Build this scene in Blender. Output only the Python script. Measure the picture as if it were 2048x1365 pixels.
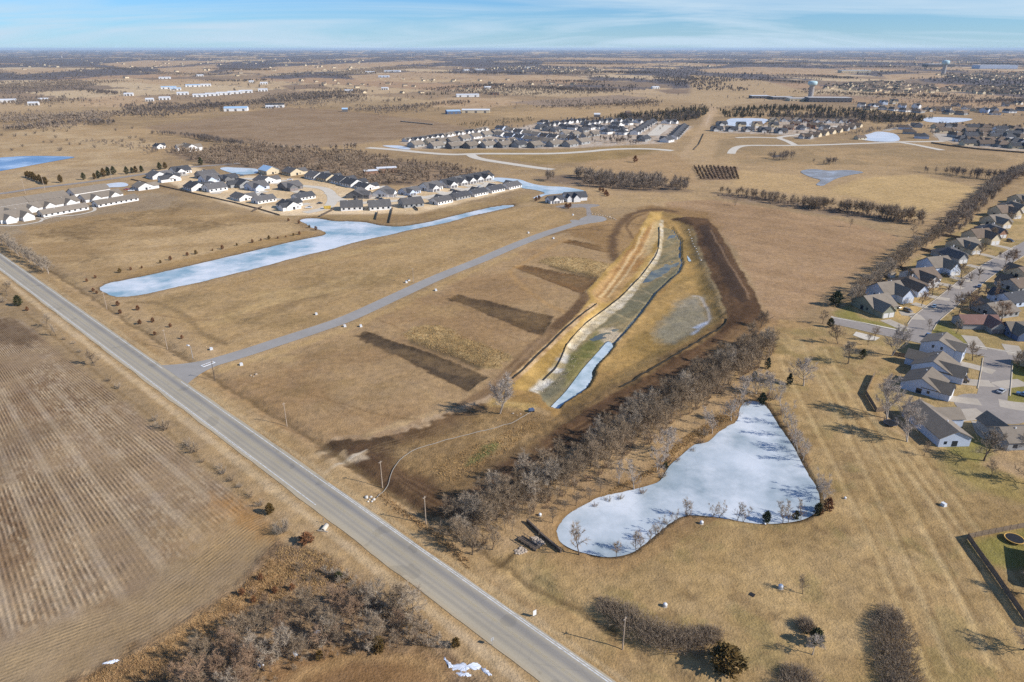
import bpy, bmesh, math, random
import numpy as np
from mathutils import Vector, Matrix
R = math.radians
C = bpy.context.scene.collection
scene = bpy.context.scene
for o in list(bpy.data.objects):
    bpy.data.objects.remove(o)

# ------------------------------------------------------------------ camera, sky, sun, exposure
CAM_H = 120.0
F = 1365.33                      # focal length in photograph pixels (24 mm on a 36 mm sensor, 2048 px wide)
HORIZON = 97.0
PITCH = math.atan((682.5 - HORIZON) / F)
cam = bpy.data.objects.new('camera', bpy.data.cameras.new('camera'))
C.objects.link(cam)
cam.location = (0, 0, CAM_H)
cam.rotation_euler = (R(90) - PITCH, 0, 0)
cam.data.sensor_width = 36.0
cam.data.lens = 24.0
cam.data.clip_start = 1.0
cam.data.clip_end = 400000.0
scene.camera = cam

SUN_EL, SUN_AZ = R(33.0), R(-18.5)          # azimuth measured from +X, counter-clockwise
world = bpy.data.worlds.new('World')
scene.world = world
world.use_nodes = True
wn, wl = world.node_tree.nodes, world.node_tree.links
wn.clear()
def wnode(t, **kw):
    n = wn.new(t)
    for k, v in kw.items():
        setattr(n, k, v)
    return n
w_out = wnode('ShaderNodeOutputWorld')
w_bg = wnode('ShaderNodeBackground')
w_bg.inputs['Strength'].default_value = 0.10
sky = wnode('ShaderNodeTexSky', sky_type='NISHITA')
sky.sun_disc = False
sky.sun_elevation = SUN_EL
sky.sun_rotation = R(90) - SUN_AZ
sky.altitude = 400
sky.air_density = 1.0
sky.dust_density = 0.15
sky.ozone_density = 3.0
# thin cirrus: stretched noise on a plane high above, mixed over the sky colour
tc = wnode('ShaderNodeTexCoord')
sep = wnode('ShaderNodeSeparateXYZ')
wl.new(tc.outputs['Generated'], sep.inputs[0])
def wmath(op, a, b=None):
    n = wnode('ShaderNodeMath', operation=op)
    for i, v in enumerate((a, b)):
        if v is None:
            continue
        if isinstance(v, (int, float)):
            n.inputs[i].default_value = v
        else:
            wl.new(v, n.inputs[i])
    return n.outputs[0]
zz = wmath('MAXIMUM', sep.outputs['Z'], 0.0)
den = wmath('ADD', zz, 0.09)
comb = wnode('ShaderNodeCombineXYZ')
wl.new(wmath('DIVIDE', sep.outputs['X'], den), comb.inputs[0])
wl.new(wmath('DIVIDE', sep.outputs['Y'], den), comb.inputs[1])
mp = wnode('ShaderNodeMapping')
mp.inputs['Rotation'].default_value = (0, 0, R(-9))
mp.inputs['Scale'].default_value = (0.24, 0.50, 1)
mp.inputs['Location'].default_value = (0.35, 0.1, 0)
wl.new(comb.outputs[0], mp.inputs[0])
nz = wnode('ShaderNodeTexNoise')
nz.inputs['Scale'].default_value = 1.0
nz.inputs['Detail'].default_value = 7
nz.inputs['Roughness'].default_value = 0.58
nz.inputs['Distortion'].default_value = 1.1
wl.new(mp.outputs[0], nz.inputs['Vector'])
cr = wnode('ShaderNodeValToRGB')
cr.color_ramp.elements[0].position = 0.42
cr.color_ramp.elements[1].position = 0.68
wl.new(nz.outputs['Fac'], cr.inputs[0])
cmix = wnode('ShaderNodeMix', data_type='RGBA')
tint = wnode('ShaderNodeMix', data_type='RGBA', blend_type='MULTIPLY')
tint.inputs['Factor'].default_value = 1.0
wl.new(sky.outputs[0], tint.inputs[6])
tint.inputs[7].default_value = (0.36, 0.66, 1.08, 1)
hz = wmath('POWER', 2.718, wmath('MULTIPLY', zz, -34.0))
wl.new(wmath('MINIMUM', wmath('ADD', wmath('MULTIPLY', cr.outputs[0], 0.80), wmath('MULTIPLY', hz, 0.55)), 0.95), cmix.inputs['Factor'])
wl.new(tint.outputs[2], cmix.inputs[6])
cmix.inputs[7].default_value = (4.5, 5.8, 6.95, 1)
wl.new(cmix.outputs[2], w_bg.inputs['Color'])
wl.new(w_bg.outputs[0], w_out.inputs['Surface'])

sun = bpy.data.objects.new('sun', bpy.data.lights.new('sun', 'SUN'))
C.objects.link(sun)
sun.data.energy = 4.8
sun.data.angle = R(0.53)
sun.data.color = (1.0, 0.95, 0.88)
sd = Vector((math.cos(SUN_EL) * math.cos(SUN_AZ), math.cos(SUN_EL) * math.sin(SUN_AZ), math.sin(SUN_EL)))
sun.rotation_euler = sd.to_track_quat('Z', 'Y').to_euler()

vs = scene.view_settings
scene.display_settings.display_device = 'sRGB'
vs.view_transform = 'Standard'
vs.look = 'None'
vs.exposure = 0.34
vs.gamma = 1.0
vs.use_curve_mapping = False
scene.cycles.use_denoising = False
scene.cycles.max_bounces = 6
scene.cycles.diffuse_bounces = 2
scene.cycles.glossy_bounces = 2
scene.cycles.transparent_max_bounces = 8

# ------------------------------------------------------------------ helpers: survey of the place
CP, SP = math.cos(PITCH), math.sin(PITCH)
def P(x, y, z=0.0):
    """Where the line of sight of photo pixel (x, y) meets the level z."""
    dx = (np.asarray(x, float) - 1024) / F
    dy = -(np.asarray(y, float) - 682.5) / F
    d1, d2 = CP + dy * SP, -SP + dy * CP
    t = (z - CAM_H) / d2
    return dx * t, d1 * t
def PP(pts, z=0.0):
    a = np.array(pts, float)
    X, Y = P(a[:, 0], a[:, 1], z)
    return np.stack([X, Y], 1)
def px_per_m(x, y):
    X, Y = P(x, y)
    return F / math.sqrt(float(X) ** 2 + float(Y) ** 2 + CAM_H ** 2)
def lin(c):
    c = np.array(c, float) / 255.0
    return np.where(c <= 0.04045, c / 12.92, ((c + 0.055) / 1.055) ** 2.4)
GAIN = 1.28                     # a photographed colour divided by this is the surface's own reflectance
def alb(c):
    return np.clip(lin(c) / GAIN, 0.005, 0.85)

def _hash(ix, iy, s):
    h = (ix.astype(np.int64) * 374761393 + iy.astype(np.int64) * 668265263 + s * 974711) & 0x7fffffff
    h = ((h ^ (h >> 13)) * 1274126177) & 0x7fffffff
    return ((h ^ (h >> 16)) & 0xffff) / 65535.0
def vnoise(x, y, s=0):
    ix, iy = np.floor(x), np.floor(y)
    fx, fy = x - ix, y - iy
    fx, fy = fx * fx * (3 - 2 * fx), fy * fy * (3 - 2 * fy)
    a, b = _hash(ix, iy, s), _hash(ix + 1, iy, s)
    c, d = _hash(ix, iy + 1, s), _hash(ix + 1, iy + 1, s)
    return (a + (b - a) * fx) * (1 - fy) + (c + (d - c) * fx) * fy
def fbm(x, y, scale, octv=4, s=0):
    v, a, t = 0.0, 1.0, 0.0
    x, y = x / scale, y / scale
    for i in range(octv):
        v = v + a * vnoise(x, y, s + i * 17)
        t += a
        a *= 0.55
        x, y = x * 2.03 + 5.3, y * 2.03 + 1.7
    return v / t
def smooth(a, b, x):
    t = np.clip((x - a) / (b - a + 1e-9), 0, 1)
    return t * t * (3 - 2 * t)
def seg_dist(x, y, poly, closed=True):
    d = np.full(x.shape, 1e18)
    n = len(poly)
    for i in range(n if closed else n - 1):
        ax, ay = poly[i]
        bx, by = poly[(i + 1) % n]
        ex, ey = bx - ax, by - ay
        t = np.clip(((x - ax) * ex + (y - ay) * ey) / (ex * ex + ey * ey + 1e-12), 0, 1)
        d = np.minimum(d, (x - ax - t * ex) ** 2 + (y - ay - t * ey) ** 2)
    return np.sqrt(d)
def inside(x, y, poly):
    r = np.zeros(x.shape, bool)
    n = len(poly)
    for i in range(n):
        ax, ay = poly[i]
        bx, by = poly[(i + 1) % n]
        if ay == by:
            continue
        c = (ay > y) != (by > y)
        r ^= c & (x < (bx - ax) * (y - ay) / (by - ay) + ax)
    return r
def curve(pts, n=6, closed=False):
    """Catmull-Rom through the points."""
    a = np.array(pts, float)
    m = len(a)
    out = []
    rng = range(m if closed else m - 1)
    for i in rng:
        if closed:
            p0, p1, p2, p3 = a[(i - 1) % m], a[i], a[(i + 1) % m], a[(i + 2) % m]
        else:
            p0, p1, p2, p3 = a[max(i - 1, 0)], a[i], a[i + 1], a[min(i + 2, m - 1)]
        for k in range(n):
            t = k / n
            out.append(0.5 * (2 * p1 + (p2 - p0) * t + (2 * p0 - 5 * p1 + 4 * p2 - p3) * t * t + (3 * p1 - p0 - 3 * p2 + p3) * t ** 3))
    if not closed:
        out.append(a[-1])
    return np.array(out)

# ------------------------------------------------------------------ helpers: objects
def tag(o, label=None, cat=None, group=None, kind=None):
    if label: o['label'] = label
    if cat: o['category'] = cat
    if group: o['group'] = group
    if kind: o['kind'] = kind
    return o
def link(name, mesh, mat=None, parent=None, loc=None, rotz=None, scale=None):
    o = bpy.data.objects.new(name, mesh)
    C.objects.link(o)
    if parent is not None: o.parent = parent
    if loc is not None: o.location = loc
    if rotz is not None: o.rotation_euler = (0, 0, rotz)
    if scale is not None: o.scale = scale if hasattr(scale, '__len__') else (scale,) * 3
    if mat is not None:
        if not mesh.materials:
            mesh.materials.append(mat)
        o.material_slots[0].link = 'OBJECT'
        o.material_slots[0].material = mat
    return o
def empty(name, loc, rotz=0.0, scale=1.0):
    o = bpy.data.objects.new(name, None)
    C.objects.link(o)
    o.location = loc
    o.rotation_euler = (0, 0, rotz)
    o.scale = scale if hasattr(scale, '__len__') else (scale,) * 3
    o.empty_display_size = 0.5
    return o
def np_mesh(name, V, faces, smooth_shade=False):
    """faces: an (n, 3) or (n, 4) array."""
    V = np.asarray(V, np.float32)
    faces = np.asarray(faces, np.int32)
    me = bpy.data.meshes.new(name)
    me.vertices.add(len(V))
    me.vertices.foreach_set('co', V.ravel())
    n, k = faces.shape
    me.loops.add(n * k)
    me.loops.foreach_set('vertex_index', faces.ravel())
    me.polygons.add(n)
    me.polygons.foreach_set('loop_start', np.arange(0, n * k, k, dtype=np.int32))
    me.polygons.foreach_set('loop_total', np.full(n, k, np.int32))
    if smooth_shade:
        me.polygons.foreach_set('use_smooth', np.ones(n, bool))
    me.update(calc_edges=True)
    me.validate()
    return me
class MB:
    """Collects polygons for one mesh object."""
    def __init__(self):
        self.v, self.f = [], []
    def poly(self, pts):
        b = len(self.v)
        self.v += [tuple(p) for p in pts]
        self.f.append(tuple(range(b, b + len(pts))))
    def box(self, x0, y0, z0, x1, y1, z1):
        b = len(self.v)
        self.v += [(x0, y0, z0), (x1, y0, z0), (x1, y1, z0), (x0, y1, z0), (x0, y0, z1), (x1, y0, z1), (x1, y1, z1), (x0, y1, z1)]
        self.f += [tuple(b + i for i in q) for q in ((3, 2, 1, 0), (4, 5, 6, 7), (0, 1, 5, 4), (1, 2, 6, 5), (2, 3, 7, 6), (3, 0, 4, 7))]
    def prism(self, prof, axis, a, b_):
        """extrudes a profile (list of 2D points) along 'x' or 'y' or 'z' between a and b_."""
        b = len(self.v)
        n = len(prof)
        for t in (a, b_):
            for p, q in prof:
                self.v.append({'x': (t, p, q), 'y': (p, t, q), 'z': (p, q, t)}[axis])
        self.f.append(tuple(range(b, b + n)))
        self.f.append(tuple(range(b + 2 * n - 1, b + n - 1, -1)))
        for i in range(n):
            j = (i + 1) % n
            self.f.append((b + i, b + n + i, b + n + j, b + j))
    def tube(self, p0, p1, r0, r1, n=6, cap=True):
        p0, p1 = Vector(p0), Vector(p1)
        d = (p1 - p0).normalized()
        u = d.orthogonal().normalized()
        w = d.cross(u)
        b = len(self.v)
        for p, r in ((p0, r0), (p1, r1)):
            for i in range(n):
                a = 2 * math.pi * i / n
                self.v.append(tuple(p + u * (math.cos(a) * r) + w * (math.sin(a) * r)))
        for i in range(n):
            j = (i + 1) % n
            self.f.append((b + i, b + j, b + n + j, b + n + i))
        if cap:
            self.f.append(tuple(range(b + n - 1, b - 1, -1)))
            self.f.append(tuple(range(b + n, b + 2 * n)))
    def mesh(self, name):
        me = bpy.data.meshes.new(name)
        me.from_pydata(self.v, [], self.f)
        bm = bmesh.new()
        bm.from_mesh(me)
        bmesh.ops.recalc_face_normals(bm, faces=bm.faces)
        bm.to_mesh(me)
        bm.free()
        return me

# ------------------------------------------------------------------ helpers: materials
def new_mat(name):
    m = bpy.data.materials.new(name)
    m.use_nodes = True
    nt = m.node_tree
    b = nt.nodes['Principled BSDF']
    return m, nt, b
def nd(nt, t, ins=None, **kw):
    n = nt.nodes.new(t)
    for k, v in kw.items():
        setattr(n, k, v)
    for k, v in (ins or {}).items():
        s = n.inputs[k]
        if hasattr(v, 'links') or isinstance(v, bpy.types.NodeSocket):
            nt.links.new(v, s)
        else:
            s.default_value = v
    return n
def mth(nt, op, a, b=None, c=None, clamp=False):
    n = nt.nodes.new('ShaderNodeMath')
    n.operation = op
    n.use_clamp = clamp
    for i, v in enumerate((a, b, c)):
        if v is None: continue
        if isinstance(v, (int, float)): n.inputs[i].default_value = v
        else: nt.links.new(v, n.inputs[i])
    return n.outputs[0]
def noise(nt, vec, scale, detail=3, rough=0.55):
    n = nd(nt, 'ShaderNodeTexNoise', {'Scale': scale, 'Detail': detail, 'Roughness': rough})
    if vec is not None: nt.links.new(vec, n.inputs['Vector'])
    return n.outputs['Fac']
def maprange(nt, v, a, b, c, d):
    n = nd(nt, 'ShaderNodeMapRange', {'From Min': a, 'From Max': b, 'To Min': c, 'To Max': d})
    nt.links.new(v, n.inputs['Value'])
    return n.outputs[0]
def colmul(nt, col, val):
    n = nd(nt, 'ShaderNodeVectorMath', operation='SCALE')
    if isinstance(col, tuple): n.inputs[0].default_value = col[:3]
    else: nt.links.new(col, n.inputs[0])
    nt.links.new(val, n.inputs['Scale'])
    return n.outputs[0]
def mat_noise(name, col, scale=0.5, amount=0.35, rough=0.9, col2=None, spec=0.2, obj_var=0.0, bump=0.0, bscale=4.0, metallic=0.0):
    """A base colour (photo sRGB) broken up by noise in object space; obj_var varies whole objects."""
    m, nt, b = new_mat(name)
    tcn = nd(nt, 'ShaderNodeTexCoord')
    n1 = noise(nt, tcn.outputs['Object'], scale, 4)
    a = tuple(alb(col))
    if col2 is not None:
        mx = nd(nt, 'ShaderNodeMix', data_type='RGBA')
        nt.links.new(maprange(nt, n1, 0.3, 0.7, 0, 1), mx.inputs['Factor'])
        mx.inputs[6].default_value = a + (1,)
        mx.inputs[7].default_value = tuple(alb(col2)) + (1,)
        base = mx.outputs[2]
    else:
        base = a
    f = maprange(nt, noise(nt, tcn.outputs['Object'], scale * 5.3, 3), 0.25, 0.75, 1 - amount, 1 + amount)
    if obj_var:
        oi = nd(nt, 'ShaderNodeObjectInfo')
        f = mth(nt, 'MULTIPLY', f, maprange(nt, oi.outputs['Random'], 0, 1, 1 - obj_var, 1 + obj_var))
    nt.links.new(colmul(nt, base, f), b.inputs['Base Color'])
    b.inputs['Roughness'].default_value = rough
    b.inputs['Specular IOR Level'].default_value = spec
    b.inputs['Metallic'].default_value = metallic
    if bump:
        bp = nd(nt, 'ShaderNodeBump', {'Strength': 1.0, 'Distance': bump})
        nt.links.new(noise(nt, tcn.outputs['Object'], bscale, 3), bp.inputs['Height'])
        nt.links.new(bp.outputs[0], b.inputs['Normal'])
    return m
# ------------------------------------------------------------------ the outlines of the place (photo pixels on the ground)
POND_LONG = [(202,573),(211,582),(232,591),(253,591),(290,586),(343,574),(409,560),(462,547),(512,535),(591,514),(660,497),(723,480),(776,469),(818,459),(887,445),(949,429),(1000,418),(1027,411),(1020,409),(982,414),(912,430),(849,445),(799,452),(762,450),(732,444),(702,442),(672,442),(652,439),(632,436),(612,436),(601,440),(612,446),(624,454),(645,460),(653,466),(642,471),(612,477),(578,484),(512,500),(425,520),(350,537),(245,560),(225,563)]
POND_FRONT = [(1119,1060),(1125,1078),(1147,1092),(1178,1101),(1209,1107),(1239,1105),(1264,1097),(1282,1085),(1301,1069),(1319,1055),(1344,1037),(1362,1028),(1381,1024),(1424,1027),(1467,1034),(1516,1041),(1560,1040),(1603,1033),(1628,1018),(1634,1000),(1630,975),(1615,950),(1600,925),(1585,895),(1565,865),(1545,835),(1530,812),(1515,803),(1497,803),(1485,815),(1479,840),(1449,857),(1421,883),(1393,889),(1369,909),(1344,931),(1326,960),(1301,971),(1270,979),(1239,986),(1202,994),(1178,1007),(1153,1020),(1132,1037)]
POND_HOUSE = [(979,359),(991,356),(1013,357),(1040,360),(1054,365),(1072,370),(1094,373),(1130,375),(1160,380),(1168,383),(1152,385),(1130,387),(1110,389),(1092,391),(1079,396),(1066,397),(1078,391),(1090,387),(1072,381),(1050,378),(1040,375),(1028,369),(1003,365)]
POND_NORTH = [(440,338),(451,335),(470,336),(496,337),(514,339),(514,347),(489,350),(470,348),(454,344)]
LAKE_WEST = [(-80,322),(0,316),(50,313),(110,313),(150,315),(120,321),(60,332),(0,343),(-80,356)]
POND_CARE = [(183,375),(225,367),(248,366),(257,371),(240,375)]
POND_HEART = [(1601,345),(1611,340),(1631,339),(1656,342),(1686,341),(1711,342),(1727,346),(1706,350),(1676,357),(1656,367),(1646,372),(1632,370),(1641,361),(1621,355)]
POND_EAST = [(1711,275),(1736,269),(1753,264),(1773,265),(1793,270),(1798,282),(1761,284),(1723,280)]
POND_SUBURB = [(1449,246),(1460,238),(1486,237),(1529,238),(1534,243),(1509,255),(1453,251)]
POND_FAR = [(1846,240),(1861,235),(1911,236),(1946,239),(1911,246),(1861,245)]
POND_STREET = [(765,292),(800,292),(820,297),(817,300),(790,297)]

# the excavated basin: left bank, rock band, creek, right plain, outer bank
BANK_TOP = [(1326,428),(1300,430),(1284,456),(1266,487),(1243,516),(1208,550),(1174,590),(1180,606),(1160,634),(1129,661),(1100,690),(1077,711),(1050,738),(1024,760),(1000,785)]
ROCK_L = [(1320,440),(1319,455),(1317,498),(1296,534),(1253,582),(1219,611),(1172,648),(1137,687),(1127,707),(1114,733),(1087,760),(1062,783)]
ROCK_R = [(1326,440),(1326,455),(1325,498),(1314,527),(1282,569),(1243,616),(1193,656),(1161,685),(1140,710),(1133,735),(1108,765),(1080,790)]
CREEK_R = [(1345,460),(1352,468),(1364,487),(1362,516),(1367,529),(1359,550),(1340,566),(1314,590),(1296,614),(1277,640),(1243,680),(1228,695),(1193,730),(1184,755),(1156,789),(1122,811),(1113,823)]
OUTER = [(1385,453),(1406,513),(1433,579),(1454,640),(1446,656),(1380,698),(1288,753),(1178,814),(1132,845),(1079,872)]
BASIN = BANK_TOP[:] + [(985,800),(1010,812),(1060,818),(1100,835),(1090,860)] + OUTER[::-1] + [(1370,440)]
CREEK_BED = ROCK_R[1:] + [(1085,812),(1100,822)] + CREEK_R[::-1]
ICE_CREEK = [(1226,694),(1216,684),(1200,700),(1180,722),(1162,743),(1132,783),(1101,815),(1101,822),(1113,824),(1122,812),(1140,800),(1156,790),(1172,777),(1184,757),(1184,745),(1193,731),(1206,717)]
GREY_POND = [(1377,595),(1401,597),(1417,637),(1412,655),(1377,680),(1340,695),(1311,690),(1311,664),(1340,629),(1362,605)]

ROAD_C = [(-420,262),(-160,430),(-40,508),(28,549),(150,630),(309,745),(420,822),(512,889),(640,978),(760,1058),(900,1152),(1060,1258),(1180,1338),(1300,1417),(1700,1680)]
def road_axis():
    # a straight surveyed line: fit through both edge lines seen in the photograph
    a = PP([(49,540),(309,733),(365,771),(617,934),(700,1007),(930,1158),(1212,1358)])
    b = PP([(11,544),(322,783),(483,896),(512,919)])
    m = a.mean(0)
    u, s, vt = np.linalg.svd(a - m)
    d = vt[0] if vt[0][0] > 0 else -vt[0]
    return m, d
RA_M, RA_D = road_axis()
RA_N = np.array([-RA_D[1], RA_D[0]])          # towards the north-east (the fields side)
_lw = PP([(11,544),(322,783),(483,896),(512,919)])
_ew = PP([(49,540),(309,733),(365,771),(617,934),(700,1007),(930,1158),(1212,1358)])
LINE_E = float(np.mean((_ew - RA_M) @ RA_N))
LINE_W = float(np.mean((_lw - RA_M) @ RA_N))
if LINE_E - LINE_W > 8.5 or LINE_E - LINE_W < 6.5:
    LINE_W = LINE_E - 7.5
def road_pt(s, off, z=0.0):
    p = RA_M + RA_D * s + RA_N * off
    return (float(p[0]), float(p[1]), z)
def road_so(x, y):
    dx, dy = x - RA_M[0], y - RA_M[1]
    return dx * RA_D[0] + dy * RA_D[1], dx * RA_N[0] + dy * RA_N[1]
GRID_A = math.atan2(RA_D[1], RA_D[0])
LANE = [(352,747),(375,742),(420,727),(490,706),(560,683),(630,660),(700,635),(790,594),(880,553),(960,521),(1030,491),(1090,468),(1130,455),(1165,444)]
LANE_W = 8.6

# ------------------------------------------------------------------ the ground: one sheet of terrain, finer towards the village edge, reaching the horizon
def build_grid():
    ys = list(np.arange(1404, 960, -2.4)) + list(np.arange(960, 760, -2.0)) + list(np.arange(760, 430, -1.3)) + list(np.arange(430, 350, -1.8)) + list(np.arange(350, 160, -1.3)) + list(np.arange(160, 106, -0.9))
    ys = [3000, 2300, 1900, 1650, 1500, 1440] + ys
    yd = [float(P(1024, y)[1]) for y in ys]
    d = yd[-1]
    while d < 60000:
        d *= 1.25
        yd.append(d)
    yd = np.array(yd)
    xs = list(np.arange(-66, 2116, 3.0))
    xs = [-3100, -1900, -1200, -750, -400, -220, -130] + xs + [2180, 2270, 2450, 2800, 3250, 4000, 5150]
    # columns fan out from below the viewpoint, so the mesh is densest where there is most to model
    tx = (np.array(xs) - 1024) / F
    Yc = yd[:, None]
    rng = np.sqrt(Yc ** 2 + CAM_H ** 2)
    # lateral position: tangent times the depth along the view axis
    dep = Yc * CP + CAM_H * SP
    X = tx[None, :] * dep
    Y = np.broadcast_to(Yc, X.shape).copy()
    return X, Y
GX, GY = build_grid()
NR, NC = GX.shape
gx, gy = GX.ravel(), GY.ravel()
N = len(gx)
gz = np.zeros(N)
dist = np.hypot(gx, gy)
n_big = fbm(gx, gy, 160, 4, 1)
n_mid = fbm(gx, gy, 28, 4, 2)
n_fine = fbm(gx, gy, 5, 3, 3)
wx = (fbm(gx, gy, 14, 3, 5) - 0.5) * 2 + (fbm(gx, gy, 2.6, 2, 7) - 0.5) * 1.3
wy = (fbm(gx, gy, 14, 3, 6) - 0.5) * 2 + (fbm(gx, gy, 2.6, 2, 8) - 0.5) * 1.3
COL = np.zeros((N, 3))
REG = np.zeros(N, np.int8)
AMP = np.zeros(N)
PH = np.zeros(N)
GRASS = np.ones(N)               # strength of the small-scale texture
WOODY = np.zeros(N)              # where far woods stand

def mix(idx, col, a, col2=None, nz_=None):
    c = alb(col)
    if col2 is not None:
        t = smooth(0.36, 0.64, nz_ if nz_ is not None else n_mid[idx])[:, None]
        c = c * (1 - t) + alb(col2) * t
    COL[idx] = COL[idx] * (1 - a[:, None]) + c * a[:, None]
def sel(poly, m):
    lo, hi = poly.min(0) - m, poly.max(0) + m
    return np.nonzero((gx > lo[0]) & (gx < hi[0]) & (gy > lo[1]) & (gy < hi[1]))[0]
def sdf(poly_px, warp=0.0, z=0.0, m=20.0, spl=0, world=False):
    w = np.array(poly_px) if world else PP(poly_px, z)
    if spl: w = curve(w, spl, True)
    i = sel(w, m)
    x, y = gx[i] + wx[i] * warp, gy[i] + wy[i] * warp
    d = seg_dist(x, y, w)
    return i, np.where(inside(x, y, w), d, -d)
def paint(poly, col, soft=1.0, warp=0.0, z=0.0, col2=None, reg=None, op=1.0, spl=0, grass=None, nz_=None):
    i, s = sdf(poly, warp, z, m=soft + abs(warp) * 1.2 + 3, spl=spl)
    if len(i) == 0: return
    a = smooth(-soft, soft, s) * op
    mix(i, col, a, col2, None if nz_ is None else nz_[i])
    if reg is not None: REG[i[s > 0]] = reg
    if grass is not None: GRASS[i] = GRASS[i] * (1 - a) + grass * a
def stroke(line, width, col, soft=0.6, warp=0.0, z=0.0, op=1.0, col2=None, reg=None, spl=5, grass=None, nz_=None):
    w = PP(line, z)
    if spl: w = curve(w, spl)
    i = sel(w, width + soft + warp + 2)
    if len(i) == 0: return
    s = width / 2 - seg_dist(gx[i] + wx[i] * warp, gy[i] + wy[i] * warp, w, False)
    a = smooth(-soft, soft, s) * op
    mix(i, col, a, col2, None if nz_ is None else nz_[i])
    if reg is not None: REG[i[s > 0]] = reg
    if grass is not None: GRASS[i] = GRASS[i] * (1 - a) + grass * a
    return i, s
n_pat = fbm(gx * 0.6 + gy * 0.4, gy * 1.4 - gx * 0.5, 34, 4, 11)
n_str = fbm(gx * RA_D[0] + gy * RA_D[1], (gx * RA_N[0] + gy * RA_N[1]) * 6, 60, 4, 12)      # streaks along the survey grid
n_str2 = fbm((gx * RA_D[0] + gy * RA_D[1]) * 6, gx * RA_N[0] + gy * RA_N[1], 60, 4, 13)

# base: winter grass
a_all = np.arange(N)
mix(a_all, (187,155,109), np.ones(N), (166,138,98), n_big)
mix(a_all, (196,163,112), smooth(0.55, 0.75, n_pat) * 0.5)
# the mile grid of the plains far out
gu, gv = gx * RA_D[0] + gy * RA_D[1], gx * RA_N[0] + gy * RA_N[1]
far = dist > 1500
fi = np.nonzero(far)[0]
cu, cv = np.floor((gu[fi] + wx[fi] * 25) / 420.0), np.floor((gv[fi] + wy[fi] * 25) / 300.0)
h1, h2 = _hash(cu, cv, 91), _hash(cu, cv, 57)
fade = smooth(1500, 2300, dist[fi])
pal = np.array([alb((200,170,126)), alb((164,138,106)), alb((184,150,112)), alb((148,126,100)), alb((208,180,136))])
cc = pal[(h1 * 4.99).astype(int)]
COL[fi] = COL[fi] * (1 - fade[:, None]) + cc * fade[:, None]
nf = fbm(gx[fi] * 0.7, gy[fi] * 0.28, 330, 5, 31) + 0.22 * (h2 - 0.5)
cover = smooth(0.0, 1.0, (dist[fi] - 1800) / 5200.0)
thr = 0.595 - 0.21 * cover
wood = smooth(thr - 0.015, thr + 0.03, nf) * smooth(1900, 2600, dist[fi])
mix(fi, (108,100,96), wood * 0.95)
WOODY[fi] = wood
ln = np.minimum(np.abs((gu[fi] / 420.0) % 1 - 0.5), np.abs((gv[fi] / 300.0) % 1 - 0.5))
hedge = (smooth(0.47, 0.495, np.maximum(np.abs((gu[fi] / 420.0) % 1 - 0.5), np.abs((gv[fi] / 300.0) % 1 - 0.5)))) * (h2 > 0.45) * smooth(1900, 2600, dist[fi])
mix(fi, (118,106,92), hedge * 0.75)
WOODY[fi] = np.maximum(WOODY[fi], hedge * 0.8)

# ---- middle distance fields
for pl in ([(190,129),(290,121),(430,123),(350,133),(255,136)], [(310,137),(430,131),(440,138),(410,147),(325,145)], [(440,143),(560,134),(700,127),(860,121),(905,124),(720,136),(540,149)], [(690,152),(860,142),(960,152),(900,160),(720,163)], [(930,152),(1100,150),(1190,156),(1020,166),(920,166)], [(1090,124),(1260,127),(1340,131),(1200,136),(1080,131)], [(1390,140),(1500,134),(1660,138),(1720,148),(1560,150),(1420,146)], [(0,140),(120,136),(150,142),(40,150)], [(250,162),(380,158),(450,164),(330,172)], [(180,196),(260,190),(320,205),(240,216),(150,212)], [(880,196),(1010,196),(1080,205),(960,218),(860,214)], [(1720,176),(1980,190),(2048,196),(1900,200),(1740,190)], [(1000,118),(1200,116),(1500,119),(1300,122)], [(1760,150),(1880,146),(1900,156),(1780,160)]):
    paint(pl, (202,170,126), 14, 10, col2=(190,156,114), op=0.9)
    i_, s_ = sdf(pl, 0, m=0); WOODY[i_[s_ > 0]] = 0
for pl in ([(1310,180),(1400,178),(1440,186),(1340,188)], [(560,172),(640,168),(660,176),(580,180)], [(1130,205),(1230,200),(1300,204),(1180,212)], [(1440,160),(1560,158),(1600,164),(1480,168)]):
    paint(pl, (142,118,94), 10, 8, op=0.85)
stroke([(1428,212),(1414,245),(1398,278),(1378,308),(1345,340)], 16, (204,172,130), 5, 3, op=0.75)
stroke([(1420,230),(1402,275),(1382,312)], 3, (214,186,148), 1.5, 1, op=0.7)
paint([(1382,331),(1474,334),(1483,361),(1396,361)], (140,114,88), 3, 1.5, col2=(160,132,100))
paint([(800,284),(960,258),(1085,245),(1200,240),(1350,244),(1385,254),(1345,286),(1160,296),(1080,298),(830,298)], (188,164,132), 5, 3, col2=(204,186,160), nz_=n_fine)
paint([(1425,262),(1450,250),(1540,250),(1560,242),(1700,242),(1720,250),(1620,280),(1560,270),(1440,266)], (184,160,128), 5, 3, col2=(204,186,160), nz_=n_fine)
paint([(1860,255),(2060,255),(2060,304),(1930,294),(1870,275)], (182,158,126), 5, 3, col2=(200,182,156), nz_=n_fine)

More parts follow.
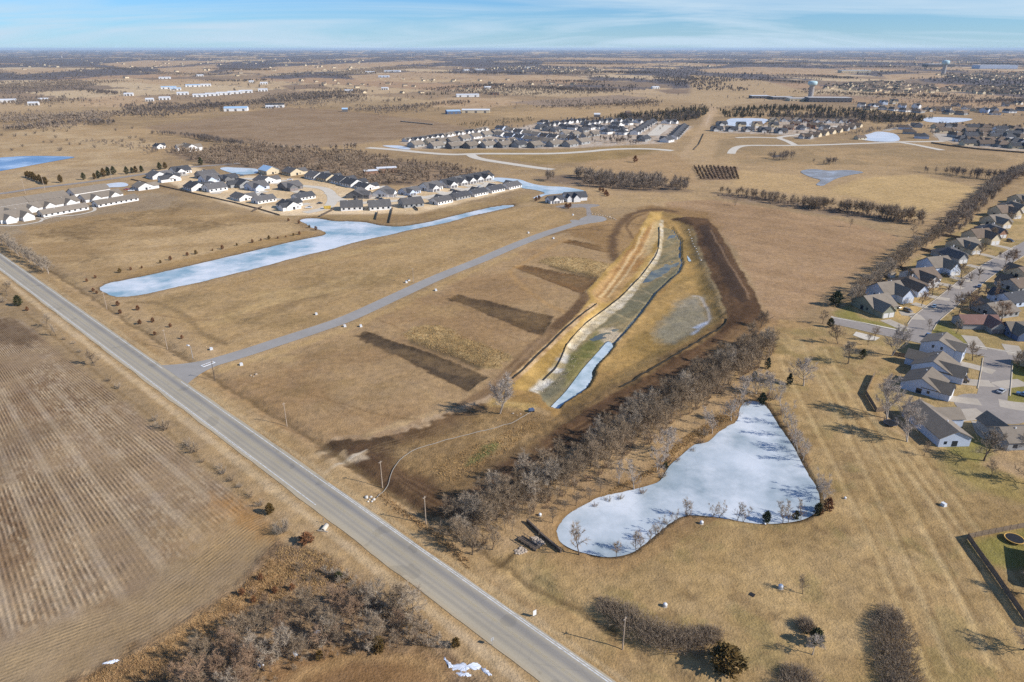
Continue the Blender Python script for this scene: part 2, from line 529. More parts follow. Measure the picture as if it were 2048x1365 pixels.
paint([(0,272),(60,257),(150,247),(205,256),(300,282),(345,300),(300,330),(200,330),(80,345),(0,330)], (198,168,122), 8, 6, col2=(186,154,108))
paint([(285,255),(430,236),(560,214),(700,222),(860,241),(1000,262),(960,275),(830,276),(700,290),(560,301),(480,286),(380,276)], (164,137,103), 8, 5, col2=(156,128,94), nz_=n_pat)
paint([(690,222),(800,225),(1000,240),(1080,245),(1040,255),(960,262),(860,241)], (172,142,100), 8, 4)
paint([(0,345),(90,340),(300,325),(320,345),(180,362),(0,380)], (196,166,120), 8, 5, col2=(180,152,112))
paint([(1010,205),(1240,190),(1300,196),(1230,207),(1120,215)], (164,140,112), 12, 6)
paint([(1380,150),(1520,160),(1640,190),(1560,200),(1430,215),(1380,205)], (190,160,116), 12, 6)
paint([(1410,250),(1440,290),(1400,380),(1340,360),(1370,310),(1398,262)], (192,160,114), 8, 5)
paint([(1480,300),(1700,296),(1990,310),(2048,330),(2000,352),(1850,345),(1740,330),(1560,330),(1470,330)], (168,140,98), 9, 6, col2=(182,150,104))
paint([(1740,355),(1840,350),(1960,378),(1900,410),(1830,440),(1740,400),(1640,385),(1690,368)], (202,168,112), 6, 3, reg=6)
paint([(1480,340),(1590,350),(1640,372),(1700,400),(1560,385),(1460,372)], (198,164,112), 6, 3)
paint([(1440,280),(1560,272),(1570,288),(1480,296),(1430,318)], (170,142,100), 6, 3)
paint([(1180,320),(1340,305),(1390,330),(1400,372),(1280,352),(1160,335)], (186,152,106), 8, 4)
paint([(900,300),(1100,302),(1260,292),(1330,298),(1240,318),(1080,330)], (160,132,84), 8, 5, col2=(172,142,92))
# pale lots and yards of the white subdivision
paint([(296,345),(380,330),(440,352),(520,352),(700,366),(760,385),(880,378),(980,360),(1040,378),(900,412),(830,428),(700,428),(560,432),(470,412),(380,385)], (238,208,160), 4, 2.5, col2=(224,192,142))
paint([(540,432),(660,432),(830,430),(1000,400),(1060,388),(1060,404),(860,440),(770,449),(700,440),(600,435)], (176,146,98), 3, 2, col2=(160,130,88))
# care home lots
paint([(0,440),(40,425),(120,410),(300,385),(350,392),(385,410),(330,425),(150,440),(60,460),(0,478)], (172,148,112), 5, 3, col2=(162,138,104))
paint([(40,420),(240,385),(255,392),(120,412)], (190,150,90), 3, 1)
# left pasture
paint([(40,455),(200,430),(360,415),(480,425),(575,440),(600,462),(500,490),(330,530),(215,560),(130,540),(60,490)], (198,165,115), 5, 3, col2=(172,140,94), nz_=n_pat)
for pl in ([(50,470),(150,452),(300,425),(380,400),(375,420),(250,440),(130,462),(70,480)], [(95,470),(180,455),(210,470),(150,480)], [(340,455),(420,445),(475,450),(400,466)], [(255,440),(330,445),(400,435),(330,460)], [(150,520),(200,515),(190,528)]):
    paint(pl, (134,108,72), 7, 14, op=0.85, nz_=n_fine, col2=(156,128,86))
paint([(200,560),(330,528),(500,486),(610,462),(640,466),(600,480),(420,524),(240,562)], (176,142,92), 2.5, 1.5)
# the bank around the long pond
i, s = sdf(POND_LONG, 1.0, m=16, spl=2)
mix(i, (150,122,84), smooth(-8, -1, s) * 0.65)
mix(i, (98,82,60), smooth(-2.6, -0.6, s) * 0.9)
# ---- the two fields beside the lane
FIELD_N = [(268,606),(330,594),(400,572),(520,543),(700,497),(820,467),(1020,418),(1085,412),(1150,430),(1140,446),(1020,487),(880,547),(700,627),(560,672),(445,712),(420,695),(380,668),(330,640),(295,620)]
paint(FIELD_N, (180,147,101), 2, 2, col2=(166,134,90), reg=6, nz_=n_str2)
paint(FIELD_N, (196,162,108), 4, 2, op=0.45, nz_=n_str2)
for ln_ in ([(440,640),(560,600),(680,580),(800,548)], [(520,592),(640,570),(760,545)], [(640,520),(760,494),(860,470)]):
    stroke(ln_, 9, (200,168,112), 5, 6, op=0.5)
for ln_ in ([(500,640),(600,600),(650,590)], [(735,486),(800,483)], [(600,575),(640,566)]):
    stroke(ln_, 6, (128,104,70), 4, 4, op=0.55)
stroke([(262,604),(320,608),(365,630),(400,662),(450,690)], 3.2, (140,114,76), 1.5, 1.5, op=0.7)
TRK = []
FIELD_S = [(372,762),(440,738),(560,698),(700,650),(880,568),(1030,505),(1100,478),(1200,455),(1228,500),(1215,560),(1180,605),(1080,690),(980,785),(900,812),(720,868),(640,900),(600,882),(500,808)]
paint(FIELD_S, (179,146,101), 2, 2, col2=(168,134,91), reg=6, nz_=n_pat)
stroke([(440,742),(560,702),(700,655),(880,572),(1030,508)], 5, (196,162,106), 2.5, 2, op=0.6)
for k in range(5):       # faint tyre tracks
    stroke([(540 + 14 * k, 720 + 6 * k), (600 + 16 * k, 770 + 8 * k), (660 + 18 * k, 830 + 2 * k)], 0.7, (150,118,78), 0.4, 0.5, op=0.45)
for k in range(4):
    stroke([(760, 790 + 5 * k), (800, 765 + 4 * k), (850, 775 + 3 * k), (870, 800)], 0.7, (190,158,112), 0.4, 0.4, op=0.5)
for k in range(6):
    stroke([(660 + 30 * k, 690 + 12 * k), (760 + 24 * k, 745 + 12 * k), (880 + 10 * k, 800)], 0.6, (186,152,104), 0.5, 0.5, op=0.35)
for ln_ in ([(300,628),(420,640),(560,612),(760,560)], [(330,600),(520,556),(760,500),(960,440)], [(420,690),(640,612),(860,530),(1030,470)], [(470,760),(620,790),(760,830),(860,840)], [(430,780),(560,850),(640,880)], [(760,640),(860,690),(960,740)], [(840,600),(960,650),(1060,690)], [(900,570),(1000,560),(1080,600)]):
    for d_ in (0, 5):
        stroke([(p[0] + d_, p[1] + 0.35 * d_) for p in ln_], 0.8, (150,118,78), 0.5, 1.0, op=0.55)
for (x_, y_, r_, c_) in ((560,640,16,(156,128,84)),(700,560,22,(148,120,78)),(880,480,26,(186,154,104)),(620,780,18,(152,124,80)),(820,620,16,(186,152,100)),(520,720,10,(196,164,110)),(700,700,14,(150,122,80)),(420,600,18,(152,126,84)),(980,460,18,(150,122,80)),(1500,480,26,(164,134,94)),(1620,500,24,(192,158,114)),(1480,440,22,(190,156,112)),(1750,1050,10,(146,118,76)),(1450,1120,8,(150,120,78)),(1700,900,12,(204,170,114)),(1900,1010,9,(150,122,80)),(1350,1150,8,(160,132,84)),(1850,1180,9,(152,132,82))):
    th_ = np.linspace(0, 6.2832, 9)[:-1]
    cx_, cy_ = P(x_, y_)
    i, s = sdf(np.stack([cx_ + r_ * 1.6 * np.cos(th_), cy_ + r_ * 0.8 * np.sin(th_)], 1), r_ * 0.5, m=r_ * 2, spl=3, world=True)
    mix(i, c_, smooth(-r_ * 0.4, r_ * 0.4, s) * 0.55 * smooth(0.3, 0.7, n_fine[i] * 0.6 + n_mid[i] * 0.5))
STRIPS = [[(714,672),(732,664),(979,753),(934,783)], [(898,597),(918,590),(1108,634),(1085,672)], [(1026,535),(1048,531),(1195,558),(1166,589)], [(1122,484),(1137,480),(1251,499),(1232,510)]]
STRIP_C = [((112,92,66),(92,76,56)), ((122,96,64),(100,80,56)), ((140,106,66),(120,92,60)), ((148,112,68),(128,96,60))]
for pl, (c1, c2) in zip(STRIPS, STRIP_C):
    paint(pl, tuple(int(v * 0.95) for v in c1), 0.8, 2.0, col2=c2, reg=4, grass=1.2, nz_=n_fine)
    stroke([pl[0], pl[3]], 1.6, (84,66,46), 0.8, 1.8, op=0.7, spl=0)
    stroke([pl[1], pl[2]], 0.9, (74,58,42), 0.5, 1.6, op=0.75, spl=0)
    ctr = np.array(pl).mean(0)
    inner = [tuple(ctr + (np.array(p) - ctr) * (0.94, 0.55)) for p in pl]
    paint(inner, (146,118,80), 2.0, 2.5, op=0.4)
TALL = [[(802,671),(829,655),(876,651),(1021,711),(1000,734),(960,732),(842,692)], [(1071,524),(1103,513),(1172,516),(1224,529),(1195,556),(1135,542)]]
for pl in TALL:
    paint(pl, (196,164,108), 1.5, 3, col2=(166,138,90), grass=1.9)
    stroke([tuple(np.array(pl[0]) * .5 + np.array(pl[-1]) * .5), pl[-1], pl[-2]], 5, (106,88,60), 2.5, 2.0, op=0.8)

# ---- stubble field on the right, the second field and the belt edges
STUBBLE = [(1330,404),(1420,399),(1560,420),(1700,446),(1790,470),(1802,478),(1775,510),(1700,560),(1640,600),(1590,640),(1540,655),(1525,620),(1500,560),(1470,500),(1435,455),(1410,437),(1340,430)]
paint(STUBBLE, (182,147,105), 2, 2, col2=(170,136,96), reg=2, nz_=n_str)
paint([(1180,395),(1330,398),(1430,396),(1500,405),(1420,398),(1330,404),(1200,410)], (188,156,108), 4, 3)

for pl in ([(1070,354),(1130,350),(1220,358),(1300,364),(1372,376),(1380,384),(1330,386),(1250,382),(1180,376),(1100,368)], [(330,305),(420,298),(480,292),(600,304),(700,306),(800,322),(900,334),(985,348),(978,362),(900,366),(800,372),(745,372),(650,352),(560,342),(440,332),(380,322)], [(1432,386),(1540,396),(1660,416),(1780,434),(1836,448),(1780,446),(1660,430),(1540,410),(1440,398)]):
    paint(pl, (140,118,92), 8, 6, col2=(160,134,102), nz_=n_mid)
paint([(900,1075),(945,1050),(1040,1004),(1153,944),(1279,862),(1420,770),(1525,692),(1515,672),(1400,738),(1270,830),(1140,912),(1030,972),(930,1030),(893,1060)], (146,118,84), 4, 4, col2=(124,100,74), nz_=n_mid)
# ---- basin and earthworks
paint([(1100,455),(1230,440),(1300,410),(1420,425),(1440,460),(1330,470),(1290,500),(1230,520),(1180,480)], (158,124,80), 5, 5, col2=(176,140,92))
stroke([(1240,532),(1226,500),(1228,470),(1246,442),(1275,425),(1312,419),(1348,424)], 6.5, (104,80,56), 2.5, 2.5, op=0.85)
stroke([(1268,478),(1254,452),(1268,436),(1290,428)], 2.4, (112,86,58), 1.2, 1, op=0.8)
stroke([(1180,455),(1250,448),(1310,450),(1400,440)], 1.5, (120,94,62), 1, 1, op=0.7)
stroke([(1130,478),(1085,505),(1040,530),(1020,545),(1040,570),(1090,605),(1130,625)], 3.0, (186,146,92), 1.6, 1, op=0.7)
stroke([(1100,470),(1160,458),(1220,462)], 4, (130,102,68), 2, 2, op=0.7)
# haul road beside the basin, then down to the highway
stroke([(1178,592),(1172,604),(1160,618),(1150,628),(1130,645),(1085,685),(1040,730),(1000,775),(965,797),(930,815)], 9.5, (114,88,60), 1.2, 1.2, reg=4, col2=(146,116,80))
stroke([(1090,672),(1050,712),(1010,748),(970,775)], 2.0, (168,136,96), 1.0, 0.8, op=0.6)
stroke([(985,800),(930,822),(860,847),(790,870),(740,885),(690,882)], 8.5, (190,160,120), 0.9, 2.6, reg=4, col2=(174,142,102), nz_=n_fine)
stroke([(960,815),(900,838),(820,866),(760,888)], 0.8, (130,102,70), 0.4, 0.6, op=0.7)
stroke([(970,828),(920,845),(860,872),(800,890),(730,908),(680,905)], 15, (108,83,55), 0.9, 3.6, reg=4, col2=(126,98,66), nz_=n_fine)
stroke([(770,888),(730,893),(680,895),(650,912)], 9, (92,72,50), 0.7, 3.2, reg=4)
paint([(610,934),(640,905),(690,896),(738,903),(728,918),(694,926),(668,944),(645,964),(622,958)], (206,180,138), 1.0, 2.0, reg=4, col2=(190,160,116), nz_=n_fine)
stroke([(770,892),(720,897),(668,903),(645,912)], 5, (98,77,53), 1.0, 2.2, reg=4)
stroke([(725,908),(690,918),(660,932),(640,945)], 5.5, (212,190,152), 1.2, 1.6, reg=4)
stroke([(650,905),(625,918),(610,930)], 4.0, (206,178,134), 1.6, 1.2, op=0.9)
stroke([(730,910),(760,930),(800,955),(850,985),(900,1002),(945,985),(1000,948),(1079,900),(1178,836),(1288,772),(1380,716),(1440,682),(1505,640)], 15.0, (112,86,58), 1.4, 1.6, reg=4, col2=(94,72,50), nz_=n_str2)
stroke([(760,925),(810,958),(860,985),(905,998),(950,978)], 1.0, (150,118,80), 0.6, 0.8, op=0.6)
BERM = [(1345,432),(1414,439),(1435,463),(1472,527),(1507,590),(1527,632),(1505,655),(1455,662),(1440,600),(1415,530),(1395,470),(1372,447),(1330,440)]
paint(BERM, (108,81,55), 0.9, 1.4, reg=4, col2=(94,71,49))
stroke([(1325,438),(1350,436),(1385,440),(1412,446)], 7, (122,86,56), 1.5, 1.5, reg=4)
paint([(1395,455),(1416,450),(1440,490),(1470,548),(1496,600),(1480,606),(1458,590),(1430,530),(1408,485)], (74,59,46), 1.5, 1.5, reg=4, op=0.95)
stroke([(1420,462),(1445,505),(1478,560),(1500,600)], 1.4, (160,130,98), 0.8, 0.8, op=0.6)
paint([(608,936),(640,906),(672,900),(690,903),(700,912),(740,902),(732,918),(694,928),(668,946),(648,966),(622,958)], (206,180,140), 0.8, 2.2, col2=(190,160,116), nz_=n_fine, op=0.92)
stroke([(672,902),(655,914),(640,926)], 3.2, (110,86,58), 0.8, 1.4, op=0.8)
for k_ in range(4):
    stroke([(735-6*k_,900+3*k_),(690-6*k_,918+5*k_),(650-4*k_,945+5*k_),(628,960)], 0.5, (222,202,166), 0.3, 0.5, op=0.7)
    stroke([(980,812+3*k_),(900,846+4*k_),(820,872+5*k_),(740,896+5*k_)], 0.5, (150,122,84), 0.3, 0.6, op=0.5)
    stroke([(750,915+5*k_),(800,950+4*k_),(860,985+4*k_),(905,1000+3*k_),(960,975+5*k_),(1060,915+5*k_),(1178,843+5*k_)], 0.6, (146,114,76), 0.4, 0.6, op=0.55)
# inside of the basin
paint(BASIN, (188,150,90), 1.0, 1.0, z=-2.0, col2=(168,132,78), reg=3)
paint([(1290,510),(1335,440),(1372,447),(1395,500),(1425,570),(1448,640),(1420,665),(1330,715),(1250,735),(1200,745),(1250,690),(1330,585),(1372,530)], (186,148,86), 2, 1.5, z=-2.2, col2=(164,132,76), nz_=n_mid)
paint([(1385,560),(1395,610),(1330,610),(1250,700),(1210,735),(1240,680),(1300,620),(1345,575)], (186,150,92), 3, 3, z=-3, op=0.7)
stroke(OUTER, 7.0, (112,90,60), 3.0, 2.5, z=-1.0, col2=(146,116,74), nz_=n_fine)
stroke([(1385,462),(1402,520),(1428,585),(1446,636)], 3, (168,150,110), 2.0, 2.5, z=-2, op=0.55)
paint(GREY_POND, (163,148,118), 4, 3, z=-3.2, col2=(150,138,108))
stroke([(1385,596),(1402,600),(1418,636),(1411,655),(1385,676)], 1.0, (214,206,188), 0.8, 0.6, z=-3.2, op=0.7)
paint([(1385,660),(1412,648),(1414,656),(1396,664)], (206,212,216), 1.2, 0.8, z=-3.2, op=0.85)
paint([(1378,676),(1395,664),(1402,666),(1385,680)], (200,206,206), 1.2, 0.8, z=-3.2, op=0.6)
TERR = BANK_TOP + ROCK_L[::-1]
paint(TERR, (200,162,94), 0.6, 0.6, z=-2.2, col2=(170,136,74))
paint([(1310,440),(1288,470),(1268,495),(1240,525),(1206,560),(1182,592),(1196,612),(1225,598),(1262,560),(1292,520),(1312,480)], (192,152,96), 1.6, 1.4, z=-1.6, col2=(170,126,74), nz_=n_str2)
for k_ in range(4):
    stroke([(1306-9*k_,452+4*k_),(1290-10*k_,492+4*k_),(1250-10*k_,550+4*k_),(1215-8*k_,592+2*k_)], 1.3, ((216,188,136),(150,110,66))[k_ % 2], 0.6, 0.8, z=-1.6, op=0.65)
paint([(1322,440),(1318,475),(1300,505),(1285,520),(1296,480),(1310,445)], (206,178,124), 2.5, 2, z=-2, op=0.8)
stroke([(1190,610),(1129,664),(1077,714),(1024,763)], 3.4, (212,178,128), 0.4, 0.4, z=-0.8, col2=(178,142,96), nz_=n_fine)
paint(ROCK_L + ROCK_R[::-1], (226,208,170), 0.4, 0.7, z=-2.6, col2=(206,184,140), nz_=n_fine, grass=1.6)
paint([(1127,712),(1150,712),(1162,722),(1140,745),(1112,776),(1085,790),(1064,784),(1095,752)], (214,204,180), 1.6, 1.6, z=-2.9, col2=(176,156,110), nz_=n_fine, grass=1.6)
paint(CREEK_BED, (164,142,98), 0.8, 0.8, z=-3.0, col2=(128,120,90), nz_=n_str2)
paint([(1138,712),(1165,690),(1195,665),(1215,690),(1185,715),(1160,740),(1130,775)], (122,118,66), 2, 2, z=-3.1, col2=(146,134,80), nz_=n_fine)
paint([(1200,660),(1225,655),(1243,668),(1240,684),(1215,690),(1203,680)], (212,190,152), 1.6, 2.2, z=-3.0, op=0.85, grass=1.5)
for (a, b) in (((1268,575),(1300,590)), ((1255,598),(1290,608)), ((1230,630),(1262,640)), ((1330,505),(1352,515)), ((1300,545),(1330,555)), ((1330,480),(1345,487))):
    stroke([a, b], 1.6, (186,164,118), 1.0, 1.6, z=-3.1, op=0.75)
paint([(1340,434),(1372,446),(1385,454),(1406,513),(1433,579),(1455,640),(1448,657),(1400,690),(1380,701),(1288,756),(1178,817),(1132,848),(1079,877),(1000,926),(930,973),(890,990),(850,974),(800,945),(762,914),(745,903),(735,925),(790,962),(850,1002),(900,1020),(950,1004),(1040,955),(1153,890),(1279,820),(1420,740),(1500,694),(1530,640),(1510,590),(1473,525),(1437,462),(1416,438),(1380,434)], (108,82,56), 0.7, 1.3, reg=4, col2=(93,70,48), nz_=n_str2)
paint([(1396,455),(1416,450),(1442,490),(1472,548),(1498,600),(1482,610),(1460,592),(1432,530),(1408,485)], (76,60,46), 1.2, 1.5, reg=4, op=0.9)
stroke([(1420,462),(1445,505),(1478,560),(1500,600)], 1.2, (156,126,94), 0.6, 0.8, op=0.6)
for k_ in range(5):
    stroke([(745+6*k_,908+3*k_),(800,950+5*k_),(860,984+6*k_),(905,1000+4*k_),(960,972+6*k_),(1060,912+6*k_),(1178,838+6*k_),(1300,766+6*k_),(1420,698+6*k_),(1480,655+6*k_)], 0.6, ((140,110,74),(80,60,42))[k_ % 2], 0.4, 0.6, op=0.5)
# ground below the basin mouth
paint([(985,800),(1060,820),(1100,835),(1090,870),(1010,925),(930,970),(880,985),(800,940),(770,905),(860,875)], (178,146,98), 4, 4, col2=(150,120,78), nz_=n_mid, grass=1.5)
paint([(926,934),(937,916),(966,892),(987,883),(1000,889),(981,908),(947,929)], (124,122,66), 1.6, 1.2, col2=(110,106,62))
stroke([(900,975),(980,935),(1060,890)], 6, (122,98,66), 3, 2.5, op=0.7)
stroke([(985,805),(1020,808),(1060,815)], 5, (204,168,96), 2, 1.5, op=0.7)

# ---- ploughed field
PLOUGH = [(-900,470),(-300,560),(-100,600),(0,634),(40,640),(75,668),(120,706),(175,748),(235,795),(300,848),(360,899),(420,949),(470,988),(510,1024),(545,1068),(558,1092),(530,1118),(470,1168),(400,1222),(330,1272),(250,1312),(170,1342),(100,1368),(0,1410),(-300,1530),(-900,1800)]
PLW = curve(PP(PLOUGH), 4, True)
i, s = sdf(PLOUGH, 0.5, m=6, spl=4)
a = smooth(-1.2, 1.2, s)
mix(i, (162,135,100), a, (142,114,82), n_mid[i])
REG[i[s > 0]] = 1
GRASS[i] = GRASS[i] * (1 - 0.45 * a)
low = PP([(558,1092),(530,1118),(470,1168),(400,1222),(330,1272),(250,1312),(170,1342),(0,1410),(-300,1530)])
dl = seg_dist(gx[i], gy[i], curve(low, 5), False)
_, offr = road_so(gx[i], gy[i])
head = smooth(24, 13, dl)
fcx, fcy = -406.0, 452.0
fan = np.arctan2(gy[i] - fcy, gx[i] - fcx)
frad = np.hypot(gx[i] - fcx, gy[i] - fcy)
rows_u = fan * 400.0 + 0.05 * wx[i]
PH[i] = np.where(dl < 19, dl / 1.05, rows_u / 1.12)
AMP[i] = a * (0.30 + 0.75 * smooth(0.3, 0.65, fbm(gx[i], gy[i], 13, 4, 74))) * (1 - 0.5 * head) * (0.15 + 0.85 * smooth(0.5, 5, np.abs(dl - 19)))
band = 0.5 + 0.5 * np.cos(2 * np.pi * (rows_u + 2.5 * (fbm(gx[i], gy[i], 50, 2, 71) - 0.5)) / 9.5)
bnd = smooth(0.72, 0.98, band) * (1 - head) * smooth(0.30, 0.55, fbm(gx[i], gy[i], 30, 3, 72))
mot = smooth(0.50, 0.58, fbm(rows_u / 0.75, frad / 2.6, 1.0, 3, 75)) * (1 - head)
big = smooth(0.40, 0.60, fbm(rows_u / 7.0, frad / 40.0, 1.0, 3, 76))
mix(i, (188,162,124), mot * a * (0.06 + 0.66 * big))
mix(i, (190,166,130), bnd * a * 0.55)
AMP[i] *= 1 - 0.35 * bnd
mix(i, (176,150,108), head * a * 0.55)
mix(i, (112,90,66), smooth(0.52, 0.72, fbm(gx[i], gy[i], 45, 3, 73)) * a * 0.40)
paint([(420,980),(470,992),(510,1026),(545,1068),(552,1090),(520,1085),(470,1050),(430,1010)], (172,124,66), 5, 4, op=0.75)
paint([(330,1060),(430,1040),(520,1080),(480,1120),(380,1100)], (176,142,92), 8, 5, op=0.55)
paint([(-20,636),(40,642),(70,668),(60,690),(0,690),(-60,680)], (108,86,62), 4, 4, op=0.75)
paint([(120,710),(200,768),(240,810),(190,800),(140,750)], (150,122,86), 3, 3, op=0.5)
i2, s2 = sdf(STUBBLE, 0.3, m=2)
PH[i2] = ((gx[i2] * RA_N[0] + gy[i2] * RA_N[1])) / 2.1
AMP[i2] = smooth(0, 3, s2) * 0.28
i2, s2 = sdf([(1740,355),(1840,350),(1960,378),(1900,410),(1830,440),(1740,400),(1640,385),(1690,368)], 0.3, m=2)
PH[i2] = ((gx[i2] * RA_N[0] + gy[i2] * RA_N[1])) / 7.5
AMP[i2] = smooth(0, 3, s2) * 0.30
i2, s2 = sdf([(1480,340),(1590,350),(1640,372),(1700,400),(1560,385),(1460,372)], 0.3, m=2)
PH[i2] = ((gx[i2] * RA_N[0] + gy[i2] * RA_N[1])) / 8.5
AMP[i2] = smooth(0, 3, s2) * 0.22

# ---- bottom left: rough ground below the ploughed field, grass bowl
paint([(560,1080),(640,1100),(760,1190),(900,1290),(1000,1390),(700,1500),(40,1500),(60,1400),(170,1345),(330,1275),(470,1170)], (166,136,98), 2, 3, col2=(134,108,78), grass=1.9)
paint([(470,1185),(540,1120),(600,1130),(520,1220),(400,1290),(280,1365),(150,1400),(180,1350),(330,1280)], (184,146,96), 2, 3, col2=(152,118,78), nz_=n_fine, grass=2.0)
paint([(560,1330),(640,1310),(760,1295),(850,1310),(900,1340),(930,1420),(560,1480),(500,1400)], (156,120,78), 3, 3, col2=(140,106,68), grass=1.2)
stroke([(545,1395),(600,1355),(680,1325),(760,1312),(840,1325),(890,1360)], 2.4, (186,150,100), 1.5, 1.2, op=0.6)
# ---- lawns and open ground on the right
OPEN = [(1560,640),(1640,650),(1690,668),(1740,690),(1830,735),(1740,790),(1760,850),(1860,900),(2060,960),(2400,1100),(2400,1500),(1320,1500),(960,1185),(920,1130),(1080,1085),(1119,1062),(1147,1094),(1209,1110),(1282,1088),(1381,1026),(1516,1044),(1634,1020),(1634,985),(1560,850),(1520,795),(1490,760),(1530,700)]
paint(OPEN, (184,152,101), 3, 3, col2=(170,139,90), reg=6, nz_=n_pat)
n_ol = fbm(gx, gy, 9, 4, 41)
i, s = sdf(OPEN, 0, m=0)
mix(i, (148,130,80), smooth(0.50, 0.66, n_ol[i]) * 0.50 * (s > 0))
mix(i, (140,112,74), smooth(0.60, 0.74, fbm(gx[i], gy[i], 6, 4, 43)) * 0.5 * (s > 0))
mix(i, (206,172,116), smooth(0.55, 0.75, fbm(gx[i], gy[i], 16, 3, 44)) * 0.5 * (s > 0))
for (x0, y0, x1, y1) in ((1640,740,2000,1340),(1735,790,2080,1230),(1760,880,2100,1330),(1560,720,1860,1360),(1690,760,2040,1300),(1650,700,1980,1330),(1720,800,2070,1270),(1600,680,1900,1340)):
    stroke([(x0, y0), ((x0 + x1) / 2 + 10, (y0 + y1) / 2), (x1, y1)], 1.3, (208,176,120), 0.7, 0.5, op=0.55)
    stroke([(x0 + 10, y0), ((x0 + x1) / 2 + 22, (y0 + y1) / 2), (x1 + 14, y1)], 0.9, (150,120,76), 0.5, 0.5, op=0.50)
i, s = sdf(POND_FRONT, 0.3, m=22, spl=3)
nb = smooth(-14, -2, s) * (gy[i] > 118 + 0.0 * s) * (gx[i] < 95) * ((gx[i] - 8) * 0.75 + 118 < gy[i])
mix(i, (174,138,90), nb * 0.7, (150,118,78), n_mid[i])
mix(i, (120,94,60), smooth(-2.4, -0.8, s) * 0.8)
mix(i, (84,70,50), smooth(-0.9, 0.2, s))
stroke([(950,1150),(1010,1120),(1040,1100)], 1.6, (110,88,58), 0.9, 0.7, op=0.75)
stroke([(980,1165),(1020,1190),(1060,1215)], 1.8, (104,78,50), 0.9, 0.6, op=0.85)
stroke([(985,1150),(1000,1130),(1030,1108)], 0.8, (96,78,52), 0.4, 0.3, op=0.6)
# yards
paint([(1700,600),(1830,520),(1960,430),(2048,380),(2300,330),(2300,900),(2048,880),(1880,900),(1740,790),(1830,735),(1690,665)], (166,142,90), 3, 1.5, col2=(186,156,104), reg=5, nz_=n_ol)
for pl in ([(1660,625),(1700,610),(1720,635),(1830,662),(1820,668),(1700,655)], [(1858,665),(1870,640),(1960,690),(1990,720),(1880,685)], [(1880,880),(1960,870),(1990,900),(1960,930),(1890,905)], [(2010,725),(2060,730),(2060,850),(2010,800)], [(1935,1085),(2060,1050),(2060,1140),(1985,1130)]):
    paint(pl, (140,132,66), 2, 1.2, op=0.8, reg=5)
for pl in ([(1760,600),(1790,590),(1850,600),(1870,615),(1800,640)], [(1700,595),(1735,580),(1745,600),(1712,620)]):
    paint(pl, (206,170,108), 1.5, 0.8, op=0.9, reg=5)
paint([(1870,895),(1960,935),(2060,965),(2060,1010),(1960,980),(1880,930)], (158,140,76), 4, 2, op=0.6)
# street tree litter strip by the field edge
stroke([(1600,640),(1680,590),(1740,545),(1830,480),(1930,410)], 16, (164,134,92), 6, 5, op=0.6)
stroke([(1440,700),(1510,660),(1560,650),(1600,650)], 10, (166,130,84), 4, 3, op=0.6)

# ---- road verges and ditches
so, of = road_so(gx, gy)
near_road = (np.abs(of) < 60) & (so > -900) & (so < 500)
ri = np.nonzero(near_road)[0]
ofr, sor = of[ri], so[ri]
mix(ri, (190,156,106), smooth(14, 8, np.abs(ofr + 3.5)) * 0.75, (174,140,92), n_mid[ri])
mix(ri, (206,176,130), smooth(2.2, 0.6, np.abs(ofr - LINE_W + 4.2) + 1.2 * wx[ri] * 0.6) * 0.9)
mix(ri, (200,170,122), smooth(1.4, 0.3, np.abs(ofr - LINE_E - 2.6) + 0.5 * wx[ri]) * 0.6)
mix(ri, (116,94,62), smooth(1.6, 0.3, np.abs(ofr - LINE_E - 11.0 - 1.5 * wx[ri])) * 0.65 * (sor < 150))
mix(ri, (140,112,72), smooth(1.0, 0.2, np.abs(ofr - LINE_W + 11.5 + 0.8 * wx[ri])) * 0.5)
gz[ri] -= 0.7 * smooth(4, 0.5, np.abs(ofr - LINE_E - 11.0 - 1.0 * wx[ri])) * (sor < 190)

# ------------------------------------------------------------------ relief
rough_amp = np.where(REG == 1, 0.05, 0.12) * smooth(620, 250, dist)
gz += (n_fine - 0.5) * 2 * rough_amp + (fbm(gx, gy, 1.7, 2, 81) - 0.5) * 0.16 * smooth(500, 150, dist) * np.where(GRASS > 1.3, 2.4, np.where(REG == 1, 0.5, 0.8))
for pl, dep in ((POND_LONG, 1.0), (POND_FRONT, 1.1)):
    i, s = sdf(pl, 0.75, m=8, spl=3)
    gz[i] -= dep * smooth(-2.2, 0.6, s)
    gz[i] = np.where(s > 0.6, -dep, gz[i])
def level_to(poly_px, z0, z1, w0, w1, spl=0, warp=0.3):
    i, s = sdf(poly_px, warp, z1, m=max(0, -w0) + 2, spl=spl)
    t = smooth(w0, w1, s)
    gz[i] = gz[i] * (1 - t) + (z1 + (n_fine[i] - 0.5) * 0.35) * t
# the terraces of the cut: bank face, yellow bench, rock step, creek bed; the plain to the right
iB, sB = sdf(BASIN, 0.3, -2.5, m=2)
t = smooth(0, 11.0, sB)
gz[iB] = gz[iB] * (1 - t) + (-2.2 + (n_mid[iB] - 0.5) * 0.9 + (n_str2[iB] - 0.5) * 0.9 + (n_fine[iB] - 0.5) * 0.5) * t
wA = PP(ROCK_L + [(1085,812),(1100,823)] + CREEK_R[::-1], -4.0)
i = sel(wA, 3)
x_, y_ = gx[i] + wx[i] * 0.3, gy[i] + wy[i] * 0.3
ds = np.where(inside(x_, y_, wA), 1, -1) * seg_dist(x_, y_, wA)
t = smooth(-0.3, 3.2, ds)
gz[i] = gz[i] * (1 - t) + (-3.0 + (n_fine[i] - 0.5) * 0.35 + (n_str2[i] - 0.5) * 0.9) * t
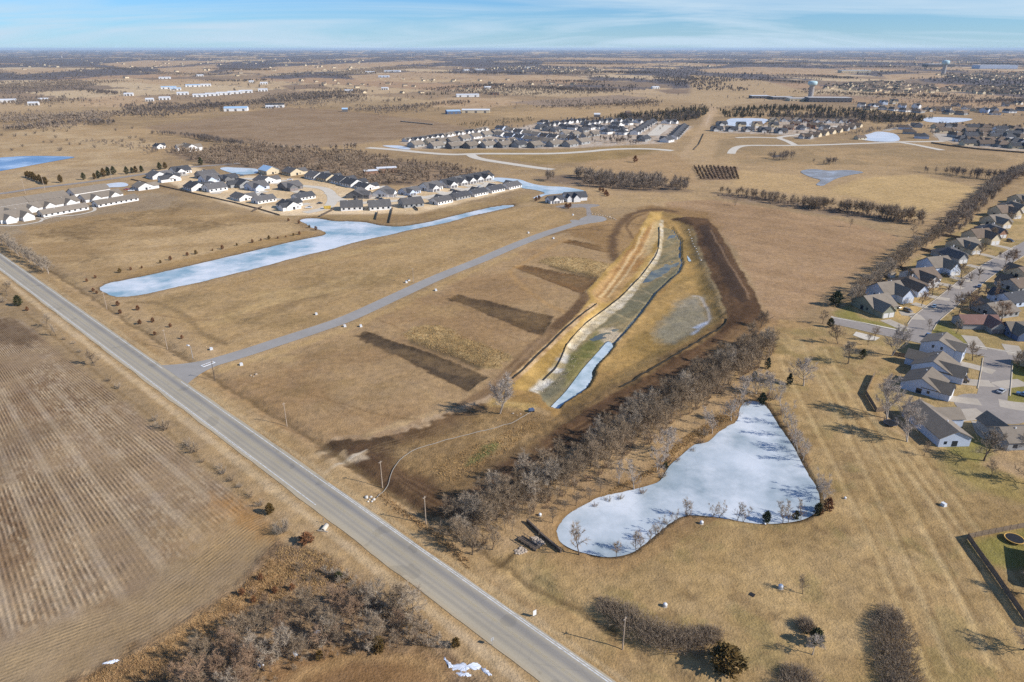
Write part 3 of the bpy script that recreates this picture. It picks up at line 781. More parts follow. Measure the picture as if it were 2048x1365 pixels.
# undercut right bank of the creek
wc = PP(CREEK_R, -4.2)
i = sel(wc, 5)
ds = seg_dist(gx[i] + wx[i] * 0.4, gy[i] + wy[i] * 0.4, wc, False)
ins = inside(gx[i], gy[i], wA)
gz[i] = np.where(ins & (ds < 1.6), -3.3, gz[i])
ii, ss_ = sdf(ICE_CREEK, 0.2, -3.0, m=2)
gz[ii] = np.where(ss_ > -1.2, np.minimum(gz[ii], -3.2), gz[ii])
gz[i] += np.where(~ins, smooth(5, 0.3, ds) * 0.25, 0)
for (px_, py_, z_, pl) in ((0, 0, 0, BERM),):
    i, s = sdf(pl, 1.0, m=3)
    gz[i] += smooth(0, 7, s) * 0.7 + smooth(0, 3, s) * (n_mid[i] - 0.5) * 0.8
wo = PP(OUTER)
i = sel(wo, 8)
ds = seg_dist(gx[i] + wx[i], gy[i] + wy[i], wo, False)
gz[i] += smooth(6, 0.5, ds) * (n_fine[i] - 0.35) * 1.5
for pl in STRIPS:
    i, s = sdf(pl, 0.3, m=3)
    gz[i] -= 0.45 * smooth(-0.2, 1.0, s)
for pl in TALL:
    i, s = sdf(pl, 1.0, m=3)
    gz[i] += 0.7 * smooth(0, 6, s) * (0.6 + 0.8 * n_fine[i])
# the road bed stays level
lane_w = curve(PP(LANE), 6)
i = sel(lane_w, 12)
dl = seg_dist(gx[i], gy[i], lane_w, False)
gz[i] = gz[i] * smooth(4.5, 7.5, dl) - 0.10 * smooth(5.0, 4.0, dl)
t = smooth(8.5, 6.0, np.abs(of[ri] - (LINE_E + LINE_W) / 2))
gz[ri] = gz[ri] * (1 - t) - 0.10 * t
res = (REG == 5) | ((gx > 130) & (gy > 180) & (gy < 420))
gz[res] *= 0.35
gz[res] -= 0.03

HGRID = gz.reshape(NR, NC)
_yrow = GY[:, 0]
def ground_z(x, y):
    """height of the terrain at a place"""
    r = int(np.clip(np.searchsorted(_yrow, y) - 1, 0, NR - 2))
    c = int(np.clip(np.searchsorted(GX[r], x) - 1, 0, NC - 2))
    return float(min(HGRID[r, c], HGRID[r + 1, c], HGRID[r, c + 1], HGRID[r + 1, c + 1]))
# ------------------------------------------------------------------ the ground mesh, split into its kinds of land
def ground_material():
    m, nt, b = new_mat('winter_ground')
    at = nd(nt, 'ShaderNodeAttribute', attribute_name='Col')
    ga = nd(nt, 'ShaderNodeAttribute', attribute_name='grass').outputs['Fac']
    am = nd(nt, 'ShaderNodeAttribute', attribute_name='amp').outputs['Fac']
    ph = nd(nt, 'ShaderNodeAttribute', attribute_name='phase').outputs['Fac']
    pos = nd(nt, 'ShaderNodeNewGeometry').outputs['Position']
    n0 = noise(nt, pos, 0.055, 5, 0.6)
    n1 = noise(nt, pos, 0.33, 5, 0.62)
    n2 = noise(nt, pos, 1.7, 4, 0.65)
    n3 = noise(nt, pos, 0.009, 4, 0.55)
    f = mth(nt, 'ADD', maprange(nt, n1, 0.25, 0.75, -0.25, 0.25), maprange(nt, n2, 0.25, 0.75, -0.20, 0.20))
    f = mth(nt, 'MULTIPLY', f, ga)
    f = mth(nt, 'ADD', f, maprange(nt, n0, 0.25, 0.75, -0.16, 0.16))
    f = mth(nt, 'ADD', f, maprange(nt, n3, 0.25, 0.75, -0.07, 0.07))
    # furrows and drilled stubble rows: broken lines of pale straw on darker soil
    sn = mth(nt, 'SINE', mth(nt, 'MULTIPLY', ph, 2 * math.pi))
    brk = maprange(nt, noise(nt, pos, 0.45, 3, 0.6), 0.36, 0.60, 0.25, 1.0)
    fur = mth(nt, 'MULTIPLY', mth(nt, 'MULTIPLY', sn, am), brk)
    f = mth(nt, 'ADD', f, mth(nt, 'MULTIPLY', fur, 0.42))
    f = mth(nt, 'MAXIMUM', mth(nt, 'ADD', f, 1.0), 0.25)
    # a little hue drift between straw and grey-brown
    hs = nd(nt, 'ShaderNodeMix', data_type='RGBA', blend_type='MULTIPLY')
    hs.inputs[7].default_value = (0.95, 0.98, 1.10, 1)
    nt.links.new(maprange(nt, noise(nt, pos, 0.12, 4, 0.6), 0.42, 0.68, 0, 0.75), hs.inputs['Factor'])
    nt.links.new(at.outputs['Color'], hs.inputs[6])
    tn = nd(nt, 'ShaderNodeVectorMath', operation='MULTIPLY')
    nt.links.new(colmul(nt, hs.outputs[2], f), tn.inputs[0])
    tn.inputs[1].default_value = (0.985, 1.0, 1.07)
    nt.links.new(tn.outputs[0], b.inputs['Base Color'])
    b.inputs['Roughness'].default_value = 1.0
    b.inputs['Specular IOR Level'].default_value = 0.05
    bp = nd(nt, 'ShaderNodeBump', {'Strength': 0.85, 'Distance': 0.4})
    hgt = mth(nt, 'ADD', mth(nt, 'MULTIPLY', n2, mth(nt, 'MULTIPLY', ga, 0.75)), mth(nt, 'MULTIPLY', n1, 0.9))
    hgt = mth(nt, 'ADD', hgt, mth(nt, 'MULTIPLY', fur, 0.25))
    nt.links.new(hgt, bp.inputs['Height'])
    nt.links.new(bp.outputs[0], b.inputs['Normal'])
    return m
M_GROUND = ground_material()
REG_NAMES = {0: 'ground', 1: 'ploughed_field', 2: 'stubble_field', 3: 'excavated_basin', 4: 'dirt_track', 5: 'lawn', 6: 'meadow'}
def build_ground():
    idx = np.arange(N).reshape(NR, NC)
    quads = np.stack([idx[:-1, :-1], idx[:-1, 1:], idx[1:, 1:], idx[1:, :-1]], -1).reshape(-1, 4)
    q_reg = REG[quads[:, 0]]
    V = np.stack([gx, gy, gz], 1)
    for k, nm in REG_NAMES.items():
        q = quads[q_reg == k]
        used, inv = np.unique(q, return_inverse=True)
        vv = V[used]
        cc = np.concatenate([COL[used], np.ones((len(used), 1))], 1)
        gr, aa, pp = GRASS[used], AMP[used], PH[used]
        qq = inv.reshape(-1, 4)
        if k == 0:      # the land behind the viewpoint
            y0 = float(_yrow[0])
            nv = len(vv)
            vv = np.concatenate([vv, [(-60000, -60000, 0), (60000, -60000, 0), (60000, y0, -0.3), (-60000, y0, -0.3)]])
            cc = np.concatenate([cc, np.tile(np.append(alb((187,155,109)), 1), (4, 1))])
            gr, aa, pp = np.append(gr, [1] * 4), np.append(aa, [0] * 4), np.append(pp, [0] * 4)
            qq = np.concatenate([qq, [(nv, nv + 1, nv + 2, nv + 3)]])
        me = np_mesh(nm, vv, qq, True)
        a = me.attributes.new('Col', 'FLOAT_COLOR', 'POINT')
        a.data.foreach_set('color', cc.astype(np.float32).ravel())
        for an, arr in (('grass', gr), ('amp', aa), ('phase', pp)):
            a = me.attributes.new(an, 'FLOAT', 'POINT')
            a.data.foreach_set('value', np.asarray(arr, np.float32))
        o = link(nm, me, M_GROUND)
        tag(o, kind='structure')
build_ground()

# ------------------------------------------------------------------ roads
def strip_mesh(name, line, w0, w1, z):
    """a ribbon along a world polyline between two offsets (left of travel is positive)."""
    a = np.array(line)
    d = np.gradient(a, axis=0)
    d /= np.linalg.norm(d, axis=1)[:, None] + 1e-12
    nrm = np.stack([-d[:, 1], d[:, 0]], 1)
    w0 = np.broadcast_to(np.asarray(w0, float), (len(a),))[:, None]
    w1 = np.broadcast_to(np.asarray(w1, float), (len(a),))[:, None]
    L, Rr = a + nrm * w1, a + nrm * w0
    V = np.concatenate([np.c_[L, np.full(len(a), z)], np.c_[Rr, np.full(len(a), z)]])
    k = len(a)
    q = [(i, k + i, k + i + 1, i + 1) for i in range(k - 1)]
    return np_mesh(name, V, q)
def mat_road(name, base, wheel, dirx, lanes, dust, width):
    """asphalt with worn wheel tracks that follow the carriageway (own offset attribute), cracks and patches."""
    m, nt, b = new_mat(name)
    pos = nd(nt, 'ShaderNodeNewGeometry').outputs['Position']
    off = nd(nt, 'ShaderNodeVectorMath', operation='DOT_PRODUCT')
    nt.links.new(pos, off.inputs[0])
    off.inputs[1].default_value = (RA_N[0], RA_N[1], 0)
    u = mth(nt, 'SUBTRACT', off.outputs['Value'], float(RA_M @ RA_N))
    def gauss(c, w):
        t = mth(nt, 'DIVIDE', mth(nt, 'SUBTRACT', u, c), w)
        return mth(nt, 'POWER', 2.718, mth(nt, 'MULTIPLY', mth(nt, 'MULTIPLY', t, t), -1.0))
    mp_ = nd(nt, 'ShaderNodeMapping')
    mp_.inputs['Rotation'].default_value = (0, 0, -GRID_A)
    nt.links.new(pos, mp_.inputs[0])
    mp2 = nd(nt, 'ShaderNodeMapping')
    mp2.inputs['Scale'].default_value = (0.03, 1.2, 1)
    nt.links.new(mp_.outputs[0], mp2.inputs[0])
    st = noise(nt, mp2.outputs[0], 1.0, 4, 0.6)
    g = None
    for c, w in lanes:
        e = mth(nt, 'MULTIPLY', gauss(c, w), 1.0 if w > 1 else 0.55)
        g = e if g is None else mth(nt, 'ADD', g, e)
    g = mth(nt, 'MULTIPLY', g, maprange(nt, st, 0.3, 0.7, 0.55, 1.1), clamp=True)
    mx = nd(nt, 'ShaderNodeMix', data_type='RGBA')
    nt.links.new(g, mx.inputs['Factor'])
    mx.inputs[6].default_value = tuple(alb(base)) + (1,)
    mx.inputs[7].default_value = tuple(alb(wheel)) + (1,)
    ds = None
    for c, w in dust:
        e = gauss(c, w)
        ds = e if ds is None else mth(nt, 'ADD', ds, e)
    ds = mth(nt, 'MULTIPLY', ds, maprange(nt, noise(nt, pos, 0.25, 4, 0.6), 0.3, 0.7, 0.15, 0.9), clamp=True)
    mx2 = nd(nt, 'ShaderNodeMix', data_type='RGBA')
    nt.links.new(ds, mx2.inputs['Factor'])
    nt.links.new(mx.outputs[2], mx2.inputs[6])
    mx2.inputs[7].default_value = tuple(alb((196,174,138))) + (1,)
    f = mth(nt, 'ADD', maprange(nt, noise(nt, pos, 0.05, 4), 0.3, 0.7, 0.93, 1.07), maprange(nt, noise(nt, pos, 3.0, 3), 0.3, 0.7, -0.06, 0.06))
    f = mth(nt, 'MULTIPLY', f, maprange(nt, st, 0.3, 0.7, 0.93, 1.07))
    f = mth(nt, 'MULTIPLY', f, maprange(nt, noise(nt, mp_.outputs[0], 0.13, 2, 0.4), 0.63, 0.645, 1.0, 0.86))
    vo = nd(nt, 'ShaderNodeTexVoronoi', {'Scale': 0.11}, feature='DISTANCE_TO_EDGE')
    nt.links.new(mp_.outputs[0], vo.inputs['Vector'])
    f = mth(nt, 'MULTIPLY', f, maprange(nt, vo.outputs['Distance'], 0.0, 0.010, 0.90, 1.0))
    nt.links.new(colmul(nt, mx2.outputs[2], f), b.inputs['Base Color'])
    b.inputs['Roughness'].default_value = 0.85
    b.inputs['Specular IOR Level'].default_value = 0.25
    return m
LC = (LINE_E + LINE_W) / 2
hw = (LINE_E - LINE_W) / 2
M_HIGHWAY = mat_road('highway_asphalt', (186,174,150), (142,138,133), 0, [(LC + 0.55 * hw, 1.25), (LC - 0.5 * hw - 0.8, 0.6), (LC - 0.5 * hw + 0.8, 0.6)], [(LINE_W - 1.7, 0.9), (LINE_E + 1.3, 0.45)], 10)
E_W, E_E = LINE_W - 1.5, LINE_E + 1.1
ss = np.arange(-1400, 460, 2.0)
axis_pts = np.array([road_pt(s_, 0)[:2] for s_ in ss])
rng = np.random.RandomState(5)
jag = lambda a: a * (fbm(ss, ss * 0 + a * 7, 9, 3, 5) - 0.5) * 2
hwy = link('highway', strip_mesh('highway', axis_pts, E_W + 0.45 * jag(1.0), E_E + 0.25 * jag(1.3), 0.0), M_HIGHWAY)
tag(hwy, kind='structure')
def mat_paint(name, col, wear):
    m, nt, b = new_mat(name)
    pos = nd(nt, 'ShaderNodeNewGeometry').outputs['Position']
    mx = nd(nt, 'ShaderNodeMix', data_type='RGBA')
    w = maprange(nt, noise(nt, pos, 0.9, 4, 0.7), 0.5 - wear * 0.3, 0.75, 0, 1)
    nt.links.new(w, mx.inputs['Factor'])
    mx.inputs[6].default_value = tuple(alb(col)) + (1,)
    mx.inputs[7].default_value = tuple(alb((160,158,154))) + (1,)
    nt.links.new(mx.outputs[2], b.inputs['Base Color'])
    b.inputs['Roughness'].default_value = 0.7
    return m
M_WHITE_LINE = mat_paint('white_road_paint', (236,236,232), 0.35)
M_YELLOW_LINE = mat_paint('worn_yellow_paint', (196,172,112), 1.0)
def line_obj(name, s0, s1, off, w, m, z=0.008):
    sl = np.arange(s0, s1 + 0.1, 5.0)
    me = strip_mesh(name, np.array([road_pt(s_, 0)[:2] for s_ in sl]), off - w / 2, off + w / 2, z)
    o = link(name, me, m, hwy)
    return o
sj = road_so(*[float(v) for v in P(336, 752)])[0]
line_obj('edge_line', -1400, sj - 6, LINE_E, 0.26, M_WHITE_LINE)
line_obj('edge_line', sj + 9, 460, LINE_E, 0.26, M_WHITE_LINE)
line_obj('edge_line', sj + 110, 460, LINE_E + 0.52, 0.22, M_WHITE_LINE)
line_obj('edge_line', -1400, sj + 120, LINE_W, 0.26, M_WHITE_LINE)
line_obj('edge_line', -1400, sj + 85, LINE_W - 0.45, 0.14, M_WHITE_LINE)
line_obj('centre_line', -1400, 460, LC + 0.16, 0.14, M_YELLOW_LINE)
line_obj('centre_line', -1400, 460, LC - 0.16, 0.14, M_YELLOW_LINE)

M_LANE = mat_noise('lane_asphalt', (170,165,158), 0.06, 0.07, 0.9, (160,154,146))
# the spread and cul-de-sac are part of the lane's surface
lw = curve(PP(LANE), 8)
lw = lw[road_so(lw[:, 0], lw[:, 1])[1] > E_E + 3.0]
lane = link('lane', strip_mesh('lane', lw, -LANE_W / 2, LANE_W / 2, 0.012), M_LANE)
tag(lane, kind='structure')
bulb = PP([(1150,451),(1143,445),(1140,441),(1150,440),(1157,441),(1162,437),(1172,433),(1180,431),(1195,432),(1207,434),(1213,438),(1210,442),(1196,445),(1180,447),(1165,450)])
def sheet(name, w, z, mat, spl=4, parent=None, kind='structure'):
    pts = curve(w, spl, True) if spl else np.array(w)
    bm = bmesh.new()
    f = bm.faces.new([bm.verts.new((float(p[0]), float(p[1]), z)) for p in pts])
    f.normal_update()
    if f.normal.z < 0: f.normal_flip()
    bmesh.ops.triangulate(bm, faces=bm.faces)
    me = bpy.data.meshes.new(name)
    bm.to_mesh(me)
    bm.free()
    o = link(name, me, mat, parent)
    if parent is None: tag(o, kind=kind)
    return o
sheet('turning_circle', bulb, 0.020, M_LANE)
M_CONC = mat_noise('pale_concrete', (226,216,198), 0.12, 0.06, 0.9, (214,203,184))
M_CONC2 = mat_noise('weathered_concrete', (198,186,168), 0.12, 0.08, 0.9, (182,170,152))
M_STREET = mat_noise('street_asphalt', (166,156,146), 0.10, 0.10, 0.9, (152,143,134))
M_GRAVEL = mat_noise('gravel', (196,186,172), 0.3, 0.12, 0.95)
sheet('driveway', PP([(1174,432),(1173,424),(1171,417),(1160,415),(1135,417),(1110,414),(1130,410),(1160,408),(1190,409),(1200,411),(1192,414),(1181,416),(1182,424),(1183,432)]), 0.030, M_STREET, 3)
def street(name, pts, w, mat, z=0.006, spl=6):
    if pts[0][1] < 460: z += 0.12
    o = link(name, strip_mesh(name, curve(PP(pts), spl), -w / 2, w / 2, z), mat)
    tag(o, kind='structure')
    return o
# the flared mouth of the lane: one sheet from the highway's edge
s0_ = road_so(*lw[0])[0]
j_ = int(np.argmax(np.linalg.norm(lw - lw[0], axis=1) > 11.0))
d_ = lw[j_ + 1] - lw[j_]
d_ = d_ / np.linalg.norm(d_)
nl_ = np.array([-d_[1], d_[0]]) * LANE_W / 2
A_, B_ = np.array(road_pt(s0_ - 13, E_E - 0.3)[:2]), np.array(road_pt(s0_ + 12, E_E - 0.3)[:2])
L_, R_ = lw[j_] + nl_, lw[j_] - nl_
if np.linalg.norm(A_ - L_) > np.linalg.norm(A_ - R_): L_, R_ = R_, L_
mid_ = lw[0] * 0.35 + lw[j_] * 0.65
qa_ = [(1 - t) ** 2 * A_ + 2 * t * (1 - t) * (A_ * 0.35 + L_ * 0.65 + (mid_ - L_) * 0.45) + t * t * L_ for t in np.linspace(0, 1, 9)]
qb_ = [(1 - t) ** 2 * R_ + 2 * t * (1 - t) * (B_ * 0.35 + R_ * 0.65 + (mid_ - R_) * 0.45) + t * t * B_ for t in np.linspace(0, 1, 9)]
sheet('lane_mouth', np.array(qa_ + qb_), 0.022, M_LANE, 0)
# concrete streets of the subdivision being laid out, far centre
street('new_street', [(735,296),(790,300),(850,306),(905,309.5),(965,308),(1040,308),(1110,307.5),(1170,304),(1220,299.5),(1270,298),(1310,299),(1345,302)], 13, M_CONC)
street('new_street', [(940,309),(952,316),(980,322),(1020,328),(1060,334),(1105,340)], 12, M_CONC, 0.010)
street('new_street', [(1462,308),(1467,300),(1478,294),(1500,291.5),(1560,291.5),(1620,291),(1680,289),(1740,287),(1800,284.5),(1840,284),(1888,283)], 10, M_CONC)
street('new_street', [(1472,276),(1500,275),(1530,275.5),(1556,276.5)], 10, M_CONC, 0.010)
street('new_street', [(1590,291),(1575,283),(1558,276),(1580,272),(1610,268),(1640,262),(1680,252)], 9, M_CONC, 0.014)
street('new_street', [(1800,285),(1830,290),(1860,296),(1884,301)], 10, M_CONC, 0.010)
street('street', [(1770,262),(1800,255),(1840,247)], 12, M_CONC2, 0.008)
street('street', [(1880,268),(1890,276),(1895,283)], 20, M_CONC2, 0.012)
# county road behind the care home
street('county_road', [(-120,400),(0,388),(80,376),(180,364),(300,347),(370,336),(430,331),(480,327)], 9, M_STREET)
# streets among the white houses
street('street', [(430,388),(470,362),(500,358),(540,365),(600,372),(640,376),(656,382),(664,392),(664,405),(650,417),(610,426)], 9, M_CONC)
street('street', [(400,355),(440,360),(470,362)], 9, M_CONC, 0.010)
street('street', [(560,400),(530,396),(515,386)], 8, M_CONC, 0.014)
street('street', [(700,408),(760,404),(820,400),(880,390),(940,378),(985,367)], 9, M_CONC, 0.010)
street('street', [(656,386),(680,400),(700,408)], 8, M_CONC, 0.018)
# streets on the right
street('street', [(1664,641),(1700,648),(1760,662),(1820,674),(1880,688),(1960,703),(2060,718),(2300,760)], 9.5, M_STREET, 0.006)
street('street', [(1838,676),(1840,655),(1852,638),(1876,618),(1905,595),(1935,570),(1965,547),(2000,525),(2050,495),(2120,455)], 10.0, M_STREET, 0.010)
street('street', [(1996,712),(1992,750),(1985,790),(1980,815)], 9.5, M_STREET, 0.014)
th = np.linspace(0, 2 * math.pi, 24, endpoint=False)
cc_ = P(1981, 817)
sheet('turning_circle', np.stack([cc_[0] + 11.5 * np.cos(th), cc_[1] + 11.5 * np.sin(th)], 1), 0.018, M_STREET, 0)
# kerbs: real steps along the streets
def kerb(pts, side, w):
    a = curve(PP(pts), 6)
    d = np.gradient(a, axis=0)
    d /= np.linalg.norm(d, axis=1)[:, None]
    nrm = np.stack([-d[:, 1], d[:, 0]], 1) * side
    p0, p1 = a + nrm * w, a + nrm * (w + 0.45)
    V, Fq = [], []
    for i in range(len(a)):
        V += [(p0[i, 0], p0[i, 1], 0), (p0[i, 0], p0[i, 1], 0.13), (p1[i, 0], p1[i, 1], 0.13), (p1[i, 0], p1[i, 1], -0.1)]
    for i in range(len(a) - 1):
        b0 = 4 * i
        for j in range(3):
            Fq.append((b0 + j, b0 + j + 1, b0 + 5 + j, b0 + 4 + j))
    o = link('kerb', np_mesh('kerb', V, Fq), M_CONC2)
    tag(o, kind='structure')
kerb([(1664,641),(1700,648),(1760,662),(1815,673)], 1, 4.9)
kerb([(1664,641),(1700,648),(1760,662),(1820,674),(1880,688),(1960,703),(1982,708)], -1, 4.9)
kerb([(1862,683),(1880,688),(1960,703),(2060,718),(2300,760)], 1, 4.9)
kerb([(1840,655),(1852,638),(1876,618),(1905,595),(1935,570),(1965,547),(2000,525),(2050,495)], 1, 5.1)
kerb([(1840,655),(1852,638),(1876,618),(1905,595),(1935,570),(1965,547),(2000,525),(2050,495)], -1, 5.1)
kerb([(1995,722),(1992,750),(1987,785)], -1, 4.9)
kerb([(1995,722),(1992,750),(1987,785)], 1, 4.9)
street('pavement', [(1662,634),(1700,641),(1770,655),(1822,666)], 1.5, M_CONC, 0.03)
street('pavement', [(1858,673),(1890,680),(1960,694),(2060,710)], 1.5, M_CONC, 0.03)
street('footpath', [(-20,452),(30,452),(60,448),(80,444),(86,440),(110,434),(150,431),(180,425),(190,420),(186,414)], 2.4, M_CONC, 0.02)
street('footpath', [(86,440),(82,437),(66,436),(60,432)], 1.8, M_CONC, 0.024)
for pts, w in (([(1770,640),(1792,650),(1812,659)], 6), ([(1800,627),(1826,630),(1838,640)], 6), ([(1826,607),(1850,614),(1872,620)], 5.5), ([(1850,590),(1880,597),(1900,600)], 5.5),
               ([(1880,568),(1902,572),(1925,578)], 5.5), ([(1900,553),(1925,560),(1944,563)], 5.5), ([(1935,530),(1960,536),(1984,538)], 5.5), ([(1960,508),(1985,514),(2010,520)], 5.5), ([(1985,490),(2010,495),(2036,502)], 5.5),
               ([(1938,672),(1948,684),(1958,698)], 6.5), ([(2020,690),(2026,700),(2034,712)], 6.5), ([(1910,725),(1945,733),(1988,745)], 5.5), ([(1893,758),(1930,764),(1985,768)], 6),
               ([(1860,790),(1890,796),(1960,805)], 5.5), ([(1890,835),(1930,830),(1968,828)], 8), ([(2048,765),(2020,768),(1994,772)], 6), ([(2060,815),(2030,812),(1998,806)], 7), ([(1985,878),(1972,868),(1962,845)], 6)):
    street('driveway', pts, w, M_CONC2, 0.024)

# ------------------------------------------------------------------ ice and water
def mat_ice(name, white, dark, grey, sc, thr, rough=0.35):
    m, nt, b = new_mat(name)
    pos = nd(nt, 'ShaderNodeNewGeometry').outputs['Position']
    n1 = noise(nt, pos, sc, 6, 0.55)
    n2 = noise(nt, pos, sc * 4.1, 5, 0.6)
    n3 = noise(nt, pos, sc * 22, 3, 0.6)
    v = mth(nt, 'ADD', mth(nt, 'MULTIPLY', n1, 0.75), mth(nt, 'MULTIPLY', n2, 0.25))
    mx = nd(nt, 'ShaderNodeMix', data_type='RGBA')
    nt.links.new(maprange(nt, v, thr - 0.07, thr + 0.09, 0, 1), mx.inputs['Factor'])
    mx.inputs[6].default_value = tuple(alb(dark)) + (1,)
    mx.inputs[7].default_value = tuple(alb(white)) + (1,)
    mx2 = nd(nt, 'ShaderNodeMix', data_type='RGBA')
    nt.links.new(maprange(nt, noise(nt, pos, sc * 1.7, 4), 0.45, 0.7, 0, 0.7), mx2.inputs['Factor'])
    nt.links.new(mx.outputs[2], mx2.inputs[6])
    mx2.inputs[7].default_value = tuple(alb(grey)) + (1,)
    vo = nd(nt, 'ShaderNodeTexVoronoi', {'Scale': sc * 1.6}, feature='DISTANCE_TO_EDGE')
    nt.links.new(pos, vo.inputs['Vector'])
    crack = maprange(nt, vo.outputs['Distance'], 0.0, 0.012, 0.93, 1.0)
    f = mth(nt, 'MULTIPLY', crack, maprange(nt, n3, 0.3, 0.7, 0.97, 1.03))
    nt.links.new(colmul(nt, mx2.outputs[2], f), b.inputs['Base Color'])
    b.inputs['Roughness'].default_value = rough
    b.inputs['Specular IOR Level'].default_value = 0.35
    return m
M_ICE_LONG = mat_ice('long_pond_ice', (236,238,238), (146,176,186), (214,222,226), 0.03, 0.49)
M_ICE_FRONT = mat_ice('front_pond_ice', (226,231,234), (162,176,182), (198,208,214), 0.034, 0.50)
M_ICE_FAR = mat_ice('far_pond_ice', (236,238,238), (196,208,216), (220,226,230), 0.02, 0.42)
M_ICE_BLUE = mat_ice('blue_pond_ice', (226,234,236), (150,180,188), (204,218,222), 0.03, 0.47)
M_LAKE = mat_ice('lake_water', (206,216,228), (84,112,150), (140,162,190), 0.02, 0.54, 0.2)
M_ICE_GREY = mat_ice('grey_marsh_ice', (196,200,204), (150,142,128), (172,170,166), 0.05, 0.55)
M_ICE_CREEK = mat_ice('creek_ice', (214,226,230), (160,182,186), (190,206,210), 0.12, 0.45)
M_WATER = mat_ice('shallow_water', (150,144,116), (92,100,98), (122,118,84), 0.13, 0.52, 0.3)
def grow(px, d, z=0.0, spl=3):
    w = curve(PP(px, z), spl, True)
    dd = np.roll(w, -1, 0) - np.roll(w, 1, 0)
    dd /= np.linalg.norm(dd, axis=1)[:, None] + 1e-9
    nrm = np.stack([dd[:, 1], -dd[:, 0]], 1)
    ar = 0.5 * np.sum(w[:, 0] * np.roll(w[:, 1], -1) - np.roll(w[:, 0], -1) * w[:, 1])
    return w + nrm * d * (1 if ar > 0 else -1)
sheet('frozen_pond', grow(POND_LONG, 1.0), -0.62, M_ICE_LONG, 0)
sheet('frozen_pond', grow(POND_FRONT, 0.8), -0.55, M_ICE_FRONT, 0)
for px, m, z in ((POND_HOUSE, M_ICE_BLUE, 0.12), (POND_NORTH, M_ICE_BLUE, 0.12), (LAKE_WEST, M_LAKE, 0.12), (POND_CARE, M_ICE_FAR, 0.12), (POND_HEART, M_ICE_GREY, 0.12), (POND_EAST, M_ICE_FAR, 0.12),
                 (POND_SUBURB, M_ICE_FAR, 0.12), (POND_FAR, M_ICE_FAR, 0.14), (POND_STREET, M_ICE_FAR, 0.13)):
    sheet('frozen_pond' if m is not M_LAKE else 'lake', PP(px), z + 0.1, m, 3)
sheet('frozen_creek', PP(ICE_CREEK, -2.95), -2.92, M_ICE_CREEK, 3)
sheet('water', PP(ROCK_R[2:8] + [(1150,712),(1190,700)] + [p for p in CREEK_R[::-1] if p[1] < 690], -3.05), -3.16, M_WATER, 2)
sheet('frozen_puddle', PP([(1374,496),(1380,494),(1384,508),(1384,521),(1376,521)], -2.0), -2.05, M_ICE_CREEK, 3)
# ------------------------------------------------------------------ trees: every branch modelled, no leaves (it is winter)
M_BARK = mat_noise('bark', (120,104,88), 1.5, 0.25, 0.95, (98,84,72))
M_BARK_PALE = mat_noise('pale_bark', (196,184,170), 1.2, 0.2, 0.95, (168,156,142))
M_TWIG = mat_noise('twigs_brown', (174,152,124), 0.25, 0.2, 0.95, (148,129,106), obj_var=0.16)
M_TWIG_GREY = mat_noise('twigs_grey', (188,172,150), 0.25, 0.2, 0.95, (164,148,128), obj_var=0.14)
M_TWIG_PALE = mat_noise('twigs_pale', (206,192,176), 0.25, 0.15, 0.95, (182,168,154), obj_var=0.08)
M_TWIG_RED = mat_noise('twigs_reddish', (178,148,118), 0.25, 0.2, 0.95, (152,124,100), obj_var=0.14)
M_BRUSH = mat_noise('thicket_stems', (176,156,130), 0.3, 0.25, 0.95, (150,132,112), obj_var=0.06)
M_CEDAR = mat_noise('cedar_green', (92,90,56), 0.6, 0.35, 0.9, (70,74,48), obj_var=0.15)
M_CEDAR_BRONZE = mat_noise('cedar_bronze', (128,100,54), 0.6, 0.35, 0.9, (96,82,46), obj_var=0.12)
M_CEDAR_RED = mat_noise('cedar_winter_red', (152,106,72), 0.6, 0.3, 0.9, (124,88,60), obj_var=0.12)
M_SPRUCE = mat_noise('spruce_green', (70,80,58), 0.6, 0.3, 0.9, (52,64,48), obj_var=0.1)

class TreeBuf:
    def __init__(self): self.v, self.f = [], []
    def seg(self, p0, p1, r0, r1, n):
        d = p1 - p0
        L = np.linalg.norm(d)
        if L < 1e-5: return
        d = d / L
        u = np.cross(d, (0.3, 0.9, 0.31) if abs(d[2]) > 0.8 else (0, 0, 1.0))
        u /= np.linalg.norm(u)
        w = np.cross(d, u)
        b = len(self.v)
        for p, r in ((p0, r0), (p1, r1)):
            for i in range(n):
                a = 6.28318 * i / n
                self.v.append(p + u * (math.cos(a) * r) + w * (math.sin(a) * r))
        for i in range(n):
            j = (i + 1) % n
            self.f.append((b + i, b + j, b + n + j))
            self.f.append((b + i, b + n + j, b + n + i))
    def sliver(self, p0, p1, w, rg):
        d = p1 - p0
        s = np.cross(d, rg.normal(size=3))
        n = np.linalg.norm(s)
        if n < 1e-6: return
        s *= w / n * 0.5
        b = len(self.v)
        self.v += [p0 - s, p0 + s, p1]
        self.f.append((b, b + 1, b + 2))
    def mesh(self, name):
        return np_mesh(name, np.array(self.v), np.array(self.f))
def unit(v): return v / (np.linalg.norm(v) + 1e-9)
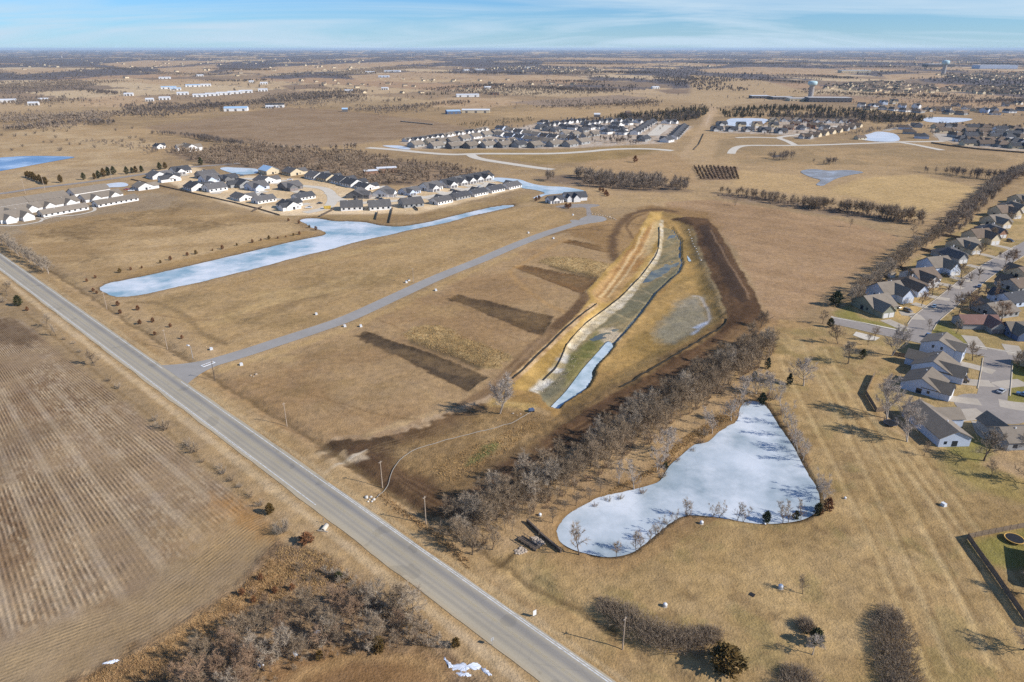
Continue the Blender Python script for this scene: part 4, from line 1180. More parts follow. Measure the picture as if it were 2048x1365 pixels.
def gen_tree(name, seed, H=10.0, spread=3.6, n1=11, n2=7, n3=11, trunk_r=0.19, low=0.25, up=0.55, twig=0.035, twig_len=1.25, fork=1, lean=0.0):
    rg = np.random.RandomState(seed)
    T, K = TreeBuf(), TreeBuf()
    stems = []
    for k in range(fork):
        p = np.zeros(3)
        a = rg.uniform(0, 6.28)
        d = unit(np.array([math.cos(a) * (0.10 + 0.28 * (fork > 1)) + lean, math.sin(a) * (0.10 + 0.28 * (fork > 1)), 1.0]))
        pts = [p]
        h = H * rg.uniform(0.78, 0.9)
        ns = 6
        for i in range(ns):
            d = unit(d + rg.normal(size=3) * 0.10 + np.array([0, 0, 0.10]))
            p = p + d * h / ns
            pts.append(p)
        r = trunk_r / math.sqrt(fork)
        for i in range(ns):
            T.seg(pts[i], pts[i + 1], r * (1 - i / ns * 0.85) * (1.25 if i == 0 else 1), r * (1 - (i + 1) / ns * 0.85), 6)
        stems.append((np.array(pts), r))
    for (pts, r) in stems:
        m = n1 // fork + 1
        for j in range(m):
            t = low + (1 - low) * (j + rg.uniform(0, 0.9)) / m
            t = min(t, 0.99)
            i = int(t * (len(pts) - 1))
            q = pts[i] + (pts[i + 1] - pts[i]) * (t * (len(pts) - 1) - i)
            az = j * 2.4 + rg.uniform(-0.5, 0.5)
            el = up * (0.55 + 0.75 * t) + rg.uniform(-0.12, 0.2)
            d = np.array([math.cos(az) * math.cos(el), math.sin(az) * math.cos(el), math.sin(el)])
            L = spread * (1.18 - 0.62 * t) * rg.uniform(0.75, 1.15)
            rr = r * (0.46 - 0.25 * t) + 0.015
            c = [q]
            for s_ in range(3):
                d = unit(d + rg.normal(size=3) * 0.16 + np.array([0, 0, 0.16]))
                c.append(c[-1] + d * L / 3)
            for s_ in range(3):
                T.seg(c[s_], c[s_ + 1], rr * (1 - 0.28 * s_), rr * (1 - 0.28 * (s_ + 1)), 4)
            for j2 in range(n2):
                t2 = 0.22 + 0.78 * (j2 + rg.uniform(0, 0.9)) / n2
                t2 = min(t2, 0.999)
                i2 = int(t2 * 3)
                q2 = c[i2] + (c[i2 + 1] - c[i2]) * (t2 * 3 - i2)
                d2 = unit(d * 0.7 + rg.normal(size=3) * 0.62 + np.array([0, 0, 0.30]))
                L2 = L * rg.uniform(0.26, 0.5) * (1.15 - 0.5 * t2)
                e2 = q2 + d2 * L2
                K.seg(q2, e2, rr * 0.40 + 0.004, 0.010, 3)
                for j3 in range(n3):
                    t3 = 0.15 + 0.85 * (j3 + rg.uniform(0, 1)) / n3
                    q3 = q2 + (e2 - q2) * min(t3, 1)
                    d3 = unit(d2 * 0.8 + rg.normal(size=3) * 0.6 + np.array([0, 0, 0.22]))
                    K.sliver(q3, q3 + d3 * twig_len * rg.uniform(0.45, 1.1), twig * rg.uniform(0.7, 1.25), rg)
    return T.mesh(name + '_trunk'), K.mesh(name + '_crown')
def gen_shrub(name, seed, H=2.0, Rr=1.6, n=260, w=0.04, stems=9):
    rg = np.random.RandomState(seed)
    T, K = TreeBuf(), TreeBuf()
    for s_ in range(stems):
        a = rg.uniform(0, 6.28)
        rad = Rr * math.sqrt(rg.uniform(0, 1)) * 0.8
        p0 = np.array([math.cos(a) * rad * 0.3, math.sin(a) * rad * 0.3, 0])
        p1 = np.array([math.cos(a) * rad, math.sin(a) * rad, H * rg.uniform(0.55, 0.85)])
        T.seg(p0, p1, 0.045, 0.015, 3)
        for k in range(n // stems):
            t = rg.uniform(0.15, 1.0)
            q = p0 + (p1 - p0) * t
            d = unit(np.array([math.cos(a) * 0.5, math.sin(a) * 0.5, 0.8]) + rg.normal(size=3) * 0.65)
            K.sliver(q, q + d * H * rg.uniform(0.2, 0.5), w * rg.uniform(0.7, 1.4), rg)
    return T.mesh(name + '_trunk'), K.mesh(name + '_crown')
def gen_cedar(name, seed, H=5.0, Rr=2.0, n=1500, s=0.32, pointy=0.8):
    """an evergreen: short trunk, sprays of scale leaves standing out unevenly round it."""
    rg = np.random.RandomState(seed)
    T, K = TreeBuf(), TreeBuf()
    T.seg(np.zeros(3), np.array([0, 0, H * 0.9]), 0.11 * Rr, 0.03, 6)
    nb = max(26, n // 34)
    for b_ in range(nb):
        t = (b_ + rg.uniform(0, 1)) / nb
        z0 = H * (0.04 + 0.9 * t)
        rr = Rr * (math.sin(min(1.0, 0.30 + t * 1.1) * math.pi / 2) if t < 0.35 else 1.0) * (1 - max(0, (t - 0.2) / 0.8) ** (1 / pointy)) * rg.uniform(0.72, 1.12) + 0.12
        az = b_ * 2.399 + rg.uniform(-0.5, 0.5)
        d = unit(np.array([math.cos(az), math.sin(az), rg.uniform(0.15, 0.7)]))
        c0 = np.array([0, 0, z0])
        tip = c0 + d * rr
        T.seg(c0, c0 + d * rr * 0.8, 0.03, 0.01, 3)
        for k in range(n // nb):
            u = rg.uniform(0.25, 1.0) ** 0.7
            q = c0 + d * rr * u + rg.normal(size=3) * s * (0.75 - 0.3 * u)
            if q[2] < 0.05: q[2] = 0.05 + rg.uniform(0, 0.2)
            e = unit(d + rg.normal(size=3) * 0.7 + np.array([0, 0, 0.5])) * s * rg.uniform(0.8, 1.7)
            sd_ = unit(np.cross(e, rg.normal(size=3))) * s * rg.uniform(0.25, 0.5)
            i0 = len(K.v)
            K.v += [q - sd_ * 0.4, q + e * 0.5 - sd_, q + e, q + e * 0.5 + sd_]
            K.f += [(i0, i0 + 1, i0 + 2), (i0, i0 + 2, i0 + 3)]
    return T.mesh(name + '_trunk'), K.mesh(name + '_crown')

TREES = {
    'belt': [gen_tree('belt%d' % i, 10 + i, H=10.5, spread=4.6, n1=14, n2=8, n3=15, low=0.16, up=0.60, twig=0.062, twig_len=1.4) for i in range(5)],
    'broad': [gen_tree('broad%d' % i, 30 + i, H=9.5, spread=5.2, n1=15, n2=9, n3=15, trunk_r=0.24, low=0.24, up=0.55, twig=0.07, twig_len=1.3, fork=1 + i % 2) for i in range(4)],
    'tall': [gen_tree('tall%d' % i, 50 + i, H=15.5, spread=7.6, n1=20, n2=11, n3=16, trunk_r=0.34, low=0.16, up=0.72, twig=0.085, twig_len=1.7, fork=2 + i) for i in range(2)],
    'slim': [gen_tree('slim%d' % i, 60 + i, H=7.5, spread=1.9, n1=13, n2=6, n3=9, trunk_r=0.10, low=0.15, up=0.75, twig=0.04, twig_len=0.8, fork=1 + i % 3) for i in range(4)],
    'small': [gen_tree('small%d' % i, 70 + i, H=5.0, spread=2.2, n1=11, n2=6, n3=9, trunk_r=0.10, low=0.3, up=0.6, twig=0.04, twig_len=0.8) for i in range(3)],
}
SHRUBS = [gen_shrub('shrub%d' % i, 80 + i) for i in range(3)]
CEDARS = [gen_cedar('cedar%d' % i, 90 + i, H=5.2, Rr=2.0, n=1500) for i in range(2)]
CEDARS_S = [gen_cedar('youngcedar%d' % i, 95 + i, H=2.4, Rr=1.05, n=600, s=0.24) for i in range(2)]
SPRUCE = [gen_cedar('spruce', 99, H=7.0, Rr=2.2, n=1600, s=0.34, pointy=1.1)]
_trng = random.Random(7)
def place_tree(x, y, meshes, label, cat='tree', group=None, name='bare_tree', bark=None, twig=None, h=1.0, rz=None, world=False, crown_name='crown', sx=None):
    """(x, y) is the photo pixel of the foot, unless world is set."""
    if not world:
        X, Y = P(x, y)
        for _ in range(2):
            X, Y = P(x, y, ground_z(float(X), float(Y)))
    else:
        X, Y = x, y
    z = ground_z(float(X), float(Y)) - 0.05
    t, k = meshes
    e = empty(name, (float(X), float(Y), z), _trng.uniform(0, 6.28) if rz is None else rz, h if sx is None else (sx, sx, h))
    link('trunk', t, bark or M_BARK, e)
    link(crown_name, k, twig or M_TWIG, e)
    tag(e, label, cat, group)
    return e
def pick(kind): return _trng.choice(TREES[kind])
def along(line, step, jitter, n=None, spl=5):
    a = curve(PP(line), spl)
    seg = np.linalg.norm(np.diff(a, axis=0), axis=1)
    cum = np.r_[0, np.cumsum(seg)]
    out = []
    s = step * 0.5
    while s < cum[-1]:
        i = int(np.searchsorted(cum, s) - 1)
        t = (s - cum[i]) / seg[i]
        p = a[i] + (a[i + 1] - a[i]) * t
        out.append((p[0] + _trng.uniform(-jitter, jitter), p[1] + _trng.uniform(-jitter, jitter), s / cum[-1]))
        s += step * _trng.uniform(0.75, 1.25)
    return out
def scatter_in(poly, n, seed):
    rg = np.random.RandomState(seed)
    w = PP(poly)
    lo, hi = w.min(0), w.max(0)
    out = []
    while len(out) < n:
        c = rg.uniform(lo, hi, (n * 3, 2))
        c = c[inside(c[:, 0], c[:, 1], w)]
        out += [tuple(p) for p in c]
    return out[:n]

# ---- far woods and hedges: each reads as one mass
def far_trees(name, pts, H, seed, mat, label=None, n=26, w=0.16, ever=False, cat='woodland'):
    """pts: world positions. One object: every tree a stem and a spray of branches."""
    rg = np.random.RandomState(seed)
    pts = np.array(pts)
    m = len(pts)
    h = H * rg.uniform(0.65, 1.15, m)
    V = np.zeros((m, n + 1, 3, 3))
    az = rg.uniform(0, 6.283, (m, n))
    if ever:
        t = rg.uniform(0, 1, (m, n))
        r0 = (1 - t) * 0.36
        base = np.stack([np.cos(az) * r0 * 0.2, np.sin(az) * r0 * 0.2, t * 0.85], -1)
        tip = np.stack([np.cos(az) * (r0 + 0.08), np.sin(az) * (r0 + 0.08), t * 0.85 + 0.10 + 0.12 * rg.uniform(0, 1, (m, n))], -1)
    else:
        u = rg.uniform(0, 1, (m, n))
        el = rg.uniform(0.25, 1.5, (m, n))
        c0 = np.stack([np.zeros_like(u), np.zeros_like(u), 0.18 + 0.5 * u], -1)
        rr = 0.42 * rg.uniform(0.6, 1.1, (m, n)) * (1.15 - 0.5 * u)
        dirv = np.stack([np.cos(az) * np.cos(el), np.sin(az) * np.cos(el), np.sin(el)], -1)
        st = rg.uniform(0.0, 0.55, (m, n))[..., None]
        base = c0 + dirv * rr[..., None] * st
        tip = c0 + (dirv + rg.normal(size=(m, n, 3)) * 0.25) * rr[..., None] * 1.15
    d = tip - base
    s = np.cross(d, rg.normal(size=(m, n, 3)))
    s /= np.linalg.norm(s, axis=-1, keepdims=True) + 1e-9
    ww = (w / H) * rg.uniform(0.6, 1.4, (m, n, 1))
    V[:, :n, 0] = base - s * ww
    V[:, :n, 1] = base + s * ww
    V[:, :n, 2] = tip
    tw_ = 0.02
    V[:, n, 0] = (-tw_, 0, 0); V[:, n, 1] = (tw_, 0, 0); V[:, n, 2] = (0, 0, 0.7)
    V *= h[:, None, None, None]
    gz_ = np.array([ground_z(float(p[0]), float(p[1])) for p in pts]) if m < 4000 else np.zeros(m)
    V[..., 0] += pts[:, 0][:, None, None]
    V[..., 1] += pts[:, 1][:, None, None]
    V[..., 2] += gz_[:, None, None]
    nt_ = m * (n + 1)
    me = np_mesh(name, V.reshape(-1, 3), np.arange(nt_ * 3).reshape(-1, 3))
    o = link(name, me, mat)
    tag(o, label, cat, kind='stuff')
    return o
M_WOOD = mat_noise('far_wood_twigs', (168,150,130), 0.02, 0.22, 0.95, (144,128,112))
M_WOOD_L = mat_noise('brush_wood_twigs', (176,154,128), 0.02, 0.25, 0.95, (148,128,108))
M_WOOD_D = mat_noise('far_wood_dark', (130,117,106), 0.02, 0.22, 0.95, (108,98,91))
M_WOOD_E = mat_noise('far_evergreens', (78,76,60), 0.02, 0.25, 0.95, (60,62,52))
M_WOOD_P = mat_noise('far_wood_pale', (178,156,128), 0.02, 0.2, 0.95, (146,126,104))
def wood_band(line, width, step, H, seed, mat, label, n=40, w=0.14, ever=False, name='woodland'):
    a = curve(PP(line), 5)
    seg = np.linalg.norm(np.diff(a, axis=0), axis=1)
    rg = np.random.RandomState(seed)
    cnt = int(seg.sum() * width / step ** 2)
    cum = np.r_[0, np.cumsum(seg)]
    s = rg.uniform(0, cum[-1], cnt)
    i = np.clip(np.searchsorted(cum, s) - 1, 0, len(seg) - 1)
    p = a[i] + (a[i + 1] - a[i]) * ((s - cum[i]) / seg[i])[:, None] + rg.uniform(-0.5, 0.5, (cnt, 2)) * width
    return far_trees(name, p, H, seed, mat, label, n, w, ever)
def wood_area(poly, step, H, seed, mat, label, n=36, w=0.16, ever=False, name='woodland'):
    w_ = PP(poly)
    ar = 0.5 * abs(np.sum(w_[:, 0] * np.roll(w_[:, 1], -1) - np.roll(w_[:, 0], -1) * w_[:, 1]))
    pts = np.array(scatter_in(poly, int(ar / step ** 2), seed))
    keep = fbm(pts[:, 0], pts[:, 1], 45, 3, seed) > 0.37
    return far_trees(name, pts[keep], H, seed, mat, label, n, w, ever)
# the shelterbelt between the earthworks and the front pond
BELT = [(905,1070),(945,1048),(990,1025),(1040,1003),(1098,970),(1153,940),(1221,893),(1279,858),(1350,812),(1420,765),(1480,728),(1525,690)]
belt_lab = ['bare shelterbelt tree nearest the highway', 'bare shelterbelt tree above the pond narrows',
            'bare shelterbelt tree above the widening pond', 'bare shelterbelt tree by the stubble field']
def belt_label(t): return belt_lab[min(3, int(t * 4))]
for (off, st) in ((-2.0, 4.2), (3.6, 4.6)):
    for (X, Y, t) in along(BELT, st, 1.6):
        place_tree(X - 0.72 * off, Y + 0.69 * off, pick('belt'), belt_label(t) + (', in the line facing the pond' if off < 0 else ', in the line facing the dirt track'), group='bare trees of the shelterbelt', world=True, h=_trng.uniform(0.70, 1.05), twig=_trng.choice([M_TWIG, M_TWIG, M_TWIG_GREY]))
for (X, Y, t) in along(BELT, 5.5, 1.5):
    place_tree(X + 4.6, Y - 4.4, _trng.choice(SHRUBS), 'bare scrub bush at the foot of the shelterbelt, pond side', 'bush', 'scrub bushes under the shelterbelt', 'scrub_bush', world=True, h=_trng.uniform(0.8, 1.6), twig=M_TWIG_RED)
wood_band([(915,1076),(945,1058),(1040,1010),(1098,978),(1153,948),(1221,902),(1279,867),(1350,822),(1420,773),(1480,735),(1522,700)], 12, 2.5, 8.0, 333, M_TWIG, 'dense bare brush filling the shelterbelt between its trees', 95, 0.05, name='undergrowth')
for (x, y, h, lab) in ((915,1085,0.75,'bare tree standing at the highway end of the shelterbelt'), (945,1110,0.8,'bare tree at the low corner of the shelterbelt, above the ditch'), (985,1100,0.7,'bare tree between the belt corner and the spillway meadow'), (975,1060,0.85,'bare tree second in from the highway end of the belt')):
    place_tree(x, y, pick('belt'), lab, group='trees at the belt corner', h=h)

# trees round the front pond
pale = 'pale-barked bare tree'
for (x, y, k, h, lab) in (
    (1237,968,'slim',1.15,'pale-barked slim tree on the strip between belt and pond, nearest the pond narrows'), (1268,978,'slim',1.45,'pale-barked slim tree right on the north bank, beside the pond narrows'),
    (1316,945,'slim',1.55,'tall pale-barked tree on the north bank with a dark bush at its foot'), (1335,905,'broad',0.95,'broad pale tree on the north bank where the pond begins to widen'),
    (1326,925,'slim',1.2,'pale tree close behind the broad pale tree on the north bank'), (1424,868,'slim',1.35,'pale tree above the straight part of the north bank'),
    (1412,850,'slim',1.0,'thin pale tree a little back from the straight north bank'), (1462,842,'broad',0.8,'pale tree at the inner corner below the pond tip'), (1475,818,'slim',1.5,'tall pale tree at the left of the pond tip'),
    (1486,795,'broad',0.85,'pale bare tree just above the pond tip'), (1512,788,'broad',0.9,'pale bare tree behind the pond tip, middle of the cluster'), (1538,792,'broad',0.9,'pale bare tree behind the pond tip, right of the cluster'),
    (1560,812,'slim',1.5,'pale tree at the top of the east bank'), (1567,845,'slim',1.4,'pale tree on the upper east bank'), (1582,872,'slim',1.4,'pale tree halfway along the east bank'), (1596,902,'broad',0.75,'broad pale tree on the lower east bank'),
    (1605,922,'slim',1.3,'pale tree on the lower east bank above the corner'), (1640,985,'slim',1.2,'pale tree at the east corner of the pond'), (1648,1000,'broad',0.6,'low spreading pale tree at the east corner of the pond')):
    place_tree(x, y, pick(k), lab, group='pale trees round the front pond', bark=M_BARK_PALE, twig=M_TWIG_PALE, h=h)
for (x, y, k, h, lab) in (
    (1158,1096,'small',1.95,'forked bare tree on the west tip of the front pond'), (1232,1104,'small',1.1,'crooked small tree leaning on the south bank near the west tip'), (1272,1092,'slim',0.95,'slim dark sapling on the south bank, first after the bend'),
    (1281,1086,'slim',1.1,'slim dark sapling beside the first one on the south bank'), (1300,1073,'slim',0.7,'short sapling midway up the sloping south bank'), (1312,1064,'small',1.0,'spreading small tree midway up the sloping south bank'),
    (1326,1055,'slim',0.85,'slim sapling near the top of the sloping south bank'), (1345,1042,'slim',0.8,'short sapling left of the red-stemmed bush on the south bank'), (1375,1026,'small',1.25,'spreading tree at the bend of the south bank'),
    (1424,1029,'slim',0.85,'sapling on the straight south bank, first right of the bend'), (1438,1030,'slim',0.9,'sapling on the straight south bank, second right of the bend'), (1474,1036,'slim',1.0,'sapling on the straight south bank, left one of the middle pair'),
    (1486,1038,'slim',0.95,'sapling on the straight south bank, right one of the middle pair'), (1566,1040,'slim',1.2,'sapling between the two small cedars on the south bank'), (1577,1039,'slim',1.1,'sapling close to the right-hand small cedar on the south bank'), (1602,1034,'slim',1.05,'sapling right of the small cedars on the south bank'),
    (1200,985,'small',1.0,'small dark tree on the strip between belt and pond, near the spillway'), (1178,1000,'small',0.85,'small dark tree on the bank above the west tip'), (1152,1012,'small',1.1,'crooked dark tree by the west tip, belt side'), (1105,1040,'small',1.0,'bare dark tree beside the wooden dam rail'), (1130,1022,'small',0.8,'twisted small tree between dam rail and pond')):
    place_tree(x, y + (7 if y > 1022 else 0) + (7 if y > 1040 and 1150 < x < 1335 else 0), pick(k), lab, group='saplings on the bank of the front pond', h=h * 0.92, twig=M_TWIG)
for (x, y, m, tw, h, lab) in ((1532,1046,CEDARS[0],M_SPRUCE,0.78,'dark green conical cedar on the south bank of the front pond'), (1591,1041,CEDARS[1],M_CEDAR,0.62,'smaller cedar right of the dark conical one on the south bank'), (1634,1032,CEDARS[0],M_CEDAR,0.8,'olive cedar at the south-east corner of the front pond'),
    (1655,1022,CEDARS[1],M_CEDAR_RED,0.85,'reddish brown cedar beside the olive one at the pond corner'), (1330,938,CEDARS_S[0],M_CEDAR,1.0,'small green cedar among the pale trees of the north bank'), (1524,806,CEDARS[1],M_SPRUCE,0.95,'dark cedar behind the tip of the front pond'), (1508,762,CEDARS[0],M_SPRUCE,0.8,'dark cedar at the far end of the belt, above the pond tip'),
    (1578,770,SPRUCE[0],M_SPRUCE,0.72,'dark spruce beside the open bare tree on the lawn'), (1535,738,SPRUCE[0],M_SPRUCE,0.72,'dark spruce at the end of the shelterbelt')):
    place_tree(x, y, m, lab, group='evergreens round the front pond', name='cedar_tree', twig=tw, h=h)
for k, (x, y, h) in enumerate(((1322,955,1.5),(1336,925,1.2),(1408,872,1.6),(1400,885,1.3),(1490,812,1.8),(1530,800,1.9),(1545,800,1.8),(1560,830,1.4),(1575,855,1.3),(1590,885,1.3),(1600,912,1.2),(1612,935,1.0),(1640,975,1.2),(1375,1032,1.1),(1240,1000,1.0),(1285,988,1.2),(1215,1005,1.0),(1190,1015,0.9),(1385,905,1.0),(1355,925,1.0),(1330,1050,0.8))):
    place_tree(x, y, SHRUBS[k % 3], 'bare brush at the edge of the front pond', 'bush', 'brush on the pond banks', 'scrub_bush', h=h, twig=M_TWIG_RED if k % 2 else M_TWIG_GREY)

# single trees
place_tree(1000, 828, TREES['tall'][0], 'big pale bare tree standing alone at the mouth of the earthworks', bark=M_BARK_PALE, twig=M_TWIG_PALE, h=1.0, sx=0.95)
for (x, y, k, h, tw, lab) in ((1607,772,'broad',0.95,M_TWIG_PALE,'open-crowned pale tree on the lawn left of the corner houses'), (1696,728,'broad',0.78,M_TWIG_GREY,'round-crowned grey tree on the lawn, next to a yellow-green cedar'),
    (1675,688,'broad',0.72,M_TWIG,'round brown tree near the street end'), (1645,648,'small',1.15,M_TWIG,'small tree at the field edge by the street end'), (1748,682,'small',1.2,M_TWIG,'small tree in the concrete pad by the street'),
    (1784,712,'tall',0.85,M_TWIG_PALE,'large pale tree behind the corner house by the street'), (1736,690,'small',0.9,M_TWIG,'small tree left of the concrete pad'),
    (1774,838,'tall',0.95,M_TWIG_PALE,'huge pale tree by the trampoline behind the grey-roofed houses'), (1814,884,'tall',0.92,M_TWIG_PALE,'huge pale tree in front of the blue-walled house'),
    (1968,922,'broad',0.95,M_TWIG_GREY,'grey tree in a mulch ring right of the blue-walled house'), (1848,912,'small',0.8,M_TWIG,'small round tree on the lawn below the blue-walled house'), (1980,955,'small',0.95,M_TWIG,'small tree on the lawn in front of the porch house'), (2052,968,'broad',0.7,M_TWIG,'tree at the right edge beside the porch house'),
    (1605,1188,'small',1.0,M_TWIG,'small bare tree by the white dome on the lawn'), (1625,1310,'small',1.2,M_TWIG_PALE,'pale bare tree before a dark cedar at the bottom lawn'), (1945,722,'broad',0.62,M_TWIG,'bare tree in the corner lawn by the cul-de-sac'),
    (2034,735,'broad',0.6,M_TWIG,'bare tree on the green island lawn'), (2046,900,'small',1.0,M_TWIG,'small bare tree by the cul-de-sac bulb'), (1870,868,'small',0.85,M_TWIG,'leafless sapling at the driveway beside the blue-walled house'),
    (1843,612,'broad',0.66,M_TWIG_RED,'bare tree before the white two-gabled house'), (1864,592,'broad',0.75,M_TWIG_RED,'bare tree by the second driveway of the street row'), (1922,558,'broad',0.75,M_TWIG,'bare tree by the third driveway of the street row'), (1959,512,'broad',0.7,M_TWIG,'bare tree by the fifth driveway of the street row'),
    (1985,480,'broad',0.7,M_TWIG,'bare tree by the sixth driveway of the street row'), (1918,628,'broad',0.78,M_TWIG,'bare tree on the verge across from the white two-gabled house'), (1940,622,'broad',0.85,M_TWIG_RED,'reddish tree behind the verge tree by the bend'), (1994,605,'small',1.2,M_TWIG_RED,'orange-brown young tree in a front lawn right of the street'),
    (2022,535,'broad',0.9,M_TWIG_RED,'wide brown tree right of the curved street'), (2003,645,'broad',0.9,M_TWIG_RED,'wide bare tree over the grey-roofed house by the red roof'), (1912,668,'small',1.2,M_TWIG_GREY,'small tree on the lawn left of the red-roofed house'), (1858,660,'small',0.8,M_TWIG,'young tree in the yard of the corner house'),
    (2046,1300,'broad',0.8,M_TWIG_GREY,'bare tree beyond the fence at the right edge'), (2056,1190,'broad',0.8,M_TWIG_GREY,'bare tree in the fenced yard'), (1820,565,'broad',0.6,M_TWIG,'bare tree in a back garden behind the street row')):
    place_tree(x, y, _trng.choice(TREES[k]), lab, group=None, bark=M_BARK_PALE if tw is M_TWIG_PALE else M_BARK, twig=tw, h=h * (1.2 if y < 1000 and k != 'tall' else 1.0))
for (x, y, m, tw, h, sx, lab) in ((1452,1338,CEDARS[0],M_CEDAR_BRONZE,1.15,2.35,'big spreading bronze cedar at the end of the curved thicket'), (1630,1288,CEDARS[1],M_CEDAR,0.85,1.05,'dark green cedar behind a pale sapling on the bottom lawn'),
    (757,1304,CEDARS[0],M_CEDAR_BRONZE,0.8,1.0,'bronze cedar at the edge of the grass bowl'), (912,1294,CEDARS[1],M_CEDAR_BRONZE,0.5,0.6,'small bronze cedar beside the snow patch'), (541,1028,CEDARS[0],M_CEDAR_BRONZE,0.7,0.85,'bronze cedar behind the grey bush at the field corner'),
    (614,1086,CEDARS[1],M_CEDAR_RED,0.62,1.15,'round red-brown cedar between field corner and highway'), (38,612,CEDARS[0],M_CEDAR,1.1,1.25,'olive cedar on the field edge at the left of the highway'), (55,622,CEDARS_S[0],M_CEDAR_RED,0.9,0.9,'little cedar next to the olive cedar'),
    (1671,612,CEDARS[1],M_SPRUCE,1.5,2.0,'large dark pine at the corner of the green lawn'), (1660,655,CEDARS[0],M_CEDAR,0.9,1.0,'green cedar by the end of the street'), (1724,718,CEDARS[1],M_CEDAR,0.85,0.85,'yellow-green cedar touching the round grey tree'),
    (1962,603,CEDARS_S[0],M_CEDAR,1.3,1.3,'round evergreen shrub right of the bend'), (1640,1030,CEDARS_S[1],M_CEDAR_RED,0.9,0.9,'low reddish evergreen at the pond corner'), (678,1160,CEDARS_S[0],M_CEDAR,1.0,1.0,'small green cedar in the bottom thicket'), (640,1320,CEDARS_S[1],M_CEDAR_BRONZE,1.0,1.0,'small cedar inside the bottom wood')):
    place_tree(x, y, m, lab, name='cedar_tree', twig=tw, h=h, sx=sx)

# hedgerow on the field side of the highway
for (x, y, m, h, tw, lab) in ((15,592,'small',1.5,M_TWIG,'bare tree left of the olive cedar by the highway'), (-10,575,'broad',0.8,M_TWIG,'bare tree at the left edge beside the highway'), (95,655,'small',1.3,M_TWIG_GREY,'tangled grey tree at the field edge, upper one of the clump'), (112,672,'small',1.1,M_TWIG_GREY,'tangled grey tree at the field edge, lower one of the clump'),
    (190,732,'broad',0.66,M_TWIG,'wide bare tree beside the highway above the lane turn-off')):
    place_tree(x, y, _trng.choice(TREES[m]), lab, group='hedgerow trees by the highway', h=h, twig=tw)
for k, (x, y, h) in enumerate(((130,680,1.0),(148,688,0.8),(160,705,0.9),(218,762,1.2),(236,778,1.2),(310,842,1.2),(330,860,1.9),(322,856,1.7),(375,893,1.4),(390,905,1.6),(384,898,1.4),(446,948,1.2),(462,962,1.2),(440,938,0.9),(480,975,0.9),(500,996,1.2),(520,1012,1.2),(6,605,1.8),(405,925,0.9),(20,570,1.4))):
    place_tree(x, y, SHRUBS[k % 3], 'grey bare shrub in the hedgerow between field and highway', 'shrub', 'hedgerow shrubs by the highway', 'hedge_shrub', h=h, twig=M_TWIG_GREY if k % 3 else M_TWIG)
place_tree(566, 1066, gen_shrub('bigshrub', 401, 4.2, 3.0, 900, 0.05, 22), 'big round grey bush at the corner of the ploughed field', 'bush', None, 'grey_bush', twig=M_TWIG_GREY)
for k, (X, Y, t) in enumerate(along([(-12,470),(5,487),(30,505),(55,520),(80,535),(100,548)], 6.0, 1.0)):
    place_tree(X, Y, pick('belt'), 'bare lilac-grey tree in the row along the highway at the left edge', group='lilac-grey tree row at the left', world=True, h=_trng.uniform(0.7, 0.95), twig=M_TWIG_GREY, bark=M_BARK_PALE)
# wood at the bottom left
WOOD_BL = [(640,1200),(700,1180),(780,1215),(850,1255),(880,1290),(800,1300),(745,1310),(640,1325),(590,1345),(560,1400),(350,1420),(380,1345),(470,1290),(560,1240)]
for k, (X, Y) in enumerate(scatter_in(WOOD_BL, 44, 21)):
    place_tree(X, Y, pick(('belt', 'broad', 'small')[k % 3]), 'bare tree in the tangled wood at the bottom left, beside the grass bowl' if k % 2 else 'bare tree in the tangled wood at the bottom left, toward the highway', group='bare trees of the bottom wood', world=True, h=_trng.uniform(0.6, 0.95) * (1.4 if k % 3 == 2 else 1), twig=_trng.choice([M_TWIG, M_TWIG_GREY, M_TWIG_RED]))
for k, (X, Y) in enumerate(scatter_in([(560,1130),(680,1150),(740,1190),(860,1260),(900,1300),(620,1320),(520,1380),(280,1390),(420,1280),(500,1190)], 40, 22)):
    place_tree(X, Y, SHRUBS[k % 3], 'low brown scrub in the bottom left wood', 'shrub', 'scrub of the bottom wood', 'scrub_bush', world=True, h=_trng.uniform(0.5, 1.2), twig=_trng.choice([M_TWIG_RED, M_TWIG, M_TWIG_RED]))
for (x, y, lab) in ((522,1160,'lone dark red shrub, first along the rough edge of the field'), (484,1190,'lone dark red shrub, second along the rough edge of the field'), (585,1180,'dark red shrub standing apart in the rough grass above the wood'), (508,1205,'low dark shrub near the second one at the field edge'), (550,1186,'low dark shrub in the middle of the rough grass')):
    place_tree(x, y, CEDARS_S[0], lab, 'shrub', None, 'red_shrub', twig=M_CEDAR_RED, h=0.75)

far_trees('undergrowth', scatter_in(WOOD_BL, 150, 31), 2.4, 31, M_TWIG, 'tangled grey-brown undergrowth filling the bottom left wood', 60, 0.035, cat='undergrowth')
far_trees('undergrowth', scatter_in([(640,1140),(700,1150),(745,1190),(790,1215),(860,1255),(900,1300),(860,1300),(780,1260),(690,1190)], 150, 32), 2.4, 32, M_TWIG_GREY, 'grey brush along the highway side of the bottom wood', 60, 0.035, cat='undergrowth')
